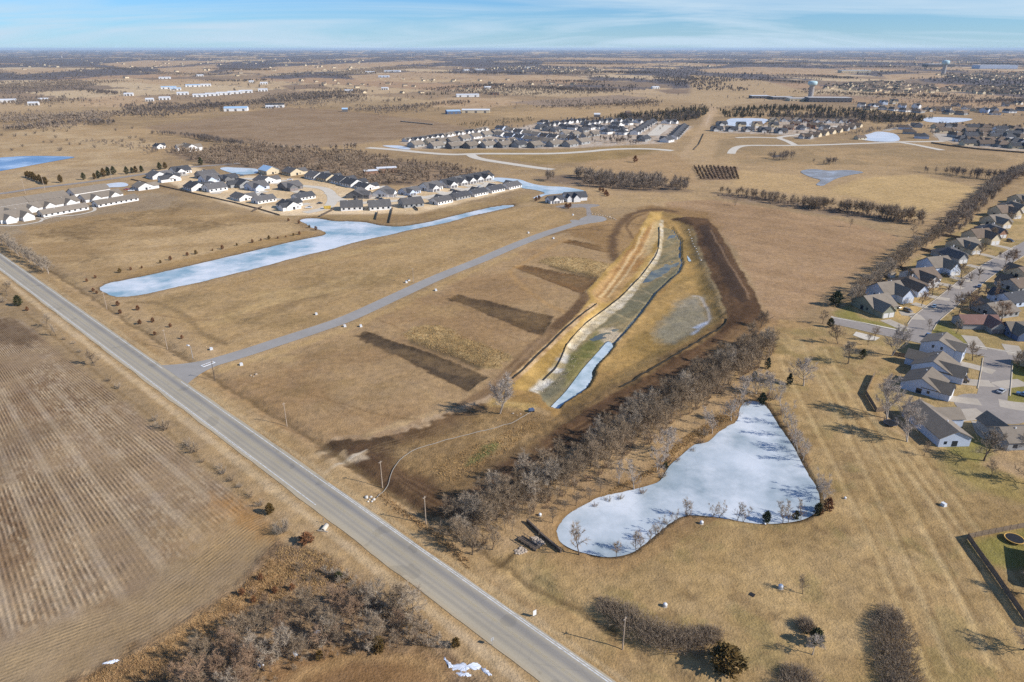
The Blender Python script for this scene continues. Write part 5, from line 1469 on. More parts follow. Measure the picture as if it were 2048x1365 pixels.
# young cedars on the slope by the highway and along the long pond
yc = [(191,557),(174,564),(187,584),(194,588),(236,612),(241,628),(276,621),(280,648),(306,645),(310,671),(364,678),(341,655)]
for k, (x, y) in enumerate(yc):
    place_tree(x, y, CEDARS_S[k % 2], 'young red-brown cedar on the slope between highway and long pond', 'shrub', 'young cedars by the highway', 'young_cedar', twig=M_CEDAR_RED, h=_trng.uniform(0.7, 1.1))
for k, (x, y) in enumerate([(240,546),(262,541),(284,537),(321,527),(341,521),(375,512),(392,509),(425,502),(445,499),(474,492),(505,486),(522,482),(538,479),(556,478),(572,475),(587,472),(599,470),(632,461),(619,456),(598,448),(577,443)]):
    place_tree(x, y, CEDARS_S[k % 2], 'young cedar in the line on the north bank of the long pond', 'shrub', 'young cedars along the long pond', 'young_cedar', twig=M_CEDAR_RED if k % 3 else M_CEDAR_BRONZE, h=_trng.uniform(0.55, 1.2))

# the line of big trees behind the street row
ROW = [(1698,612),(1734,584),(1769,553),(1802,527),(1837,502),(1874,477),(1905,453),(1932,430),(1960,405),(1990,381),(2022,360),(2070,338)]
rowlab = ['big bare tree behind the street row, near the dark pine', 'big bare tree behind the street row, beside the middle of the stubble field', 'big bare tree behind the street row, near the far stubble corner']
for (X, Y, t) in along(ROW[:6], 5.6, 1.6):
    place_tree(X, Y, pick('broad'), rowlab[min(2, int(t * 3))], group='tree line behind the street row', world=True, h=_trng.uniform(0.75, 1.1), twig=_trng.choice([M_TWIG, M_TWIG_GREY]))
ROW_FAR = ROW[5:]
for (x, y, k, h, lab) in ((1522,655,'broad',0.8,'bare tree where the belt meets the stubble field'), (1545,690,'broad',0.7,'bare tree on the open grass beyond the belt end'), (1700,455,'small',1.2,'small lone tree in the grass strip below the second field'), (1826,475,'small',1.6,'lone tree at the corner of the stubble field'), (1790,448,'small',0.9,'bush at the far edge of the stubble field'), (1660,412,'small',0.9,'small tree just before the far tree belt'), (1640,420,'small',0.8,'small tree in the grass before the far tree belt'), (1470,412,'slim',1.3,'slim bare tree standing before the far tree belt')):
    place_tree(x, y, _trng.choice(TREES[k]), lab, h=h, twig=M_TWIG)

# ---- thickets: many upright stems in one mass each
def thicket(line, width, H, n, seed, label, mat=None, w=0.05):
    rg = np.random.RandomState(seed)
    a = curve(PP(line), 8)
    c = a.mean(0)
    seg = np.linalg.norm(np.diff(a, axis=0), axis=1)
    cum = np.r_[0, np.cumsum(seg)]
    K = TreeBuf()
    z0 = 0.0
    for k in range(n):
        s = rg.uniform(0, cum[-1])
        i = min(int(np.searchsorted(cum, s)) - 1, len(seg) - 1)
        i = max(i, 0)
        p = a[i] + (a[i + 1] - a[i]) * ((s - cum[i]) / seg[i])
        rr = rg.uniform(0, 1) ** 0.6 * (0.75 + 0.5 * float(vnoise(np.array([s / 3.1 + 40]), np.array([seed * 3.0]))[0]))
        an = rg.uniform(0, 6.28)
        lump = 0.55 + 0.85 * float(vnoise(np.array([s / 2.2]), np.array([seed * 1.0]))[0])
        end = min(s, cum[-1] - s)
        tap = min(1, 0.55 + end / (width * 1.2))
        q = np.array([p[0] - c[0] + math.cos(an) * rr * width * 0.5 * tap, p[1] - c[1] + math.sin(an) * rr * width * 0.5 * tap, 0.0])
        h = H * math.sqrt(max(0.12, 1 - 0.66 * rr * rr)) * lump * tap
        d = unit(np.array([math.cos(an) * rr * 0.45, math.sin(an) * rr * 0.45, 1.0]) + rg.normal(size=3) * 0.22)
        e = q + d * h * rg.uniform(0.7, 1.05)
        K.sliver(q, e, w * 1.3, rg)
        for j in range(9):
            t = rg.uniform(0.2, 0.98)
            b0 = q + (e - q) * t
            d2 = unit(d + rg.normal(size=3) * 0.55)
            K.sliver(b0, b0 + d2 * H * rg.uniform(0.12, 0.38), w, rg)
    o = link('thicket', K.mesh('thicket'), mat or M_BRUSH, None, (c[0], c[1], 0))
    tag(o, label, 'thicket')
thicket([(1208,1212),(1228,1224),(1255,1240),(1290,1265),(1325,1280),(1370,1288),(1410,1280),(1432,1268)], 7.2, 3.0, 2600, 1, 'long curved dark thicket on the lawn beside the highway')
thicket([(1778,1228),(1782,1262),(1788,1300),(1796,1345),(1806,1395),(1816,1450)], 8.0, 3.4, 2500, 2, 'long dark thicket on the lawn running off the bottom edge')
thicket([(1606,1252),(1616,1262)], 5.0, 3.0, 420, 3, 'small round thicket above the dark cedar', M_BRUSH)
thicket([(1590,1350),(1605,1385),(1610,1440)], 9.0, 3.6, 1100, 4, 'round dark thicket at the bottom edge between the two long ones')

# ---- the far woods and hedges
wood_band([(1436,390),(1480,392),(1540,400),(1600,412),(1660,420),(1720,428),(1780,438),(1832,447)], 16, 4.6, 10.5, 301, M_WOOD_P, 'belt of tan bare trees beyond the stubble field', 120, 0.13)
wood_band([(1440,392),(1540,403),(1660,424),(1780,442),(1832,450)], 10, 3.2, 4.0, 302, M_WOOD_D, 'dark undergrowth at the foot of the tan tree belt', 30, 0.12, name='undergrowth')
wood_area([(1070,352),(1130,348),(1220,356),(1300,362),(1372,374),(1380,382),(1330,384),(1250,380),(1180,374),(1100,366)], 4.8, 11, 303, M_WOOD, 'brown creek wood behind the large white house', 110, 0.15)
wood_area([(330,301),(420,296),(480,290),(600,304),(700,306),(800,322),(900,334),(985,348),(978,360),(900,364),(800,370),(745,370),(650,350),(560,340),(440,330),(380,322)], 6.2, 7.5, 304, M_WOOD_L, 'wide brown brush wood behind the white subdivision', 60, 0.2)
wood_band([(300,268),(370,274),(430,284),(490,295)], 18, 6, 9, 305, M_WOOD_D, 'hedge of bare trees along the brown field', 50, 0.16)
wood_band([(160,282),(240,290),(300,300),(330,308)], 26, 8, 5, 306, M_WOOD, 'brush along the far pasture', 36, 0.18)
wood_band([(1850,346),(1900,350),(1950,356),(2000,362)], 16, 5, 11, 307, M_WOOD_D, 'bare tree clump above the tan second field', 60, 0.14)
wood_band([(1552,318),(1586,320)], 22, 5, 12, 308, M_WOOD_D, 'round clump of bare trees below the new street', 60, 0.14)
wood_band([(1640,328),(1672,330)], 16, 5, 9, 309, M_WOOD_D, 'smaller round clump right of the first below the new street', 60, 0.14)
wood_area([(1215,236),(1290,228),(1360,222),(1412,216),(1418,224),(1396,240),(1330,246),(1250,242)], 8.5, 9, 310, M_WOOD_E, 'dark evergreen wood behind the far subdivision', 44, 0.35, True)
wood_area([(1215,238),(1300,232),(1400,228),(1395,242),(1330,248),(1250,244)], 9, 11, 311, M_WOOD_D, 'bare trees before the evergreen wood', 40, 0.2)
wood_area([(1440,222),(1540,214),(1640,216),(1760,226),(1870,238),(1850,246),(1760,246),(1650,240),(1540,236),(1450,236)], 9, 8.5, 312, M_WOOD_E, 'dark evergreen wood before the school', 44, 0.35, True)
wood_area([(1540,228),(1700,230),(1860,240),(1800,250),(1700,250),(1600,244),(1530,238)], 9, 10, 313, M_WOOD_D, 'bare trees below the evergreen wood before the school', 40, 0.2)
wood_band([(1870,250),(1930,254),(1990,258),(2048,262)], 30, 8, 9, 314, M_WOOD_D, 'trees along the pond between the far houses', 40, 0.2)
wood_band([(1690,272),(1740,264),(1790,256)], 20, 8, 7, 315, M_WOOD, 'trees behind the curved row of brown houses', 40, 0.2)
WB = [([(200,232),(260,226),(330,220),(400,216),(450,212)], 60, 'D'), ([(440,212),(520,206),(600,200),(690,196)], 90, 'D'), ([(560,198),(640,190),(700,186)], 70, 'D'), ([(690,222),(760,222),(830,218)], 40, 'W'), ([(830,212),(880,210),(925,208)], 46, 'W'),
      ([(0,236),(80,240),(160,238),(230,232)], 110, 'W'), ([(0,210),(60,206),(120,204)], 100, 'W'), ([(0,180),(60,172),(130,168),(190,166)], 160, 'W'), ([(150,178),(200,186),(240,190)], 36, 'D'), ([(120,250),(170,246),(210,250)], 30, 'D'),
      ([(0,262),(60,258),(120,252)], 30, 'D'), ([(860,180),(930,176),(1000,172)], 60, 'D'), ([(980,178),(1060,176),(1140,180),(1230,184)], 90, 'D'), ([(1040,166),(1120,164),(1200,166)], 60, 'W'), ([(1080,216),(1160,214),(1240,212),(1310,208)], 34, 'W'),
      ([(840,190),(890,190)], 24, 'E'), ([(1300,156),(1380,160),(1450,164)], 60, 'D'), ([(1480,160),(1560,164),(1620,168)], 34, 'D'), ([(1560,150),(1640,154),(1700,160)], 60, 'D'), ([(1600,186),(1700,190),(1800,194),(1900,198)], 36, 'D'), ([(1840,206),(1960,206),(2048,204)], 40, 'W'),
      ([(160,136),(230,138),(280,142)], 40, 'D'), ([(280,146),(360,150),(430,152)], 60, 'W'), ([(420,138),(480,140),(530,142)], 60, 'D'), ([(560,150),(640,152),(700,150)], 60, 'W'), ([(410,162),(470,164),(530,162)], 50, 'D'), ([(690,150),(760,140),(840,136)], 90, 'W'),
      ([(860,146),(950,148),(1060,148)], 70, 'D'), ([(1100,150),(1200,146),(1300,148)], 90, 'D'), ([(620,178),(690,182),(740,186)], 30, 'W'), ([(760,206),(800,204)], 20, 'W'), ([(1000,128),(1120,128),(1240,130)], 120, 'D'), ([(1380,126),(1480,128),(1600,128)], 120, 'D'), ([(1700,134),(1800,136)], 90, 'D'), ([(1920,128),(2048,130)], 120, 'D'),
      ([(500,284),(560,300),(640,302),(720,300)], 14, 'W'), ([(1120,240),(1180,244),(1210,242)], 16, 'W'), ([(1280,290),(1240,286),(1200,284)], 14, 'W')]
for k, (ln_, wd, kd) in enumerate(WB):
    yy = sum(p[1] for p in ln_) / len(ln_)
    stp = 8.5 if yy > 200 else (12 if yy > 160 else 17)
    wood_band(ln_, wd * (1.0 if yy > 200 else 1.5 if yy > 150 else 2.5), stp, 9 if yy > 160 else 11, 340 + k, {'D': M_WOOD_D, 'W': M_WOOD, 'E': M_WOOD_E}[kd], None, 28 if yy > 160 else 14, 0.55 if yy > 160 else 1.1, kd == 'E')
wood_band(ROW_FAR, 13, 4.4, 10, 399, M_WOOD, 'far part of the tree line running up behind the street row', 110, 0.14)
for k, (pl, st_) in enumerate((([(990,250),(1085,243),(1200,240),(1350,244),(1330,262),(1240,274),(1160,292),(1080,290)], 24), ([(1440,256),(1560,246),(1700,242),(1720,252),(1600,276),(1450,266)], 24), ([(1800,250),(2060,252),(2060,300),(1900,290),(1800,270)], 26), ([(1700,206),(2060,202),(2060,236),(1880,232),(1700,222)], 26), ([(1060,276),(1150,272),(1250,276),(1290,284),(1200,290),(1110,286)], 13), ([(1860,560),(2060,380),(2060,700),(1960,640),(1900,640)], 22))):
    wood_area(pl, st_, 7.5, 420 + k, (M_WOOD_D, M_WOOD)[k % 2], 'small bare trees standing among the houses', 44, 0.2)
for k, (pl, st_) in enumerate((([(0,225),(200,225),(235,246),(120,262),(0,262)], 11), ([(0,165),(150,160),(205,172),(60,190),(0,192)], 16), ([(540,190),(720,182),(745,205),(600,214),(480,220)], 12), ([(850,182),(1140,176),(1240,188),(1000,194)], 13), ([(1080,205),(1310,202),(1320,216),(1160,222)], 13), ([(1300,152),(1460,158),(1440,170),(1320,168)], 16), ([(700,214),(840,212),(905,224),(760,232)], 14), ([(240,212),(420,204),(460,222),(330,236),(250,236)], 11), ([(1580,184),(1900,190),(2048,200),(1900,204),(1640,192)], 15), ([(0,196),(160,196),(190,206),(40,216)], 16))):
    wood_area(pl, st_, 8, 460 + k, (M_WOOD, M_WOOD_D)[k % 2], 'irregular wood of bare trees on the plain', 22, 0.42)
# woods of the plains beyond
rg = np.random.RandomState(77)
cand = np.stack([rg.uniform(-1, 1, 60000), 1500 * np.exp(rg.uniform(0, 1, 60000) * math.log(7.5))], 1)
cand[:, 0] *= cand[:, 1] * 0.85
def woody_at(p):
    r = np.clip(np.searchsorted(_yrow, p[:, 1]) - 1, 0, NR - 2)
    dep = p[:, 1] * CP + CAM_H * SP
    xs_t = GX[400] / (GY[400, 0] * CP + CAM_H * SP)
    c = np.clip(np.searchsorted(xs_t, p[:, 0] / dep) - 1, 0, NC - 2)
    return WOODY.reshape(NR, NC)[r, c]
wv = woody_at(cand)
far_trees('woodland', cand[wv > 0.5][:13000], 10, 78, M_WOOD_D, None, 11, 1.7)
iso = cand[(wv < 0.1) & (cand[:, 1] < 5000)]
iso = iso[fbm(iso[:, 0], iso[:, 1], 220, 3, 9) > 0.5][:900]
far_trees('scattered_trees', iso, 8, 79, M_WOOD_D, None, 14, 0.5)
# scrub dots on the pasture at the left, orchard rows, nursery shrubs
dots = [(4,272),(30,274),(52,272),(70,268),(88,264),(63,259),(78,258),(94,262),(108,264),(112,276),(134,264),(140,258),(152,250),(178,248),(88,286),(104,286),(134,282),(140,290),(160,290),(208,284),(225,284),(244,284),(260,278),(272,276),(284,282),(288,286),(232,262),(264,258),(304,268),(46,294),(190,296),(246,294),(25,302),(120,302)]
for k, (x, y) in enumerate(dots):
    place_tree(x, y, SHRUBS[k % 3], 'rounded bare bush dotted over the far pasture above the lake', 'bush', 'bushes on the far pasture', 'pasture_bush', h=_trng.uniform(1.6, 2.8), twig=M_WOOD_D)
orch = []
w4 = PP([(1384,333),(1472,336),(1480,360),(1398,360)])
for r_ in range(11):
    for c_ in range(34):
        u, v = (r_ + 0.5) / 11, (c_ + 0.5) / 34
        orch.append((w4[0] * (1 - u) + w4[1] * u) * (1 - v) + (w4[3] * (1 - u) + w4[2] * u) * v + np.random.RandomState(r_ * 50 + c_).uniform(-0.8, 0.8, 2))
far_trees('shrub_plantation', orch, 2.6, 91, mat_noise('orchard_brown', (134,112,92), 0.1, 0.25, 0.95, (110,92,76)), 'rows of dark brown shrubs planted beside the pale track', 46, 0.3, cat='plantation')
nur = [tuple(v) for v in np.concatenate([np.array(scatter_in([(905,250),(1000,240),(1060,236),(1075,242),(1000,250),(940,256)], 150, 5))])]
far_trees('nursery_trees', nur, 4.0, 92, M_WOOD_E, 'rows of small dark nursery trees above the far subdivision', 14, 0.3, True, cat='plantation')
# roadside cedars by the county road
for k, (x, y, h) in enumerate(((122,366,1.0),(168,360,0.9),(198,357,1.0),(208,354,1.1),(218,352,1.15),(228,350,1.1),(190,359,0.8),(254,349,1.0),(265,347,0.8),(272,346,0.9),(284,345,0.9),(320,340,1.0),(331,338,0.9),(402,331,1.1))):
    place_tree(x, y, CEDARS[k % 2], 'dark cedar in the row beside the county road', 'tree', 'cedars by the county road', 'cedar_tree', twig=M_CEDAR_BRONZE if k % 3 == 0 else M_CEDAR, h=h * 1.5)
for k, (X, Y, t) in enumerate(along([(52,354),(65,358),(78,363),(92,370)], 5.5, 1.0)):
    place_tree(X, Y, CEDARS[k % 2], 'cedar in the short diagonal row across the county road', 'tree', 'diagonal row of cedars', 'cedar_tree', twig=M_CEDAR_BRONZE, h=_trng.uniform(1.0, 1.4), world=True)
for k, (x, y) in enumerate(((1200,383),(1206,385),(1212,388),(1210,391),(1215,393),(1132,416),(1140,415),(1136,418),(1072,403),(1078,400),(1270,325))):
    place_tree(x, y, CEDARS_S[k % 2], 'small dark evergreen planted round the large white house' if k < 10 else 'lone dark evergreen on the rise beyond the creek wood', 'shrub', 'evergreens round the large white house' if k < 10 else None, 'young_cedar', twig=M_CEDAR_RED, h=1.5 if k < 10 else 3.0)

# ---- rough dry grass and weeds, as masses
M_STRAW = mat_noise('dry_grass_blades', (206,172,118), 0.2, 0.25, 0.95, (178,142,94), obj_var=0.0)
M_RUST = mat_noise('rust_weeds', (190,156,110), 0.2, 0.3, 0.95, (160,126,86))
def tufts(label, pts, H, seed, mat, k=5, w=0.07, name='dry_grass'):
    rg = np.random.RandomState(seed)
    pts = np.array(pts)
    m = len(pts)
    az = rg.uniform(0, 6.28, (m, k))
    out = rg.uniform(0.1, 0.7, (m, k))
    base = np.zeros((m, k, 3))
    base[..., :2] = rg.normal(size=(m, k, 2)) * 0.18
    h = H * rg.uniform(0.5, 1.3, (m, k))
    tip = base + np.stack([np.cos(az) * out * h, np.sin(az) * out * h, h], -1)
    s = np.stack([-np.sin(az), np.cos(az), np.zeros_like(az)], -1) * w * rg.uniform(0.6, 1.4, (m, k, 1))
    V = np.stack([base - s, base + s, tip], 2)
    z = np.array([ground_z(float(p[0]), float(p[1])) for p in pts])
    V[..., 0] += pts[:, 0][:, None, None]; V[..., 1] += pts[:, 1][:, None, None]; V[..., 2] += z[:, None, None]
    o = link(name, np_mesh(name, V.reshape(-1, 3), np.arange(m * k * 3).reshape(-1, 3)), mat)
    tag(o, label, 'grass', kind='stuff')
tufts('rust brown weeds along the lower edge of the ploughed field', scatter_in([(470,1185),(540,1120),(600,1130),(560,1210),(420,1310),(300,1380),(150,1400),(180,1350),(330,1280)], 2600, 1, ), 0.45, 1, M_RUST, 5, 0.06)
tufts('straw coloured rough grass between wood and field corner', scatter_in([(560,1090),(650,1105),(740,1180),(700,1180),(560,1240),(520,1180)], 1400, 2), 0.4, 2, M_STRAW, 5, 0.06)
tufts('tall straw weeds on the mound beside the lower dug strip', scatter_in(TALL[0], 1800, 3), 0.5, 3, M_STRAW, 5, 0.07)
tufts('tall straw weeds on the mound beside the upper dug strip', scatter_in(TALL[1], 1200, 4), 0.5, 4, M_STRAW, 5, 0.08)
tufts('reeds and weeds in the wet hollow by the highway', scatter_in([(860,940),(920,905),(1000,870),(1060,840),(1080,850),(1000,910),(930,960),(890,965)], 800, 5), 0.4, 5, M_STRAW, 5, 0.08)
tufts('weedy tufts along the highway ditch', [p for ln_ in ([(760,985),(800,1020),(860,1062),(905,1100),(935,1130)],) for p in [(a_[0], a_[1]) for a_ in along(ln_, 0.09, 1.3)]][:2500], 0.6, 6, M_RUST, 5, 0.07)
tufts('tan grass on the strip between shelterbelt and pond', scatter_in([(1120,1030),(1200,990),(1300,940),(1360,880),(1440,830),(1480,800),(1475,840),(1390,885),(1340,930),(1240,982),(1150,1020)], 3000, 7), 0.4, 7, M_STRAW, 5, 0.06)
# ------------------------------------------------------------------ buildings
def mat_roof(name, col, course=0.45):
    m, nt, b = new_mat(name)
    tcn = nd(nt, 'ShaderNodeTexCoord')
    n1 = noise(nt, tcn.outputs['Object'], 0.35, 4)
    n2 = noise(nt, tcn.outputs['Object'], 4.0, 3)
    oi = nd(nt, 'ShaderNodeObjectInfo')
    f = mth(nt, 'ADD', maprange(nt, n1, 0.3, 0.7, 0.9, 1.1), maprange(nt, n2, 0.3, 0.7, -0.10, 0.10))
    f = mth(nt, 'MULTIPLY', f, maprange(nt, oi.outputs['Random'], 0, 1, 0.86, 1.16))
    nt.links.new(colmul(nt, tuple(alb(col)), f), b.inputs['Base Color'])
    b.inputs['Roughness'].default_value = 0.92
    b.inputs['Specular IOR Level'].default_value = 0.15
    bp = nd(nt, 'ShaderNodeBump', {'Strength': 0.6, 'Distance': 0.05})
    nt.links.new(n2, bp.inputs['Height'])
    nt.links.new(bp.outputs[0], b.inputs['Normal'])
    return m
def mat_siding(name, col):
    m, nt, b = new_mat(name)
    tcn = nd(nt, 'ShaderNodeTexCoord')
    sp = nd(nt, 'ShaderNodeSeparateXYZ')
    nt.links.new(tcn.outputs['Object'], sp.inputs[0])
    lap = mth(nt, 'FRACT', mth(nt, 'MULTIPLY', sp.outputs['Z'], 4.5))
    f = mth(nt, 'MULTIPLY', maprange(nt, noise(nt, tcn.outputs['Object'], 0.5, 4), 0.3, 0.7, 0.94, 1.05), maprange(nt, lap, 0, 0.12, 0.9, 1.0))
    nt.links.new(colmul(nt, tuple(alb(col)), f), b.inputs['Base Color'])
    b.inputs['Roughness'].default_value = 0.7
    bp = nd(nt, 'ShaderNodeBump', {'Strength': 0.5, 'Distance': 0.03})
    nt.links.new(lap, bp.inputs['Height'])
    nt.links.new(bp.outputs[0], b.inputs['Normal'])
    return m
RC = mat_roof('charcoal_shingles', (84,84,86))
RG = mat_roof('weathered_grey_shingles', (140,129,115))
RC2 = mat_roof('slate_shingles', (108,105,103))
RB = mat_roof('brown_shingles', (126,110,95))
RR = mat_roof('red_brown_shingles', (134,104,94))
RW = mat_noise('white_metal_roof', (226,228,230), 0.1, 0.05, 0.5)
RBL = mat_noise('blue_metal_roof', (176,206,232), 0.1, 0.05, 0.5)
WW = mat_siding('white_siding', (244,242,238))
WG = mat_siding('grey_siding', (168,168,166))
WD = mat_siding('dark_grey_siding', (118,118,118))
WT = mat_siding('tan_siding', (224,206,172))
WBL = mat_siding('pale_blue_siding', (206,218,236))
WO = mat_siding('olive_siding', (150,150,128))
WBK = mat_noise('brown_brick', (176,136,112), 1.5, 0.2, 0.9, (150,112,92))
WNB = mat_siding('navy_siding', (92,112,146))
DW = mat_noise('white_door_paint', (232,230,226), 0.5, 0.04, 0.6)
DG = mat_noise('grey_door_paint', (120,116,114), 0.5, 0.06, 0.6)
DT = mat_noise('taupe_door_paint', (150,138,134), 0.5, 0.06, 0.6)
M_TRIM = mat_noise('white_trim', (238,236,232), 0.5, 0.03, 0.6)
def glass_mat():
    m, nt, b = new_mat('window_glass')
    b.inputs['Base Color'].default_value = (0.02, 0.028, 0.04, 1)
    b.inputs['Roughness'].default_value = 0.08
    b.inputs['Specular IOR Level'].default_value = 0.6
    return m
M_GLASS = glass_mat()
def gable_roof(mb, x0, x1, y0, y1, zw, rise, ov=0.5, th=0.18, axis='x'):
    """a pitched slab pair with its ridge along the axis."""
    yc = (y0 + y1) / 2
    hw_ = (y1 - y0) / 2
    k = rise / hw_
    prof = [(y0 - ov, zw - k * ov), (yc, zw + rise), (y1 + ov, zw - k * ov), (y1 + ov, zw - k * ov + th), (yc, zw + rise + th * 1.25), (y0 - ov, zw - k * ov + th)]
    if axis == 'x': mb.prism(prof, 'x', x0 - ov, x1 + ov)
    else: mb.prism(prof, 'y', x0 - ov, x1 + ov)
def hip_roof(mb, x0, x1, y0, y1, zw, rise, ov=0.5):
    yc = (y0 + y1) / 2
    h = (y1 - y0) / 2
    a, b_ = x0 - ov, x1 + ov
    c, d = y0 - ov, y1 + ov
    r0, r1 = x0 + h * 0.9, x1 - h * 0.9
    z = zw - 0.15
    E1 = [(a, c, z), (b_, c, z), (b_, d, z), (a, d, z)]
    t1, t2 = (r0, yc, zw + rise), (r1, yc, zw + rise)
    mb.poly([E1[0], E1[1], t2, t1]); mb.poly([E1[1], E1[2], t2]); mb.poly([E1[2], E1[3], t1, t2]); mb.poly([E1[3], E1[0], t1]); mb.poly([E1[3], E1[2], E1[1], E1[0]])
class House:
    """shared meshes for one house type; local +y is the garage front, -y the back."""
    def __init__(self, key, L, D, zw=2.9, rise=3.0, hip=False, wing=(1.5, 7.5, 5.0, 2.4), win_back=4, win_end=True, doors=2, wing2=None, porch=False, detail=True, tiers=1):
        self.parts, self.key = [], key
        wl_, rf = MB(), MB()
        hx, hy = L / 2, D / 2
        if hip:
            wl_.box(-hx, -hy, 0, hx, hy, zw)
            hip_roof(rf, -hx, hx, -hy, hy, zw, rise)
        else:
            wl_.prism([(-hy, 0), (hy, 0), (hy, zw), (0, zw + rise - 0.12), (-hy, zw)], 'x', -hx, hx)
            gable_roof(rf, -hx, hx, -hy, hy, zw, rise)
        wings = [w for w in (wing, wing2) if w]
        for (x0, x1, ln_, rs) in wings:
            hw_ = (x1 - x0) / 2
            xc = (x0 + x1) / 2
            sg = 1 if ln_ > 0 else -1
            ye = sg * hy + ln_
            prof = [(x0, 0), (x1, 0), (x1, zw), (xc, zw + rs - 0.12), (x0, zw)]
            wl_.prism(prof, 'y', min(sg * (hy - 0.3), ye), max(sg * (hy - 0.3), ye))
            k = rs / hw_
            pr = [(x0 - 0.4, zw - k * 0.4), (xc, zw + rs), (x1 + 0.4, zw - k * 0.4), (x1 + 0.4, zw - k * 0.4 + 0.18), (xc, zw + rs + 0.22), (x0 - 0.4, zw - k * 0.4 + 0.18)]
            rf.prism(pr, 'y', min(sg * 0.4, ye + sg * 0.45), max(sg * 0.4, ye + sg * 0.45))
        self.parts.append(('wall', wl_.mesh(key + '_wall'), 'wall'))
        self.parts.append(('roof', rf.mesh(key + '_roof'), 'roof'))
        if not detail: return
        def win(x0, y0, z0, x1, y1, z1):
            mb = MB(); mb.box(x0, y0, z0, x1, y1, z1)
            self.parts.append(('window', mb.mesh(key + '_window'), 'glass'))
        for i in range(win_back):
            xx = -hx + (i + 0.5) * L / win_back
            win(xx - 0.75, -hy - 0.04, 0.9, xx + 0.75, -hy + 0.02, 2.2)
        if win_end:
            for sx in (-1, 1):
                win(min(sx * (hx - 0.02), sx * (hx + 0.04)), -1.0, 0.15, max(sx * (hx - 0.02), sx * (hx + 0.04)), 0.9, 2.2)
                win(min(sx * (hx - 0.02), sx * (hx + 0.04)), 2.6, 1.0, max(sx * (hx - 0.02), sx * (hx + 0.04)), 3.6, 2.1)
        if wings and doors:
            x0, x1, ln_, rs = wings[0]
            w = (x1 - x0 - 0.5 * (doors + 1)) / doors
            ye = hy + ln_
            for i in range(doors):
                a = x0 + 0.5 + i * (w + 0.5)
                mb = MB()
                for r_ in range(4):
                    mb.box(a, ye - 0.02, 0.05 + r_ * 0.55, a + w, ye + 0.05, 0.05 + r_ * 0.55 + 0.52)
                self.parts.append(('garage_door', mb.mesh(key + '_garage_door'), 'door'))
            mb = MB(); mb.box(-hx + 1.2, hy - 0.02, 0.05, -hx + 2.2, hy + 0.06, 2.15)
            self.parts.append(('front_door', mb.mesh(key + '_front_door'), 'door'))
            win(-hx + 3.0, hy - 0.02, 0.9, -hx + 4.6, hy + 0.04, 2.2)
        if tiers > 1:
            for i in range(3):
                xx = -hx + (i + 0.5) * L / 3
                win(xx - 0.55, -hy - 0.04, 3.6, xx + 0.55, -hy + 0.02, 4.9)
                win(xx - 0.55, hy - 0.02, 3.6, xx + 0.55, hy + 0.04, 4.9)
            for sx in (-1, 1):
                for yy in (-1.6, 1.6):
                    win(min(sx * (hx - 0.02), sx * (hx + 0.04)), yy - 0.45, 3.7, max(sx * (hx - 0.02), sx * (hx + 0.04)), yy + 0.45, 5.0)
        ch = MB(); ch.box(-hx * 0.4, -0.9, zw + rise * 0.6, -hx * 0.4 + 0.4, -0.55, zw + rise + 0.3)
        self.parts.append(('roof_vent', ch.mesh(key + '_roof_vent'), 'trim'))
    def put(self, loc, rotz, wall, roof, door, label, group=None, cat='house', name='house', scale=1.0):
        e = empty(name, loc, rotz, scale)
        mats = {'wall': wall, 'roof': roof, 'glass': M_GLASS, 'door': door, 'trim': M_TRIM}
        for pn, me, mk in self.parts:
            link(pn, me, mats[mk], e)
        tag(e, label, cat, group)
        return e
H_RANCH = House('ranch', 15.5, 14.0, 2.9, 3.4, wing=(-0.5, 7.0, 4.5, 2.6))
H_LONG = House('longranch', 18.0, 12.5, 2.9, 3.0, wing=(1.0, 8.5, 5.0, 2.7), win_back=5)
H_LSHAPE = House('lshape', 15.0, 11.5, 2.9, 3.0, wing=(-7.4, -0.4, 6.0, 2.7), wing2=(0.5, 7.0, -3.0, 2.3), win_back=2)
H_HIP = House('hip', 17.0, 13.0, 2.8, 3.2, hip=True, wing=(1.0, 8.0, 4.5, 2.6))
H_TWO = House('twostorey', 12.5, 9.5, 5.6, 3.0, wing=(0.0, 6.2, 5.5, 2.2), tiers=2, win_back=3)
F_A = House('far_a', 15.0, 11.0, 3.0, 3.2, wing=(0.0, 6.8, 4.5, 2.6), win_back=2, doors=1, win_end=False)
F_B = House('far_b', 14.0, 12.0, 3.2, 3.6, hip=True, wing=(-6.8, 0.0, 4.0, 2.8), win_back=2, doors=1, win_end=False)
F_T = House('far_two', 13.0, 10.0, 5.4, 3.2, wing=(0.0, 6.0, 4.0, 2.4), win_back=2, doors=1, win_end=False)
ROW_A = GRID_A + R(90)
def face_dir(p, q):
    a, b = P(*p), P(*q)
    return math.atan2(float(b[1] - a[1]), float(b[0] - a[0]))
def put(h, x, y, rot, wall, roof, door, label, group=None, scale=1.0, cat='house', name='house'):
    X, Y = P(x, y)
    return h.put((float(X), float(Y), max(0.0, ground_z(float(X), float(Y))) + 0.02), rot, wall, roof, door, label, group, cat, name, scale)
BACK, FRONT, SIDE_R, SIDE_L = ROW_A, ROW_A + R(180), GRID_A, GRID_A + R(180)
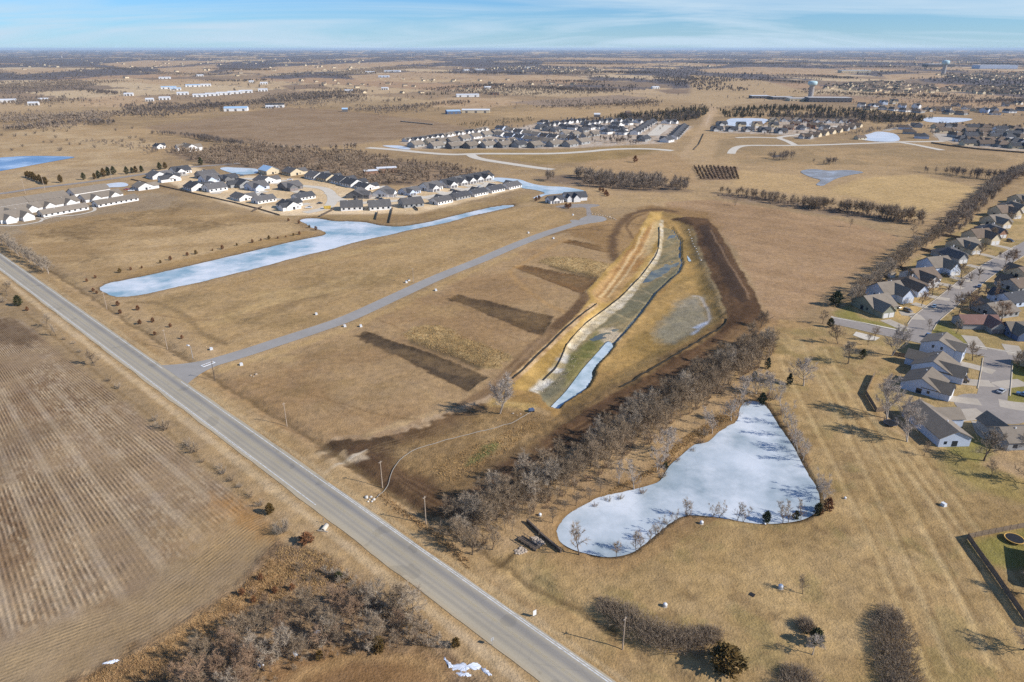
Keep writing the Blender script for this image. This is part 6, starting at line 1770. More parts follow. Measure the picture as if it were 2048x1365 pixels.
# which way the garage points: BACK = away from the long pond, FRONT = towards it
A_ = [
 (315,356,SIDE_R,H_RANCH,WW,RC,DW,'white house with its gable to the fence, first at the left end'),
 (343,361,SIDE_L,H_LSHAPE,WW,RC,DW,'white house with porch posts, second from the left end of the subdivision'),
 (361,346,FRONT,H_RANCH,WW,RC,DG,'white-fronted house with dark roof standing behind the second house from the left'),
 (413,355,BACK,H_RANCH,WG,RC,DW,'grey-walled house right of the left cul-de-sac'),
 (421,363,FRONT,H_RANCH,WBL,RC,DW,'blue-grey house in front of the grey-walled one by the left cul-de-sac'),
 (456,360,FRONT,H_LONG,WD,RC,DG,'dark house with two garage doors below the small northern pond'),
 (392,379,SIDE_R,H_RANCH,WW,RC,DW,'white house with gable to the fence in the middle of the left edge'),
 (430,381,BACK,H_RANCH,WW,RC,DW,'white house with four back windows beside the middle left gable'),
 (487,373,SIDE_L,H_RANCH,WG,RC,DG,'grey house with dark roof left of the inner loop'),
 (514,378,FRONT,H_RANCH,WBL,RC,DW,'pale blue house with white garage inside the loop'),
 (483,399,SIDE_R,H_LONG,WW,RC,DW,'white house with wide gable nearest the bare field'),
 (528,404,BACK,H_LONG,WW,RC,DW,'white house with a long back wall and many windows near the pond head'),
 (530,366,SIDE_R,H_RANCH,WW,RC,DW,'white house with grey roof at the top of the loop'),
 (586,349,SIDE_R,H_RANCH,WT,RC,DT,'tan house under construction with dark roof, right of the blue metal roof'),
 (632,357,SIDE_R,H_RANCH,WW,RC,DG,'white house, first of the stepped group behind the loop road'),
 (656,361,SIDE_R,H_RANCH,WT,RC,DT,'tan-sided house, second of the stepped group behind the loop road'),
 (683,366,SIDE_R,H_RANCH,WW,RC,DG,'white house, third of the stepped group behind the loop road'),
 (705,372,SIDE_R,H_RANCH,WW,RC,DG,'white house, fourth of the stepped group behind the loop road'),
 (730,378,SIDE_R,H_LONG,WW,RC,DW,'white house with large gable, last of the stepped group behind the loop road'),
 (581,378,FRONT,H_RANCH,WD,RC,DT,'dark house with double garage in the middle of the loop'),
 (607,398,BACK,H_LONG,WW,RC,DW,'long white house beside the curve of the loop road'),
 (578,417,SIDE_R,H_LSHAPE,WW,RC,DW,'white L-shaped house closest to the head of the long pond'),
 (716,394,FRONT+R(35),H_RANCH,WD,RC,DT,'grey house with dark garage doors right of the loop road'),
 (704,418,BACK-R(35),H_RANCH,WW,RC,DW,'white house with hipped back facing the pond, left one of the fenced pair'),
 (767,391,FRONT+R(30),H_RANCH,WW,RC,DG,'white house with open garage right of the grey one'),
 (759,417,BACK-R(30),H_RANCH,WW,RC,DW,'white house facing the pond, right one of the fenced pair'),
 (822,412,BACK-R(20),H_RANCH,WG,RC,DG,'grey-backed house facing the pond, right of the fenced pair'),
 (819,387,FRONT,H_LONG,WBL,RC,DG,'pale house with dormer at the start of the far garage row'),
 (861,379,FRONT,H_RANCH,WW,RC,DG,'white house with two grey garage doors, second in the far garage row'),
 (896,372,FRONT,H_RANCH,WW,RC,DG,'white house with dark cars before it, third in the far garage row'),
 (917,367,FRONT,H_RANCH,WW,RC,DG,'white house, fourth in the far garage row'),
 (934,364,FRONT,H_RANCH,WW,RC,DG,'white house, fifth in the far garage row'),
 (949,361,FRONT,H_RANCH,WW,RC,DG,'white house, sixth in the far garage row'),
 (965,358,FRONT,H_RANCH,WW,RC,DG,'white house at the far end of the garage row by the ice'),
 (882,406,BACK,H_LONG,WW,RC,DW,'white house with windowed back wall, first of the row above the long pond'),
 (918,397,BACK,H_LONG,WG,RC,DW,'grey house, second of the row above the long pond'),
 (954,390,BACK,H_LONG,WW,RC,DW,'white house, third of the row above the long pond'),
 (988,383,BACK,H_LONG,WW,RC,DW,'white house, fourth of the row above the long pond'),
 (1022,376,BACK,H_LONG,WW,RC,DW,'white house at the end of the row above the long pond, by the ice'),
]
for (x, y, rot, h, w, r_, d, lab) in A_:
    if (x * 7 + y) % 5 < 2 and r_ is RC: r_ = RC2
    e = put(h, x, y, rot, w, r_, d, lab, 'houses of the white subdivision', 0.94 if h is H_LONG else 1.1)
    c_, s_ = math.cos(rot), math.sin(rot)
    loc = lambda u, v: (e.location.x + c_ * u - s_ * v, e.location.y + s_ * u + c_ * v)
    x0_, x1_ = {'lshape': (-7.4, -0.4), 'longranch': (1.0, 8.5)}.get(h.key, (-0.5, 7.0))
    sheet('driveway', [loc(x0_, 11), loc(x1_, 11), loc(x1_ + 0.6, 21.5), loc(x0_ - 0.6, 21.5)], 0.10 + 0.002 * (len(bpy.data.objects) % 20), M_CONC, 0)
H_BARN = House('metalhouse', 17.0, 14.0, 4.0, 3.6, wing=None, win_back=2, doors=0)
put(H_BARN, 538, 347, SIDE_R, WT, RBL, DT, 'tan house under construction with shiny blue metal roof beside the northern pond')
put(House('pastureHouse', 14, 10, 3.2, 3.0, wing=(-6, 0, 4, 2.6)), 318, 297, SIDE_R, WW, RC, DW, 'small white farmhouse on the far pasture')
put(House('farmstead', 24, 14, 4.5, 4.0, wing=(3, 11, 6, 3.4), wing2=(-11, -4, -5, 3.0), tiers=2), 378, 301, SIDE_R, WW, RG, DW, 'large white farmstead with grey roof right of the small farmhouse')
H_SHELTER = House('shelter', 15, 9, 4.0, 0.8, wing=None, doors=0, win_back=0, win_end=False)
put(H_SHELTER, 743, 349, ROW_A - R(25), WBK, RW, DT, 'open shed with white roof in the brush wood, left one', cat='shed', name='shed')
put(House('shelter2', 20, 9, 4.4, 0.8, wing=None, doors=0, win_back=0, win_end=False), 773, 344, ROW_A - R(30), WBK, RW, DT, 'long shed with pale roof in the brush wood, right one', cat='shed', name='shed')
# the large white house at the lane's end
e = put(House('villa', 19, 11, 3.4, 3.4, wing=(-2.0, 4.0, 4.5, 3.0), wing2=(5.0, 9.4, 3.5, 2.6), doors=0, win_back=3), 1149, 400, R(180 + 14), WW, RC, DW, 'large white house with several gables at the end of the lane')
gx_, gy_ = P(1109, 405)
G2 = House('villa_garage', 13.0, 9.0, 3.0, 2.8, wing=(-2.2, 4.2, 1.2, 2.6), doors=2, win_back=2)
for pn, me, mk in G2.parts:
    o = link('garage_' + pn if not pn.startswith('garage') else pn, me, {'wall': WW, 'roof': RC, 'glass': M_GLASS, 'door': DG, 'trim': M_TRIM}[mk], e)
    rel = Matrix.Rotation(-R(194), 4, 'Z') @ Vector((float(gx_) - e.location.x, float(gy_) - e.location.y, 0))
    o.location = rel
    o.rotation_euler = (0, 0, R(14))

# care home at the left: long low wings under shared grey roofs
H_WINGB = House('carewingback', 31, 15, 2.8, 3.6, wing=None, doors=0, win_back=6)
H_WING = House('carewing', 32, 14, 2.8, 3.4, wing=(4, 12, 3.5, 2.8), wing2=(-12, -4, 3.5, 2.8), doors=1, win_back=6)
H_LOW = House('carelow', 34, 10, 2.5, 2.6, wing=None, doors=0, win_back=8)
H_CLUB = House('careclub', 22, 18, 3.2, 4.2, wing=(-10, -2, 5, 3.2), wing2=(2, 9, 4, 2.8), doors=0, win_back=4)
care = 'wings of the care home'
KA = face_dir((0, 432), (90, 417))
for (x, y, h, lab) in ((34,426,H_WING,'care home wing with two white gables, nearest the left edge'), (112,413,H_WING,'care home wing with two white gables, middle one'), (202,398,H_WING,'care home wing with two white gables, right one'),
                       (15,414,H_WINGB,'back care home wing at the left edge'), (92,402,H_WINGB,'back care home wing, middle one behind the gables'), (178,387,H_WINGB,'back care home wing, right one behind the gables')):
    put(h, x, y, KA + R(180), WW, RG, DW, lab, care, cat='building', name='care_home')
for (x, y, lab) in ((128,426,'long low white care home wing, left of the two along the footpath'), (232,407,'long low white care home wing, right of the two along the footpath')):
    put(H_LOW, x, y, KA, WW, RG, DW, lab, care, cat='building', name='care_home')
put(H_CLUB, 25, 440, KA + R(180), WW, RG, DW, 'care home clubhouse with stepped white gables by the footpath', care, cat='building', name='care_home')
put(H_RANCH, 287, 378, SIDE_R, WW, RG, DG, 'grey-roofed house beside the care home car park')

# ---- right: the street row and the houses round the cul-de-sac (seen from nearer, so each is its own)
DRV = face_dir((1770,640), (1812,659))
def near_house(key, x, y, rot, L, D, wall, roof, door, label, **kw):
    put(House(key, L, D, **kw), x, y, rot, wall, roof, door, label, 'houses near the cul-de-sac and street')
STREET_F = DRV - R(90)          # +y of the house points down its driveway
def srow(x, y, wall, roof, label, k, scale=1.0):
    h = (H_S1, H_S2, H_S3)[k % 3]
    put(h, x, y, STREET_F + R((x - 1747) * -0.02), wall, roof, DW, label, 'houses of the street row', 1.1)
H_S1 = House('streetA', 13.0, 13.5, 3.0, 3.6, wing=(-0.5, 6.2, 5.0, 3.0), wing2=None)
H_S2 = House('streetB', 12.5, 12.0, 3.8, 3.8, wing=(-6.0, 0.4, 4.5, 3.2))
H_S3 = House('streetC', 12.5, 13.0, 3.1, 3.4, wing=(0.0, 6.0, 6.0, 2.8), hip=True)
for k, (x, y, w, r_, lab) in enumerate((
    (1746,617,WO,RG,'olive-grey corner house on the green lawn at the street bend'), (1770,594,WBL,RG,'house with blue-grey side wall, second in the street row'), (1814,577,WBL,RB,'white two-gabled house, third in the street row'), (1838,561,WW,RB,'white house with a brown roof, fourth in the street row'),
    (1868,541,WBL,RG,'pale blue house by the white shed, fifth in the street row'), (1897,515,WG,RC2,'grey-roofed house, sixth in the street row'), (1926,498,WT,RG,'tan house, seventh in the street row'), (1953,482,WT,RB,'tan house, eighth in the street row'), (1979,467,WBK,RC2,'brick-fronted house, ninth in the street row'),
    (1990,449,WT,RG,'tan house, tenth in the street row'), (2002,432,WT,RB,'tan house, eleventh in the street row'), (2022,419,WT,RG,'tan house, twelfth in the street row'), (2042,406,WT,RG,'last house of the street row before the right edge'))):
    srow(x, y, w, r_, lab, k)
OPP = STREET_F + R(180)
near_house('redroof', 1950, 652, R(178) , 17, 9.5, WG, RR, DT, 'house with red-brown roof and taupe garage by the street corner', wing=(-8.0, -1.2, 5.0, 2.8), rise=2.6)
near_house('navy', 2034, 668, R(180), 13, 10, WNB, RG, WNB, 'navy blue house at the right edge beside the red-roofed one', wing=(-1.0, 6.0, 4.0, 3.0))
near_house('acrossA', 1990, 627, OPP, 14, 13, WG, RG, DW, 'grey house with wide roof behind the red-roofed one', wing=(-6, 0.5, 3, 3.0))
near_house('acrossB', 2022, 606, OPP, 14, 12, WBL, RC, DW, 'blue-roofed house second across the street', wing=(-6, 0.5, 3, 3.0))
near_house('acrossC', 2034, 577, OPP, 14, 12, WG, RB, DW, 'brown-roofed house third across the street', wing=(-6, 0.5, 3, 3.0))
near_house('acrossD', 2050, 553, OPP, 14, 12, WT, RB, DW, 'brown-roofed house fourth across the street, at the right edge', wing=(-6, 0.5, 3, 3.0))
CUL = face_dir((1910,725), (1988,745)) - R(90)
near_house('twoGable', 1877, 706, CUL, 11.5, 12.5, WBL, RG, DW, 'tall pale blue house with two small upper windows, corner of the cul-de-sac', zw=5.0, rise=2.6, wing=(-1.5, 5.0, 3.0, 2.2), tiers=2)
near_house('vanHouse', 1868, 743, CUL, 13.0, 14.0, WBL, RG, DT, 'grey-roofed house with a camper van in its drive', zw=3.2, rise=3.4, wing=(0.2, 6.4, 4.0, 3.0), wing2=(-5.5, 0.5, -4.0, 2.6))
near_house('saloonHouse', 1846, 776, CUL, 13.0, 13.0, WBL, RG, DW, 'grey-roofed house with brick porch and a silver saloon in its drive', zw=3.0, rise=3.4, wing=(-0.4, 6.2, 3.5, 2.8))
bl = face_dir((1872,896), (1822,852))
near_house('blueWall', 1868, 861, bl, 21.0, 10.5, WBL, RG, DW, 'grey-roofed house with a pale blue gable wall facing the lawn', zw=3.4, rise=2.5, wing=None, wing2=(1.5, 9.5, -5.5, 2.2), doors=0, win_back=2)
near_house('porch', 2034, 884, R(4), 15.0, 10.0, WG, RG, DW, 'grey-roofed house with an open back porch at the right edge', zw=3.2, rise=2.6, wing=(-7.0, -1.2, 5.5, 2.6), doors=0, win_back=3)
near_house('edgeHouse', 2092, 745, CUL + R(180), 13, 12, WT, RG, DW, 'house at the right edge beyond the green island lawn', wing=(0, 6, 3, 2.8))
near_house('edgeLow', 2110, 1150, R(60), 14, 11, WT, RG, DW, 'house behind the long garden fence at the right edge', wing=None, doors=0)

# ---- far subdivisions
ordn = ['first', 'second', 'third', 'fourth', 'fifth', 'sixth', 'seventh', 'eighth', 'ninth', 'tenth', 'eleventh', 'twelfth', 'thirteenth', 'fourteenth', 'fifteenth', 'sixteenth', 'seventeenth', 'eighteenth', 'nineteenth', 'twentieth']
hrng = random.Random(11)
def far_row(pts, rot, walls, roofs, desc, where, group, kinds=(0,), scale=1.0, jit=6):
    for k, (x, y) in enumerate(pts):
        h = (F_A, F_B, F_T)[hrng.choice(kinds)]
        put(h, x, y, rot + R(hrng.uniform(-jit, jit)), hrng.choice(walls), hrng.choice(roofs), DW, '%s, %s from left in %s' % (desc, ordn[k], where), group, scale)
gC = 'houses of the far central subdivision'
far_row([(815,283),(832,282),(841,281),(851,279),(860,278),(872,276),(881,275),(893,274),(901,272),(913,270),(921,269),(933,267),(940,266),(952,265),(959,263),(969,261)], FRONT, [WW], [RC, RG], 'small white-gabled house', 'the back row along the brown field', gC, (0,), 0.85)
far_row([(862,288),(884,287),(905,286),(928,281),(950,277),(972,273),(992,270)], BACK, [WG, WT, WW], [RG], 'house with wide grey roof', 'the second row of the far subdivision', gC, (0,), 1.15)
far_row([(832,294),(872,296),(908,296.5),(942,296),(976,295),(1008,294.5),(1038,294),(1070,295)], BACK, [WG, WD], [RG, RC], 'dark-walled house with grey roof', 'the front row above the white street', gC, (0,), 1.25)
far_row([(952,288),(977,286),(1000,286),(1021,285)], FRONT, [WW], [RG], 'white house with double gables', 'the short row behind the front row', gC, (0,), 1.0)
far_row([(1002,260),(1020,264),(1038,267),(1056,270),(1073,273),(1090,276),(1108,278),(1126,279),(1146,281)], SIDE_R, [WW, WBL], [RG, RC], 'house with bright sunlit gable', 'upper gable row, far subdivision', gC, (0,), 1.05)
far_row([(1000,273),(1020,276),(1040,279),(1059,282),(1078,285),(1098,287)], SIDE_R, [WW, WBL], [RC, RG], 'house with white end wall', 'lower gable row, far subdivision', gC, (0,), 1.1)
far_row([(1108,293),(1140,293),(1164,288)], BACK, [WG], [RG], 'grey house', 'right end of the front row', gC, (0,), 1.25)
far_row([(1085,248),(1097,252),(1111,250),(1128,248),(1143,246),(1159,245),(1172,250),(1187,248),(1202,246)], FRONT, [WW, WG], [RC], 'dark-roofed house', 'the top row left of the evergreen wood', gC, (0, 1), 1.05)
far_row([(1082,258),(1096,262),(1112,263),(1133,257),(1150,259),(1166,264),(1181,259),(1197,258),(1212,260)], BACK, [WW, WG], [RC], 'dark-roofed house', 'the middle of the far subdivision', gC, (0, 1), 1.1)
far_row([(1218,244),(1236,244),(1257,244),(1276,246),(1297,249),(1332,247),(1346,247)], FRONT, [WW], [RC], 'dark-roofed house with white garage', 'the row below the evergreen wood', gC, (0,), 1.05)
far_row([(1212,268),(1228,261),(1242,263),(1233,253),(1254,250),(1244,269)], SIDE_R, [WW], [RC], 'dark-roofed house', 'the group left of the terraced rows', gC, (0, 1), 1.15)
far_row([(1130,271),(1150,272),(1172,275),(1188,272)], BACK, [WW, WG], [RC, RG], 'half-hidden house', 'tree-lined lower edge, far subdivision', gC, (0,), 1.0)
far_row([(1288,282),(1334,284)], BACK, [WG, WW], [RC], 'dark-roofed house', 'the pair at the foot of the terraced rows', gC, (0,), 1.2)
# two long terraces with a paved court between
def terrace(p0, p1, n, label):
    a, b = P(*p0), P(*p1)
    ang = math.atan2(float(b[1] - a[1]), float(b[0] - a[0]))
    L = math.hypot(float(b[0] - a[0]), float(b[1] - a[1]))
    e = empty('terrace', (float(a[0] + b[0]) / 2, float(a[1] + b[1]) / 2, 0), ang)
    wl_, rf = MB(), MB()
    wl_.prism([(-6, 0), (6, 0), (6, 4.2), (0, 7.4), (-6, 4.2)], 'x', -L / 2, L / 2)
    gable_roof(rf, -L / 2, L / 2, -6, 6, 4.2, 3.3)
    link('wall', wl_.mesh('terrace_wall'), WW, e); link('roof', rf.mesh('terrace_roof'), RC, e)
    for i in range(n):
        xx = -L / 2 + (i + 0.5) * L / n
        for sy in (-1, 1):
            mb, mr = MB(), MB()
            mb.prism([(xx - 2.6, 0), (xx + 2.6, 0), (xx + 2.6, 3.6), (xx, 5.4), (xx - 2.6, 3.6)], 'y', min(sy * 5.9, sy * 8.6), max(sy * 5.9, sy * 8.6))
            mr.prism([(xx - 3.0, 3.35), (xx, 5.45), (xx + 3.0, 3.35), (xx + 3.0, 3.55), (xx, 5.7), (xx - 3.0, 3.55)], 'y', min(sy * 2.0, sy * 9.0), max(sy * 2.0, sy * 9.0))
            link('gable_wall', mb.mesh('terrace_gable'), WW, e); link('gable_roof', mr.mesh('terrace_gable_roof'), RC, e)
            md = MB(); md.box(xx - 2.0, sy * 8.6 - 0.05, 0.1, xx + 2.0, sy * 8.6 + 0.05, 2.4)
            link('garage_door', md.mesh('terrace_door'), DG, e)
    tag(e, label, 'terrace', 'terraced rows of the far subdivision')
terrace((1268,270), (1306,246), 7, 'long dark-roofed terrace left of the paved court')
terrace((1345,280), (1368,256), 7, 'long dark-roofed terrace right of the paved court, beside the track')
sheet('paved_court', PP([(1292,272),(1318,272),(1345,252),(1318,250)]), 0.25, M_CONC, 0)
gD = 'houses of the right-hand far subdivision'
far_row([(1433,262),(1463,262.5),(1495,263),(1528,264),(1561,266)], R(182), [WG, WD], [RC], 'dark house', 'the front row below the suburban pond', gD, (0,), 1.15)
far_row([(1443,251),(1481,256),(1513,255),(1546,257)], R(182), [WT, WG], [RB, RC], 'house', 'the second row below the suburban pond', gD, (2, 0), 1.1)
far_row([(1546,244),(1570,243),(1592,244),(1612,245),(1636,246),(1658,246),(1682,246),(1703,246)], R(170), [WT, WBK, WW], [RB, RG], 'brown-roofed house', 'the row along the evergreen wood', gD, (0, 1), 1.1)
far_row([(1576,259),(1590,251),(1602,259),(1622,257),(1640,253),(1648,259)], R(150), [WT, WBK, WW, WG], [RB, RC], 'house', 'the cluster inside the bend of the brown-roofed row', gD, (0, 1, 2), 1.05)
far_row([(1612,277),(1629,273.5),(1644,270.5),(1658,267.5),(1672,264.5),(1686,261.5),(1699,258),(1712,254.5)], face_dir((1612,277),(1690,260)) + R(90), [WT, WG], [RB], 'brown-roofed house', 'the curved row left of the eastern pond', gD, (0,), 1.1)
far_row([(1813,259),(1836,255),(1822,268),(1846,277)], R(60), [WG, WBL], [RC, RB], 'dark house', 'the group right of the eastern pond', gD, (1, 0), 1.15)
far_row([(1720,279)], R(10), [WT], [RB], 'tan house shell under construction', 'front of the eastern pond', None, (0,), 0.9)
for yy, pts in (('top row of the right-hand suburb', [(1876,257),(1893,257),(1916,258),(1944,258),(1970,259),(2000,262),(2031,262)]), ('second row of the right-hand suburb', [(1886,265),(1912,265),(1941,266),(1968,267),(1996,270),(2026,272),(2048,269)]),
                ('third row of the right-hand suburb', [(1915,275),(1940,276),(1966,276),(1990,277),(2015,278),(2042,279)]), ('fourth row of the right-hand suburb', [(1922,283),(1946,285),(1972,285.5),(2002,286),(2030,288)]),
                ('fence-side row of the right-hand suburb', [(1936,291),(1970,292),(2004,294),(2034,297),(2060,298)])):
    far_row(pts, R(hrng.choice((2, 182))), [WG, WT, WW], [RB, RC, RB], 'brown-grey roofed house', 'the ' + yy, 'houses of the right-hand suburb', (0, 1), 1.2, 12)
far_row([(1722,215),(1746,214),(1766,210),(1787,208),(1803,217),(1832,217),(1852,223),(1872,221),(1892,223),(1911,213),(1932,219),(1951,223),(1967,226),(1987,222),(2010,213),(2031,209)], R(175), [WG, WT, WW, WBL], [RB, RC], 'house', 'the scattered band above the far right pond', 'houses above the far right pond', (0, 1, 2), 1.2, 40)
far_row([(1740,220),(1765,220),(1790,222),(1812,224),(1838,226),(1900,229),(1925,230),(1990,230),(2020,226),(2046,222)], R(5), [WG, WT, WW], [RB, RC], 'house', 'the lower scattered band above the far right pond', 'houses above the far right pond', (0, 1), 1.2, 40)
# distant suburbs, too many and too small to count
def far_houses(label, polys, n, seed, size=11, zs=1.0):
    rg = np.random.RandomState(seed)
    W_, Rf = MB(), MB()
    for poly in polys:
        for (X, Y) in scatter_in(poly, n, seed):
            a = rg.uniform(0, 3.14)
            c, s = math.cos(a), math.sin(a)
            L, D = size * rg.uniform(0.8, 1.3), size * rg.uniform(0.6, 0.9)
            h, r_ = 3.2 * zs * rg.choice([1, 1, 1.7]), 3.2 * zs
            def q(x, y, z): return (X + c * x - s * y, Y + s * x + c * y, z)
            b = len(W_.v)
            prof = [(-D / 2, 0), (D / 2, 0), (D / 2, h), (0, h + r_ - .1), (-D / 2, h)]
            for t in (-L / 2, L / 2):
                for (p, z) in prof: W_.v.append(q(t, p, z))
            W_.f += [tuple(range(b, b + 5)), tuple(range(b + 9, b + 4, -1))] + [(b + i, b + 5 + i, b + 5 + (i + 1) % 5, b + (i + 1) % 5) for i in range(5)]
            b = len(Rf.v)
            o_ = 0.7
            Rf.v += [q(-L/2-o_, -D/2-o_, h-.3), q(L/2+o_, -D/2-o_, h-.3), q(L/2+o_, 0, h+r_+.1), q(-L/2-o_, 0, h+r_+.1), q(L/2+o_, D/2+o_, h-.3), q(-L/2-o_, D/2+o_, h-.3)]
            Rf.f += [(b, b + 1, b + 2, b + 3), (b + 3, b + 2, b + 4, b + 5)]
    e = link('distant_houses', W_.mesh('distant_houses'), WT)
    tag(e, label, 'suburb', kind='stuff')
    link('roof', Rf.mesh('distant_roofs'), RB, e)
far_houses('suburb of many small houses behind the water tower', [[(1648,178),(1700,168),(1760,164),(1860,172),(1900,182),(1870,188),(1760,186)]], 260, 1, 13)
far_houses('suburb of many small houses at the right edge, farther back', [[(1890,176),(2048,172),(2060,188),(1960,190)]], 150, 2, 14)
far_houses('pale specks of a far suburb below the two long halls', [[(1870,150),(2048,146),(2060,162),(1920,160)]], 160, 3, 16)
far_houses('far village in front of the central horizon', [[(905,137),(1060,133),(1220,138),(1180,149),(1000,142)]], 150, 4, 16)
far_houses('scattered farm houses and yards on the plain', [[(30,122),(400,116),(800,122),(700,150),(300,160),(60,150)]], 110, 5, 18, 1.2)
far_houses('scattered white houses toward the right horizon', [[(1300,118),(1900,116),(2048,124),(1700,138),(1400,134)]], 90, 6, 18, 1.2)
far_houses('farm buildings beyond the central fields', [[(560,160),(760,156),(1000,160),(1250,166),(1000,186),(700,190)]], 40, 7, 14)

# ---- sheds, halls, school, water towers
def hall(x, y, L, D, H_, rise, rot, wall, roof, label, group=None, cat='shed', name='metal_shed', ndoors=3):
    X, Y = P(x, y)
    e = empty(name, (float(X), float(Y), 0), rot)
    wl_, rf = MB(), MB()
    wl_.prism([(-D / 2, 0), (D / 2, 0), (D / 2, H_), (0, H_ + rise - 0.1), (-D / 2, H_)], 'x', -L / 2, L / 2)
    gable_roof(rf, -L / 2, L / 2, -D / 2, D / 2, H_, rise, 0.4, 0.25)
    link('wall', wl_.mesh(name + '_wall'), wall, e); link('roof', rf.mesh(name + '_roof'), roof, e)
    for i in range(ndoors):
        xx = -L / 2 + (i + 0.5) * L / ndoors
        mb = MB(); mb.box(xx - 2.2, -D / 2 - 0.08, 0, xx + 2.2, -D / 2 + 0.02, min(H_ - 0.4, 4.2))
        link('door', mb.mesh(name + '_door'), DG, e)
    tag(e, label, cat, group)
    return e
gS = 'metal sheds on the far left plain'
for (x, y, L, D, roof, lab) in ((258,192,30,18,RW,'white metal shed nearest the dark tree line on the left plain'), (338,178,60,18,RBL,'long blue-grey shed in the upper group, left end'), (352,181,40,14,RBL,'blue shed in the upper group, front'), (386,174,60,16,RBL,'long pale shed in the upper group, middle'), (412,173,44,16,RW,'pale shed in the upper group, right end'),
    (366,190,40,16,RW,'white shed between the two shed groups'), (400,194,46,16,RW,'white-roofed shed, first of the lower row of five'), (425,192,46,16,RW,'white-roofed shed, second of the lower row of five'), (448,190,50,16,RW,'white-roofed shed, third of the lower row of five'), (470,188,50,16,RW,'white-roofed shed, fourth of the lower row of five'), (492,186,50,16,RW,'white-roofed shed, last of the lower row of five'), (526,183,36,20,RW,'white hall right of the lower shed row'),
    (330,200,34,16,RW,'small white hall below the shed groups'), (300,203,24,14,RW,'low pale shed left of the small white hall'), (528,169,34,18,RW,'white shed above the lower row, farther back'), (503,166,24,14,RW,'small white shed beside the farther one'), (330,158,60,26,RW,'large white depot on the far left plain'), (400,153,40,20,RW,'white hall right of the large depot'), (68,211,28,12,RW,'long white trailer roof at the far left'), (12,205,60,16,RW,'pale hall at the left edge'), (88,203,30,14,RW,'white farm shed at the far left')):
    hall(x, y, L * 0.75, D, 5.5, 2.2, R(20), WW, roof, lab, gS)
hall(473, 222, 46, 22, 6, 2.6, R(12), WW, RBL, 'white hall with a dark blue end at the edge of the brown field')
hall(550, 215, 40, 20, 6, 2.6, R(15), WW, RC, 'white hall with dark roof at the edge of the brown field')
hall(540, 237 - 20, 16, 10, 4, 1.6, R(15), WW, RW, 'small annex beside the white hall with dark roof')
for (x, y, L, D, w, r_, lab) in ((935,194,76,22,WW,RW,'long white hall on the central plain'), (990,190,30,18,WBK,RB,'brown building right of the long white hall'), (906,228,34,18,WNB,RBL,'blue shed beside the nursery pond'), (952,226,70,14,WT,RW,'long pale greenhouse by the nursery'), (770,180,26,16,WW,RW,'white shed on the central left plain'), (698,185,30,16,WW,RW,'white shed beyond the brown field'), (975,178,26,14,WW,RW,'small white shed in the central woods'),
    (740,146,60,30,WW,RW,'pale factory hall far left of centre'), (785,144,110,40,WW,RW,'large white factory far left of centre'), (768,155,60,24,WBL,RW,'low blue-white hall before the factory'), (932,142,40,24,WW,RW,'white hall left of the far village'), (960,141,70,24,WW,RW,'long white hall beside the far village'), (1056,137,40,20,WW,RW,'bright white hall at the edge of the far village'), (1310,178,30,14,WW,RW,'white roofs of a farm right of centre'),
    (690,224,14,8,WNB,RBL,'tiny blue shed in the trees by the brown field'), (1256,230,12,12,WBK,RB,'brown tower-like house in the trees'), (1194,235,14,6,WW,RW,'white trailer before the evergreen wood')):
    hall(x, y, L * 0.8, D, 5.5, 2.0, R(hrng.uniform(-10, 20)), w, r_, lab, 'scattered halls on the central plain')
WSH = mat_noise('school_wall_dark', (112,108,108), 0.2, 0.1, 0.9)
def flat_block(name, x, y, L, D, Hh, rot, wall, roof, label, cat='building', lit=None):
    X, Y = P(x, y)
    e = empty(name, (float(X), float(Y), 0), rot)
    w = MB(); w.box(-L / 2, -D / 2, 0, L / 2, D / 2, Hh)
    r_ = MB(); r_.box(-L / 2 - 0.3, -D / 2 - 0.3, Hh, L / 2 + 0.3, D / 2 + 0.3, Hh + 0.6)
    link('wall', w.mesh(name + '_wall'), wall, e); link('roof', r_.mesh(name + '_roof'), roof, e)
    nw = max(3, int(L / 9))
    for i in range(nw):
        xx = -L / 2 + (i + 0.5) * L / nw
        m_ = MB(); m_.box(xx - 1.6, -D / 2 - 0.06, 1.0, xx + 1.6, -D / 2 + 0.02, min(Hh - 1, 3.4))
        link('window', m_.mesh(name + '_window'), M_GLASS, e)
    tag(e, label, cat)
    return e
RGF = mat_noise('flat_grey_roof', (196,192,186), 0.1, 0.08, 0.9)
flat_block('school', 1655, 204, 100, 40, 10, R(-6), WSH, RGF, 'long dark school gymnasium under the water tower')
flat_block('school', 1600, 202, 60, 40, 6, R(-6), WT, RGF, 'pale low school wing left of the gymnasium')
flat_block('school', 1562, 199, 50, 36, 6, R(-4), WSH, RGF, 'dark low school wing, second from the left')
flat_block('school', 1518, 197, 46, 30, 6.5, R(-2), WSH, RW, 'left end wing of the school with white roof')
flat_block('church', 1708, 146, 150, 60, 12, R(-4), WT, RW, 'cream building with arches on the far right plain')
flat_block('warehouse', 1876, 134, 180, 90, 18, R(-5), WSH, RW, 'long white-roofed hall behind the far water tower')
flat_block('warehouse', 1988, 138, 220, 110, 22, R(-8), WBL, RW, 'huge white-roofed hall near the right edge')
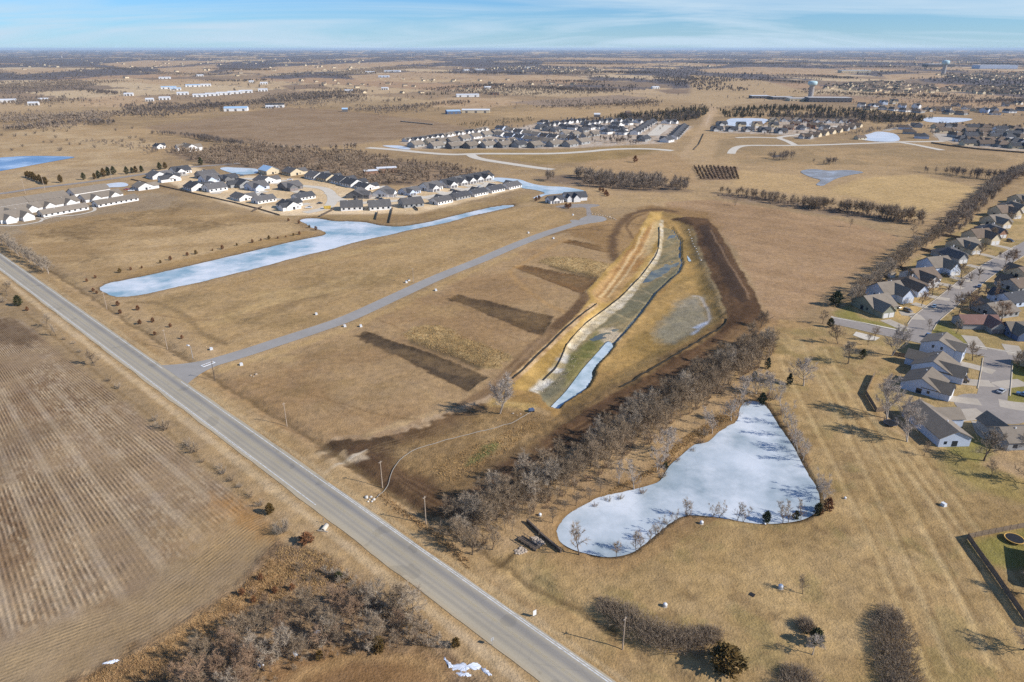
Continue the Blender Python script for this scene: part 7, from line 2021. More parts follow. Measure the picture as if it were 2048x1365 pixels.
def water_tower(x, y, Ht, Rd, label):
    X, Y = P(x, y)
    e = empty('water_tower', (float(X), float(Y), 0))
    k = 32
    def lathe(prof):
        V, Fq = [], []
        for (r_, z) in prof:
            for i in range(k):
                a = 2 * math.pi * i / k
                V.append((r_ * math.cos(a), r_ * math.sin(a), z))
        for j in range(len(prof) - 1):
            for i in range(k):
                Fq.append((j * k + i, j * k + (i + 1) % k, (j + 1) * k + (i + 1) % k, (j + 1) * k + i))
        return np_mesh('tower_shell', V, Fq, True)
    link('shaft', lathe([(Rd * 0.62, 0), (Rd * 0.60, Ht * 0.66), (Rd * 0.66, Ht * 0.70)]), M_TOWER, e)
    link('tank', lathe([(Rd * 0.62, Ht * 0.70), (Rd * 1.0, Ht * 0.74), (Rd * 1.12, Ht * 0.80), (Rd * 1.14, Ht * 0.92), (Rd * 1.0, Ht * 0.97), (Rd * 0.5, Ht * 1.0), (0.01, Ht * 1.01)]), M_TANK, e)
    for i in range(16):
        a = 2 * math.pi * i / 16
        mb = MB()
        mb.tube((Rd * 0.62 * math.cos(a), Rd * 0.62 * math.sin(a), 0.0), (Rd * 0.605 * math.cos(a), Rd * 0.605 * math.sin(a), Ht * 0.68), 0.18, 0.18, 5)
        link('rib', mb.mesh('tower_rib'), M_TOWER, e)
    tag(e, label, 'water tower')
M_TOWER = mat_noise('tower_concrete', (188,182,176), 0.1, 0.06, 0.9)
M_TANK = mat_noise('tower_paint', (196,222,226), 0.1, 0.04, 0.5)
water_tower(1621, 194, 40, 10.5, 'white-topped water tower behind the school')
water_tower(1886, 150, 66, 15, 'distant pale water tower near the two long halls')
# ------------------------------------------------------------------ small things
M_POLE = mat_noise('pole_wood', (200,182,160), 0.8, 0.12, 0.9, (170,150,130))
M_METAL = mat_noise('galvanised_steel', (190,192,194), 0.8, 0.06, 0.5, metallic=0.3)
M_DARK = mat_noise('black_rubber', (44,44,46), 1.0, 0.1, 0.8)
M_WOODF = mat_noise('fence_wood', (150,132,112), 1.2, 0.2, 0.9, (122,106,90))
M_WOODD = mat_noise('dark_timber', (118,106,94), 1.2, 0.2, 0.9, (88,78,70))
M_WPAINT = mat_noise('white_plastic', (236,238,238), 1.0, 0.03, 0.5)
M_STONE = mat_noise('pale_stone', (206,190,170), 0.7, 0.2, 0.95, (170,152,132))
M_STONE_W = mat_noise('white_limestone', (228,224,214), 0.7, 0.12, 0.95, (200,194,182))
M_SNOW = mat_noise('old_snow', (236,240,246), 0.6, 0.05, 0.9, (214,222,236))
def gpos(x, y, dz=0.0):
    X, Y = P(x, y)
    z = ground_z(float(X), float(Y))
    X, Y = P(x, y, z)
    return float(X), float(Y), ground_z(float(X), float(Y)) + dz
pole_me, ins_me, arm_me = MB(), MB(), MB()
pole_me.tube((0, 0, -0.3), (0, 0, 9.4), 0.17, 0.11, 8)
arm_me.box(-0.05, -0.55, 8.85, 0.05, 0.55, 8.97)
for yy in (-0.5, 0.5): ins_me.tube((0, yy, 8.97), (0, yy, 9.2), 0.05, 0.04, 6)
pole_me, arm_me, ins_me = pole_me.mesh('utility_pole'), arm_me.mesh('crossarm'), ins_me.mesh('insulator')
for (x, y, lab, s) in ((1245,1300,'utility pole on the lawn before the curved thicket',1), (852,1049,'utility pole at the corner of the shelterbelt',1), (765,976,'utility pole where the hose crosses the verge',1), (574,853,'utility pole at the edge of the field south of the lane',1), (430,762,'dark utility pole beside the lane entrance',0.95),
                       (335,699,'utility pole among the young cedars by the highway',1), (214,619,'utility pole near the tip of the long pond',1), (51,388,'utility pole on the county road, left one',1.4), (90,381,'utility pole on the county road, second from the left',1.4), (224,360,'utility pole on the county road by the care home pond',1.3), (827,566,'slim pole beside the lane and the utility boxes',0.9)):
    X, Y, z = gpos(x, y)
    e = empty('utility_pole', (X, Y, z), GRID_A, s)
    link('pole', pole_me, M_WOODD if 'dark' in lab else M_POLE, e); link('crossarm', arm_me, M_POLE, e); link('insulator', ins_me, M_METAL, e)
    tag(e, lab, 'utility pole', 'utility poles')
def lamp(x, y, lab):
    X, Y, z = gpos(x, y)
    e = empty('street_lamp', (X, Y, z), R(150))
    m1, m2, m3 = MB(), MB(), MB()
    m1.tube((0, 0, -0.2), (0, 0, 5.4), 0.12, 0.07, 8)
    m2.tube((0, 0, 5.3), (1.3, 0, 5.6), 0.05, 0.05, 6)
    m3.prism([(0.9, 5.5), (2.3, 5.55), (2.4, 5.7), (1.4, 5.85), (0.9, 5.75)], 'y', -0.32, 0.32)
    link('pole', m1.mesh('lamp_pole'), M_METAL, e); link('arm', m2.mesh('lamp_arm'), M_METAL, e); link('lamp_head', m3.mesh('lamp_head'), M_WPAINT, e)
    tag(e, lab, 'street lamp')
lamp(386, 718, 'street lamp on the verge beside the lane entrance')
# the marked island in the mouth of the lane
isl = PP([(402,731),(426,722),(430,727),(406,736)])
c = isl.mean(0)
e = empty('traffic_island', (float(c[0]), float(c[1]), 0.01), face_dir((402,731), (426,722)))
Li, Wi = float(np.linalg.norm(isl[1] - isl[0])), 2.1
for (x0, y0, x1, y1) in ((-Li/2, -Wi/2, Li/2, -Wi/2 + 0.4), (-Li/2, Wi/2 - 0.4, Li/2, Wi/2), (-Li/2, -Wi/2 + 0.4, -Li/2 + 0.4, Wi/2 - 0.4), (Li/2 - 0.4, -Wi/2 + 0.4, Li/2, Wi/2 - 0.4)):
    mb = MB(); mb.box(x0, y0, -0.05, x1, y1, 0.14); link('kerb', mb.mesh('island_kerb'), M_WPAINT, e)
mb = MB(); mb.box(-Li/2 + 0.4, -Wi/2 + 0.4, -0.05, Li/2 - 0.4, Wi/2 - 0.4, 0.08); link('bed', mb.mesh('island_bed'), M_LANE, e)
mb = MB()
for k in range(5): mb.tube((-2 + k, 0.1 * (k % 2), 0.05), (-2 + k + 0.1, 0, 0.5), 0.12, 0.05, 5)
link('plants', mb.mesh('island_plants'), M_TWIG_RED, e)
tag(e, 'white-kerbed island in the mouth of the lane', 'traffic island')
# white utility boxes
ub, ul, up = MB(), MB(), MB()
ub.prism([(-0.55, 0), (0.55, 0), (0.55, 0.75), (0.35, 0.95), (-0.55, 0.95)], 'y', -0.6, 0.6)
ul.box(-0.62, -0.66, 0.95, 0.42, 0.66, 1.03)
up.box(-0.8, -0.8, -0.1, 0.8, 0.8, 0.06)
ub, ul, up = ub.mesh('utility_box'), ul.mesh('box_lid'), up.mesh('box_pad')
for (x, y, lab) in ((423,700,'white utility box on the north side of the lane mouth'), (483,731,'white utility box on the south side of the lane mouth'), (633,630,'white utility box halfway along the north side of the lane'), (690,654,'white utility box south of the lane, left of a pair above the dug strip'), (722,654,'pale utility box south of the lane, right of a pair above the dug strip'), (813,566,'white utility box beside the slim pole'), (818,562,'dark-topped box just behind the one by the slim pole'), (872,582,'white utility box across the lane from the slim pole'), (1057,467,'white box on the grass near the far end of the lane'), (1107,478,'white box south of the far end of the lane'), (1146,431,'white box by the turning circle'), (1887,1012,'pale green-white box on the lawn near the garden fence')):
    X, Y, z = gpos(x, y)
    e = empty('utility_box', (X, Y, z), R(20), 0.95)
    link('body', ub, M_WPAINT, e); link('lid', ul, M_WPAINT if 'dark' not in lab else M_DARK, e); link('base', up, M_CONC2, e)
    tag(e, lab, 'utility box', 'utility boxes')
# white domed vents on the lawn
def dome_mesh():
    V, Fq, k = [], [], 14
    prof = [(0.42, 0), (0.42, 0.55), (0.62, 0.58), (0.58, 0.85), (0.40, 1.05), (0.18, 1.14), (0.01, 1.16)]
    for (r_, z) in prof:
        for i in range(k): V.append((r_ * math.cos(6.2832 * i / k), r_ * math.sin(6.2832 * i / k), z))
    for j in range(len(prof) - 1):
        for i in range(k): Fq.append((j * k + i, j * k + (i + 1) % k, (j + 1) * k + (i + 1) % k, (j + 1) * k + i))
    return np_mesh('vent_dome', V, Fq, True)
dm = dome_mesh()
bm_ = MB(); bm_.tube((0, 0, -0.2), (0, 0, 0.08), 0.75, 0.7, 14); bm_ = bm_.mesh('vent_base')
for (x, y, s, lab) in ((1403,1048,1.0,'white domed standpipe on the lawn south of the front pond'), (1330,1213,1.0,'white domed standpipe above the curved thicket'), (1561,1177,1.2,'white domed standpipe beside the small bare tree'), (1530,1049,0.6,'small white domed standpipe at the foot of the dark cedar'), (1080,1032,0.9,'white domed standpipe between belt and dam rail'), (1690,998,0.7,'small white standpipe right of the pond corner')):
    X, Y, z = gpos(x, y)
    e = empty('standpipe', (X, Y, z), 0, s * 0.85)
    link('dome', dm, M_WPAINT, e); link('base', bm_, M_CONC2, e)
    tag(e, lab, 'standpipe', 'white standpipes on the lawn')
# road signs, drain cover, culvert ends
def sign(x, y, rot, w, h, z0, lab, mat=M_WPAINT):
    X, Y, z = gpos(x, y)
    e = empty('road_sign', (X, Y, z), rot)
    m1, m2 = MB(), MB()
    m1.tube((0, 0, -0.2), (0, 0, z0 + h), 0.04, 0.04, 6)
    m2.box(-w / 2, -0.07, z0, w / 2, -0.04, z0 + h)
    link('post', m1.mesh('sign_post'), M_METAL, e); link('board', m2.mesh('sign_board'), mat, e)
    tag(e, lab, 'road sign')
sign(1069, 1234, GRID_A + R(75), 0.9, 1.5, 0.5, 'white road sign seen bright on the east side of the highway')
sign(985, 1291, GRID_A - R(95), 0.8, 0.9, 1.3, 'thin road sign on the west side of the highway near the snow', M_METAL)
sign(648, 1047, GRID_A, 0.5, 0.5, 1.2, 'small marker sign by the culvert west of the highway', M_METAL)
mb = MB(); mb.box(-0.6, -0.6, -0.1, 0.6, 0.6, 0.10)
X, Y, z = gpos(1504, 1190)
tag(link('drain_cover', mb.mesh('drain_cover'), M_DARK, None, (X, Y, z), R(45)), 'dark square drain cover set in the lawn', 'drain cover')
def culvert(x, y, rot, lab):
    X, Y, z = gpos(x, y)
    e = empty('culvert', (X, Y, z), rot)
    V, Fq, k = [], [], 14
    for (r_, t) in ((0.62, -1.2), (0.62, 1.2), (0.48, 1.2), (0.48, -1.2)):
        for i in range(k): V.append((t, r_ * math.cos(6.2832 * i / k), 0.35 + r_ * math.sin(6.2832 * i / k)))
    for j in range(4):
        for i in range(k): Fq.append((j * k + i, j * k + (i + 1) % k, ((j + 1) % 4) * k + (i + 1) % k, ((j + 1) % 4) * k + i))
    link('pipe', np_mesh('culvert_pipe', V, Fq, True), M_CONC, e)
    mb = MB(); mb.box(1.1, -1.5, -0.3, 1.4, 1.5, 0.35); link('headwall', mb.mesh('headwall'), M_CONC2, e)
    tag(e, lab, 'culvert')
culvert(650, 1058, GRID_A - R(60), 'concrete culvert pipe end below the highway, west side')
# stones
def stone_mesh(seed, n=1):
    rg = np.random.RandomState(seed)
    bm = bmesh.new()
    bmesh.ops.create_icosphere(bm, subdivisions=1, radius=0.5)
    for v in bm.verts:
        v.co *= rg.uniform(0.72, 1.2)
        v.co.z *= 0.7
    me = bpy.data.meshes.new('boulder')
    bm.to_mesh(me); bm.free()
    return me
STONES = [stone_mesh(i) for i in range(6)]
def stones(pts, smin, smax, mat, lab, group, name='boulder', world=False):
    for k, p in enumerate(pts):
        X, Y, z = gpos(*p) if not world else (p[0], p[1], ground_z(p[0], p[1]))
        s = _trng.uniform(smin, smax)
        o = link(name, STONES[k % 6], mat, None, (X, Y, z + 0.12 * s), _trng.uniform(0, 6), s)
        tag(o, lab, 'boulder', group)
stones([(1377,461),(1379,467),(1380,472),(1383,478),(1384,483),(1386,489),(1389,494),(1392,499),(1394,505),(1397,511),(1400,517),(1402,522)], 0.9, 1.5, M_STONE_W, 'white limestone block in the row on the right bank of the earthworks', 'white blocks on the right bank')
stones([(1190,429),(1196,431),(1200,430),(1205,432),(1210,432),(1214,434),(1219,435),(1222,437),(1227,438),(1231,440),(1184,428),(1178,427)], 1.0, 1.9, M_STONE, 'pale boulder edging the yard by the turning circle', 'boulders by the turning circle')
stones([(733,996),(739,1000),(744,1004),(736,1004),(748,1000),(742,995)], 0.6, 1.3, M_STONE_W, 'broken white concrete lump where the hose meets the highway', 'concrete lumps at the hose end')
stones([(502,752),(512,750),(507,754)], 0.7, 1.4, M_STONE, 'pale rock lump in the field south of the lane', 'rock lumps in the south field')
stones([(1026,828),(1034,832),(1041,829)], 0.5, 1.0, M_STONE, 'pale lump beside the pump at the mouth of the earthworks', 'lumps by the pump')
def rubble(lab, pts, smin, smax, mat, seed, name='rubble'):
    rg = np.random.RandomState(seed)
    V, Fq = [], []
    base = [np.array([tuple(v.co) for v in m.vertices]) for m in STONES]
    tri = np.array([tuple(p.vertices) for p in STONES[0].polygons])
    for k, (X, Y) in enumerate(pts):
        a = rg.uniform(0, 6.28); s = rg.uniform(smin, smax)
        b_ = base[k % 6] * s
        c_, s_ = math.cos(a), math.sin(a)
        V.append(np.c_[b_[:, 0] * c_ - b_[:, 1] * s_ + X, b_[:, 0] * s_ + b_[:, 1] * c_ + Y, b_[:, 2] + ground_z(float(X), float(Y)) + 0.1 * s])
        Fq.append(tri + 42 * 0 + k * len(b_))
    o = link(name, np_mesh(name, np.concatenate(V), np.concatenate(Fq)), mat)
    tag(o, lab, 'rubble', kind='stuff')
rubble('riprap stones of the spillway between footbridge and dam rail', scatter_in([(1060,1076),(1076,1073),(1090,1088),(1074,1094)], 150, 3), 0.4, 0.9, M_STONE, 3)
rubble('riprap stones below the footbridge', scatter_in([(1030,1100),(1044,1095),(1054,1104),(1040,1110),(1030,1108)], 90, 4), 0.4, 0.9, M_STONE, 4)
def rock_band(pl, z, n, seed, smin, smax, lab):
    rg = np.random.RandomState(seed)
    w = PP(pl, z)
    lo, hi = w.min(0), w.max(0)
    c_ = rg.uniform(lo, hi, (n * 12, 2)); c_ = c_[inside(c_[:, 0], c_[:, 1], w)][:n]
    rubble(lab, c_, smin, smax, M_STONE, seed)
rock_band(ROCK_L + ROCK_R[::-1], -2.6, 260, 5, 0.2, 0.6, 'loose yellow-white rock on the stepped bank of the cut')
rock_band([(1127,712),(1150,712),(1162,722),(1140,745),(1112,776),(1085,790),(1064,784),(1095,752)], -3.0, 80, 6, 0.2, 0.6, 'white rock spill at the lower end of the stepped bank')
rock_band([(1200,660),(1225,655),(1243,668),(1240,684),(1215,690),(1203,680)], -3.0, 40, 7, 0.2, 0.6, 'white rock heap in the creek bed above the ice')
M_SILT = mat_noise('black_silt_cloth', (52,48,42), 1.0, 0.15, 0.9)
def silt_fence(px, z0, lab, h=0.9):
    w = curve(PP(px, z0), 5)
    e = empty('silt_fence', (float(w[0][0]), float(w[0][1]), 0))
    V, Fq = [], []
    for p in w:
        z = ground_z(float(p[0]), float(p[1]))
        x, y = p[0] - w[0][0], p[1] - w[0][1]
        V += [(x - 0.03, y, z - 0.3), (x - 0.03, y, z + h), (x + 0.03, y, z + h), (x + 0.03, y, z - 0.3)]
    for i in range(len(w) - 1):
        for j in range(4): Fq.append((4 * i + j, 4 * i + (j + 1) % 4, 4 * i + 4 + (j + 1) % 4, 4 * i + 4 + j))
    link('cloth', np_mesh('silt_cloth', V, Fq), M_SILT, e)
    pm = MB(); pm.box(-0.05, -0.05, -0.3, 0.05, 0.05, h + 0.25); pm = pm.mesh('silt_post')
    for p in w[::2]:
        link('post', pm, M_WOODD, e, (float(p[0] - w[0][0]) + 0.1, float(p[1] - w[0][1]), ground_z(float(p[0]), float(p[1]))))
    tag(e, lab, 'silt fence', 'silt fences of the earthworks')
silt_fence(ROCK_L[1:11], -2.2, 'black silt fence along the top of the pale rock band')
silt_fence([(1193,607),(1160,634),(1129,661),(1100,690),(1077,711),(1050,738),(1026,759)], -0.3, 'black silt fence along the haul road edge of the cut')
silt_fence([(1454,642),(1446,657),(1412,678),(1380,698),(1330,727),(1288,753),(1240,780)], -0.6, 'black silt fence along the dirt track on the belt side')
# wooden dam rail and footbridge
def beam(p, q, w, h, z, lab, name, mat=M_WOODD, posts=4):
    a, b = gpos(*p), gpos(*q)
    L = math.hypot(b[0] - a[0], b[1] - a[1])
    e = empty(name, ((a[0] + b[0]) / 2, (a[1] + b[1]) / 2, min(a[2], b[2])), math.atan2(b[1] - a[1], b[0] - a[0]))
    mb = MB(); mb.box(-L / 2, -w / 2, z, L / 2, w / 2, z + h); link('beam', mb.mesh('beam'), mat, e)
    for k in range(posts):
        xx = -L / 2 + (k + 0.5) * L / posts
        mb = MB(); mb.box(xx - 0.15, -w / 2 - 0.12, -0.5, xx + 0.15, w / 2 + 0.12, z + h * 0.8); link('post', mb.mesh('beam_post'), mat, e)
    tag(e, lab, 'dam rail')
beam((1054,1045), (1079,1069), 0.5, 1.0, 0.1, 'upper length of dark timber dam rail west of the front pond', 'dam_rail')
beam((1080,1071), (1122,1106), 0.5, 1.0, 0.1, 'lower length of dark timber dam rail running to the pond tip', 'dam_rail', posts=6)
def footbridge():
    a, b = gpos(1040, 1078), gpos(1076, 1101)
    L = math.hypot(b[0] - a[0], b[1] - a[1])
    e = empty('footbridge', ((a[0] + b[0]) / 2, (a[1] + b[1]) / 2, a[2] + 0.1), math.atan2(b[1] - a[1], b[0] - a[0]))
    np_ = int(L / 0.30)
    pm = MB(); pm.box(0, -1.0, 0.5, 0.24, 1.0, 0.58); pm = pm.mesh('plank')
    for k in range(np_):
        link('plank', pm, M_WOODD, e, (-L / 2 + k * L / np_, 0, 0))
    for sy in (-1, 1):
        mb = MB(); mb.box(-L / 2, sy * 1.05 - 0.07, 1.25, L / 2, sy * 1.05 + 0.07, 1.4); link('handrail', mb.mesh('handrail'), M_WOODF, e)
        mb = MB(); mb.box(-L / 2, sy * 0.8 - 0.1, 0.1, L / 2, sy * 0.8 + 0.1, 0.5); link('girder', mb.mesh('girder'), M_WOODD, e)
        for k in range(6):
            xx = -L / 2 + (k + 0.5) * L / 6
            mb = MB(); mb.box(xx - 0.06, sy * 1.05 - 0.06, -0.2, xx + 0.06, sy * 1.05 + 0.06, 1.25); link('post', mb.mesh('bridge_post'), M_WOODF, e)
    tag(e, 'small timber footbridge over the stony spillway', 'footbridge')
footbridge()
# pump and hose
X, Y, z = gpos(1063, 824)
e = empty('pump', (X, Y, z), R(15), 0.85)
mb = MB(); mb.prism([(-1.3, 0.45), (1.1, 0.45), (1.3, 0.9), (0.9, 1.5), (-0.9, 1.5), (-1.3, 1.1)], 'y', -0.55, 0.55); link('housing', mb.mesh('pump_housing'), WNB, e)
for sx in (-0.8, 0.8):
    for sy in (-0.7, 0.7):
        mb = MB(); mb.tube((sx, sy - 0.1, 0.35), (sx, sy + 0.1, 0.35), 0.36, 0.36, 10); link('wheel', mb.mesh('pump_wheel'), M_DARK, e)
mb = MB(); mb.tube((0.4, 0, 1.45), (0.4, 0, 2.0), 0.09, 0.09, 6); link('exhaust', mb.mesh('pump_exhaust'), M_DARK, e)
tag(e, 'blue and black trailer pump at the mouth of the earthworks', 'pump')
hp = curve(PP([(753,997),(764,984),(776,968),(781,953),(787,939),(800,921),(821,905),(843,896),(868,889),(900,879),(934,871),(962,864),(987,858),(1008,851),(1024,847),(1045,835),(1060,826)]), 5)
mb = MB()
for k in range(len(hp) - 1):
    a, b = hp[k], hp[k + 1]
    mb.tube((a[0], a[1], ground_z(float(a[0]), float(a[1])) + 0.24), (b[0], b[1], ground_z(float(b[0]), float(b[1])) + 0.24), 0.12, 0.12, 6, False)
tag(link('hose', mb.mesh('hose'), mat_noise('grey_hose', (160,152,140), 0.5, 0.06, 0.6)), 'long grey hose curving from the pump to the highway', 'hose')
# snow
def snow(name, px, lab, seed):
    w = curve(PP(px), 6, True)
    rg = np.random.RandomState(seed)
    w = w + rg.normal(size=w.shape) * 0.13
    c_ = w.mean(0)
    rings, V, Fq = 4, [], []
    k = len(w)
    for r_ in range(rings):
        t = 1 - r_ / rings
        for p in w:
            q = c_ + (p - c_) * t
            V.append((q[0], q[1], ground_z(float(q[0]), float(q[1])) - 0.05 + 0.32 * (1 - t * t) ** 0.6 + rg.uniform(-0.04, 0.05)))
    V.append((c_[0], c_[1], ground_z(float(c_[0]), float(c_[1])) + 0.3))
    for r_ in range(rings - 1):
        for i in range(k):
            Fq.append((r_ * k + i, r_ * k + (i + 1) % k, (r_ + 1) * k + (i + 1) % k, (r_ + 1) * k + i))
    for i in range(k): Fq.append(((rings - 1) * k + i, (rings - 1) * k + (i + 1) % k, len(V) - 1, len(V) - 1))
    me = bpy.data.meshes.new(name)
    me.from_pydata(V, [], [f if f[2] != f[3] else f[:3] for f in Fq])
    o = link(name, me, M_SNOW)
    tag(o, lab, 'snow', kind='stuff')
snow('snow', [(887,1314),(892,1319),(902,1327),(908,1334),(900,1336),(894,1328),(889,1322)], 'ragged snow strip at the upper end of the patch beside the highway', 11)
snow('snow', [(902,1329),(915,1327),(928,1325),(938,1331),(950,1326),(958,1327),(961,1337),(950,1341),(942,1338),(930,1343),(915,1339),(904,1341)], 'largest ragged patch of old snow beside the highway', 1)
snow('snow', [(912,1344),(926,1345),(940,1346),(944,1352),(930,1354),(916,1351)], 'lower ragged snow strip beside the highway', 12)
snow('snow', [(962,1335),(972,1338),(985,1350),(978,1352),(966,1344)], 'small tongue of snow next to the larger patch', 2)
snow('snow', [(586,1304),(592,1302),(596,1310),(590,1314)], 'snow scrap inside the bottom wood, left', 3)
snow('snow', [(514,1322),(522,1318),(526,1330),(518,1335)], 'snow scrap inside the bottom wood, lower left', 4)
snow('snow', [(628,1263),(638,1260),(640,1266),(630,1268)], 'snow scrap inside the bottom wood, upper', 5)
snow('snow', [(203,1330),(218,1322),(234,1319),(238,1322),(220,1328)], 'thin snow drift on the edge of the ploughed field', 6)
# fences
def fence(pts, h, lab, group=None, mat=M_WOODF, panel=2.4):
    w = np.array([gpos(*p)[:2] for p in pts])
    e = empty('fence', (float(w[0][0]), float(w[0][1]), 0))
    post = MB(); post.box(-0.06, -0.06, -0.3, 0.06, 0.06, h + 0.08); post = post.mesh('fence_post')
    nb = 15
    pan = MB()
    for i in range(nb):
        x0 = i * panel / nb
        pan.box(x0 + 0.006, -0.012, 0.06, x0 + panel / nb - 0.006, 0.012, h - 0.03 * (i % 2))
    for zz_ in (0.35, h - 0.4): pan.box(0, 0.013, zz_, panel, 0.05, zz_ + 0.09)
    pan = pan.mesh('fence_panel')
    for k in range(len(w) - 1):
        d = w[k + 1] - w[k]
        L = float(np.linalg.norm(d)); n = max(1, int(round(L / panel)))
        a = math.atan2(d[1], d[0])
        for i in range(n):
            p = w[k] + d * i / n - w[0]
            link('panel', pan, mat, e, (float(p[0]), float(p[1]), ground_z(*map(float, w[k] + d * i / n))), a, (L / n / panel, 1, 1))
            link('post', post, mat, e, (float(p[0]), float(p[1]), ground_z(*map(float, w[k] + d * i / n))), a)
    tag(e, lab, 'fence', group)
fence([(1749,752),(1745,758),(1731,790),(1752,825),(1778,822)], 1.9, 'timber fence angling round the garden with the huge pale tree')
fence([(1784,711),(1836,720)], 1.8, 'timber fence behind the tall pale blue corner house')
fence([(2090,1046),(2048,1056),(1990,1067),(1936,1078)], 1.8, 'timber fence along the top of the trampoline garden')
fence([(1934,1078),(1962,1118),(1992,1160),(2024,1206),(2060,1258)], 1.9, 'long timber fence running down to the right edge beside the trampoline garden')
for (a, b, lab) in (((1716,582),(1752,592),'garden fence behind the second house of the street row'), ((1757,563),(1793,575),'garden fence behind the third house of the street row'), ((1795,536),(1832,549),'garden fence behind the fifth house of the street row'), ((1756,565),(1797,533),'garden fence along the tree line behind the white shed'), ((1840,500),(1872,508),'garden fence behind the sixth house of the street row'), ((1868,470),(1920,478),'garden fence behind the eighth house of the street row')):
    fence([a, b], 1.8, lab, 'garden fences of the street row', M_WOODD)
fence([(262,360),(330,375),(400,391),(470,407),(520,420),(560,432)], 1.2, 'long brown fence between bare field and white subdivision', None, M_WOODF, 4.0)
for (a, b, lab) in (((640,436),(668,420),'short garden fence left of the fenced pair of white houses'), ((752,440),(756,425),'garden fence between the fenced pair of white houses'), ((779,447),(786,416),'dark garden fence right of the fenced pair of white houses'), ((836,422),(825,412),'slanting fence beside the grey-backed house'), ((505,424),(524,416),'garden fence by the white L-shaped house')):
    fence([a, b], 1.7, lab, 'garden fences by the long pond', M_WOODD, 3.0)
fence([(1862,287),(1900,293),(1960,300),(2048,307)], 1.8, 'dark fence along the front of the right-hand suburb', None, M_WOODD, 6.0)
fence([(1388,300),(1398,290),(1408,268)], 1.6, 'dark fence along the pale track', None, M_WOODD, 6.0)
# trampolines
def trampoline(x, y, r_, lab, net=False, rim=(214,170,90)):
    X, Y, z = gpos(x, y)
    e = empty('trampoline', (X, Y, z))
    k = 28
    ang = [6.2832 * i / k for i in range(k)]
    V = [(r_ * 0.86 * math.cos(a), r_ * 0.86 * math.sin(a), 0.85) for a in ang]
    me = bpy.data.meshes.new('mat'); me.from_pydata(V, [], [tuple(range(k))]); link('mat', me, M_DARK, e)
    V, Fq = [], []
    for (q, zz_) in ((0.87, 0.86), (1.0, 0.92), (1.0, 0.80), (0.87, 0.80)):
        V += [(r_ * q * math.cos(a), r_ * q * math.sin(a), zz_) for a in ang]
    for j in range(4):
        for i in range(k): Fq.append((j * k + i, j * k + (i + 1) % k, ((j + 1) % 4) * k + (i + 1) % k, ((j + 1) % 4) * k + i))
    link('rim', np_mesh('rim', V, Fq), mat_noise('trampoline_rim', rim, 1, 0.05, 0.6), e)
    for i in range(6):
        a = 6.2832 * i / 6
        mb = MB(); mb.tube((r_ * 0.95 * math.cos(a), r_ * 0.95 * math.sin(a), 0), (r_ * 0.95 * math.cos(a), r_ * 0.95 * math.sin(a), 0.82), 0.05, 0.05, 5); link('leg', mb.mesh('trampoline_leg'), M_METAL, e)
        if net:
            mb = MB(); mb.tube((r_ * math.cos(a), r_ * math.sin(a), 0.85), (r_ * math.cos(a), r_ * math.sin(a), 2.5), 0.04, 0.04, 5); link('net_pole', mb.mesh('net_pole'), M_DARK, e)
    if net:
        mb = MB()
        for zz_ in (1.3, 1.7, 2.1, 2.5):
            for i in range(k):
                a, b = ang[i], ang[(i + 1) % k]
                mb.tube((r_ * math.cos(a), r_ * math.sin(a), zz_), (r_ * math.cos(b), r_ * math.sin(b), zz_), 0.025, 0.025, 3, False)
        link('net', mb.mesh('net'), M_DARK, e)
    tag(e, lab, 'trampoline')
trampoline(2027, 1082, 2.4, 'round trampoline with a yellow rim in the fenced garden')
trampoline(1780, 850, 2.3, 'dark round trampoline with a net under the huge pale tree', True, (60,70,90))
# garden sheds, containers
hall(1781, 555, 3.4, 3.0, 2.2, 0.9, STREET_F, WW, RG, 'small white garden shed behind the third house of the street row', None, 'shed', 'garden_shed', 1)
hall(1962, 458, 3.6, 3.0, 2.3, 0.9, STREET_F, WG, RG, 'small grey garden shed behind the ninth house of the street row', None, 'shed', 'garden_shed', 1)
X, Y, z = gpos(655, 418)
e = empty('waste_skip', (X, Y, 0.1), R(10))
mb = MB(); mb.prism([(-2.6, 0.2), (2.6, 0.2), (3.0, 2.2), (-3.0, 2.2)], 'y', -1.25, 1.25); link('bin', mb.mesh('skip_bin'), mat_noise('yellow_paint', (232,196,92), 0.5, 0.06, 0.6), e)
for sy in (-1.31, 1.31):
    for k in range(4):
        mb = MB(); mb.box(-2 + k * 1.3, sy - 0.05, 0.3, -1.85 + k * 1.3, sy + 0.05, 2.15); link('rib', mb.mesh('skip_rib'), mat_noise('yellow_rib', (214,176,80), 0.5, 0.06, 0.6), e)
tag(e, 'yellow waste skip at the end of the loop road', 'waste skip')
sheet('concrete_pad', PP([(1706,671),(1712,664),(1760,676),(1750,682),(1730,680)]), 0.08, M_CONC, 0)
sheet('dirt_heap', PP([(1540,312),(1560,310),(1566,314),(1548,316)]), 0.16, M_GROUND if False else M_WOODD, 0)
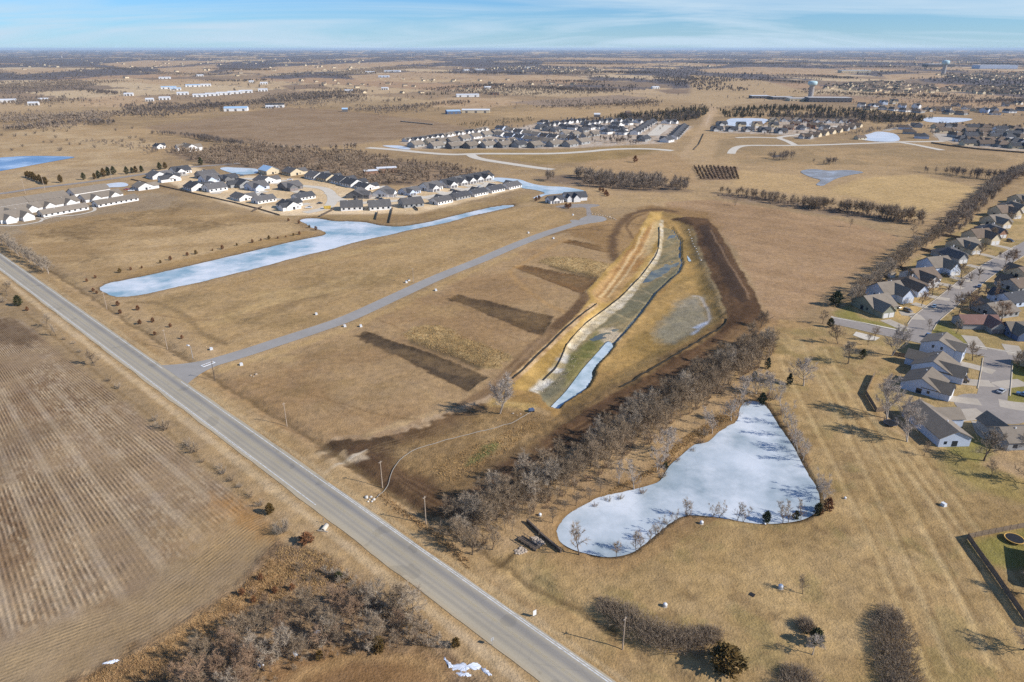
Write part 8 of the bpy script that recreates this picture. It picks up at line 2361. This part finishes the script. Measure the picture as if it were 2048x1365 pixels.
# long feed bunk on the brown field
X, Y = P(833, 247)
e = empty('feed_trough', (float(X), float(Y), 0), face_dir((797, 243), (868, 250)))
mb = MB(); mb.box(-42, -1.4, 0, 42, 1.4, 1.1); link('trough', mb.mesh('trough'), M_WOODD, e)
mb = MB(); mb.box(-42, 0.6, 1.1, 42, 1.5, 1.5); link('rim', mb.mesh('trough_rim'), M_CONC, e)
tag(e, 'long low feed trough on the brown field', 'feed trough')
def mast(x, y, h, r_, lab, name='radio_mast'):
    X, Y = P(x, y)
    e = empty(name, (float(X), float(Y), 0))
    mb = MB(); mb.tube((0, 0, 0), (0, 0, h), r_, r_ * 0.6, 6); link('shaft', mb.mesh('mast_shaft'), M_TOWER, e)
    mb = MB(); mb.box(-r_ * 1.8, -r_ * 1.8, h * 0.94, r_ * 1.8, r_ * 1.8, h); link('head', mb.mesh('mast_head'), M_TOWER, e)
    tag(e, lab, 'mast')
mast(823, 116, 75, 4.0, 'thin pale mast on the horizon left of centre')
mast(480, 107, 90, 12.0, 'stubby pale silo tower on the far left horizon', 'silo')
mast(124, 117, 45, 7.0, 'tiny pale silo near the left edge of the horizon', 'silo')
# ---- vehicles
def car_paint(name, c):
    m = mat_noise(name, c, 0.5, 0.02, 0.3, spec=0.6)
    m.node_tree.nodes['Principled BSDF'].inputs['Coat Weight'].default_value = 0.6
    return m
PAINTS = {k: car_paint('car_paint_' + k, c) for k, c in {'silver': (196,200,204), 'white': (236,238,240), 'blue': (92,128,168), 'black': (44,46,52), 'grey': (120,120,120), 'bronze': (128,116,100), 'red': (168,54,44), 'pale_blue': (160,186,204)}.items()}
M_LIGHT = mat_noise('headlamp_glass', (230,232,228), 1, 0.03, 0.2, spec=0.6)
M_TAIL = mat_noise('tail_lamp', (150,30,26), 1, 0.05, 0.3, spec=0.6)
def car_kind(key, L, W, H, prof, cabin, wheel_r=0.33):
    parts = []
    def slab(pr, w0, w1, zc):
        """lofts the side profile with the sides leaning inward towards the top."""
        mb = MB()
        n = len(pr)
        for s in (-1, 1):
            for (x, z) in pr:
                w = w0 + (w1 - w0) * min(1, max(0, (z - zc[0]) / (zc[1] - zc[0])))
                mb.v.append((x, s * w, z))
        mb.f.append(tuple(range(n))); mb.f.append(tuple(range(2 * n - 1, n - 1, -1)))
        for i in range(n): mb.f.append((i, n + i, n + (i + 1) % n, (i + 1) % n))
        return mb
    parts.append(('body', slab(prof, W / 2, W / 2 - 0.06, (0.3, 0.95)).mesh(key + '_body'), 'paint'))
    parts.append(('window', slab(cabin, W / 2 - 0.05, W / 2 - 0.22, (0.9, H - 0.06)).mesh(key + '_glass'), 'glass'))
    xs_, zs_ = [c[0] for c in cabin], [c[1] for c in cabin]
    top = [c for c in cabin if c[1] > H - 0.25]
    x0, x1 = min(c[0] for c in top), max(c[0] for c in top)
    mb = MB(); mb.box(x0 - 0.02, -(W / 2 - 0.21), H - 0.07, x1 + 0.02, W / 2 - 0.21, H)
    parts.append(('roof', mb.mesh(key + '_roof'), 'paint'))
    wm = MB(); wm.tube((0, -0.11, 0), (0, 0.11, 0), wheel_r, wheel_r, 12); wm = wm.mesh(key + '_wheel')
    hm = MB(); hm.tube((0, -0.125, 0), (0, 0.125, 0), wheel_r * 0.6, wheel_r * 0.6, 10); hm = hm.mesh(key + '_hub')
    hl = MB(); hl.box(-0.04, -0.2, -0.08, 0.04, 0.2, 0.08); hl = hl.mesh(key + '_lamp')
    return dict(parts=parts, wheel=wm, hub=hm, lamp=hl, L=L, W=W, r=wheel_r)
CAR = car_kind('saloon', 4.6, 1.82, 1.46, [(-2.3,0.35),(2.25,0.35),(2.3,0.62),(2.15,0.82),(1.1,0.95),(-1.5,0.98),(-2.25,0.9),(-2.32,0.6)], [(1.1,0.94),(0.35,1.40),(-0.9,1.42),(-1.75,0.96)])
SUV = car_kind('suv', 4.7, 1.9, 1.75, [(-2.3,0.4),(2.25,0.4),(2.32,0.75),(2.2,1.0),(1.2,1.08),(-2.2,1.10),(-2.34,0.9)], [(1.25,1.07),(0.6,1.69),(-1.9,1.69),(-2.2,1.09)], 0.38)
VAN = car_kind('campervan', 6.2, 2.05, 2.75, [(-3.0,0.45),(2.95,0.45),(3.1,0.8),(2.95,1.25),(2.3,1.45),(1.7,2.1),(-3.0,2.15),(-3.1,0.8)], [(2.2,1.44),(1.5,2.66),(-2.9,2.70),(-2.98,2.1),(1.6,2.08)], 0.38)
PICK = car_kind('pickup', 5.4, 1.95, 1.82, [(-2.7,0.45),(2.65,0.45),(2.72,0.8),(2.6,1.08),(1.5,1.14),(-2.65,1.12),(-2.75,0.9)], [(1.5,1.12),(0.8,1.76),(-0.6,1.76),(-0.8,1.12)], 0.40)
def put_car(kind, x, y, rot, paint, lab, group='cars by the houses', name='parked_car', cat='car'):
    X, Y, z = gpos(x, y)
    e = empty(name, (X, Y, max(z, 0) + 0.05), rot)
    for pn, me, mk in kind['parts']:
        link(pn, me, PAINTS[paint] if mk == 'paint' else M_GLASS, e)
    for sx in (-1, 1):
        for sy in (-1, 1):
            w = link('wheel', kind['wheel'], M_DARK, e, (sx * kind['L'] * 0.30, sy * (kind['W'] / 2 - 0.10), kind['r']))
            link('hub', kind['hub'], M_METAL, w)
    for sy in (-1, 1):
        link('headlight', kind['lamp'], M_LIGHT, e, (kind['L'] / 2 - 0.03, sy * (kind['W'] / 2 - 0.34), 0.66))
        link('tail_light', kind['lamp'], M_TAIL, e, (-kind['L'] / 2 + 0.01, sy * (kind['W'] / 2 - 0.34), 0.74))
    tag(e, lab, cat, group)
D0 = face_dir((1910,725), (1988,745))
DV = DRV
ST = face_dir((1838,676), (1905,595))
for (k, x, y, r_, p, lab, nm, ct) in ((VAN,1921,762,D0,'bronze','bronze camper van with a roof unit in the drive of the grey-roofed house','camper_van','van'), (CAR,1878,792,D0,'silver','silver saloon in the drive of the brick-porch house','parked_car','car'), (CAR,2002,785,D0+R(80),'silver','silver car parked at the mouth of the cul-de-sac bulb','parked_car','car'),
    (SUV,1861,676,face_dir((1820,668),(1880,684)),'blue','blue car in the street junction','parked_car','car'), (CAR,1868,615,ST,'pale_blue','pale blue car on the curve of the street','parked_car','car'), (CAR,1793,616,DV,'black','black car in the drive of the second house of the street row','parked_car','car'), (SUV,1815,624,DV,'bronze','brown estate car in the drive by the street bend','parked_car','car'),
    (CAR,1958,575,ST,'blue','blue car parked across the street from the fifth house','parked_car','car'), (CAR,1926,604,ST,'white','white car under the verge trees by the bend','parked_car','car'), (SUV,1893,553,DV,'black','dark car in the drive of the pale blue house','parked_car','car'), (SUV,2020,484,DV,'black','dark car in a drive near the far end of the street','parked_car','car'), (SUV,2036,602,DV+R(180),'grey','grey car in a drive across the street, under the blue roof','parked_car','car'),
    (CAR,2020,554,DV+R(180),'black','dark car in a drive across the street by the orange tree','parked_car','car'), (CAR,2046,792,D0+R(180),'blue','blue car in the shaded drive right of the cul-de-sac','parked_car','car'),
    (PICK,618,417,R(15),'white','white pickup at the end of the loop road','parked_car','truck'), (CAR,640,408,R(20),'black','black car at the turn of the loop road','parked_car','car'), (SUV,515,387,R(40),'white','white car in the inner loop drive','parked_car','car'), (SUV,905,382,R(45),'black','black car before the far garage row','parked_car','car'), (CAR,756,398,R(-20),'black','black car at the open garage','parked_car','car'), (PICK,580,361,R(10),'white','white pickup by the tan house under construction','parked_car','truck'),
    (CAR,254,380,R(30),'red','red car by the care home pond','parked_car','car'), (PICK,263,383,R(20),'white','white truck beside the red car at the care home','parked_car','truck'), (CAR,960,375,R(45),'silver','silver car at the end of the garage row','parked_car','car'), (SUV,484,353,R(20),'grey','grey car on the road below the northern pond','parked_car','car')):
    put_car(k, x, y, r_, PAINTS and p, lab, 'vehicles by the houses', nm, ct)
# ------------------------------------------------------------------ the air: thin winter haze over the plains
def haze():
    mb = MB()
    mb.box(-225000, -62000, -6, 225000, 80000, 135)
    o = link('haze', mb.mesh('haze'))
    m = bpy.data.materials.new('thin_haze')
    m.use_nodes = True
    nt = m.node_tree
    nt.nodes.clear()
    out = nt.nodes.new('ShaderNodeOutputMaterial')
    v = nt.nodes.new('ShaderNodeVolumePrincipled')
    v.inputs['Color'].default_value = (0.66, 0.83, 1.0, 1)
    v.inputs['Density'].default_value = 0.000028
    v.inputs['Anisotropy'].default_value = 0.0
    nt.links.new(v.outputs[0], out.inputs['Volume'])
    o.data.materials.append(m)
    tag(o, kind='stuff')
haze()
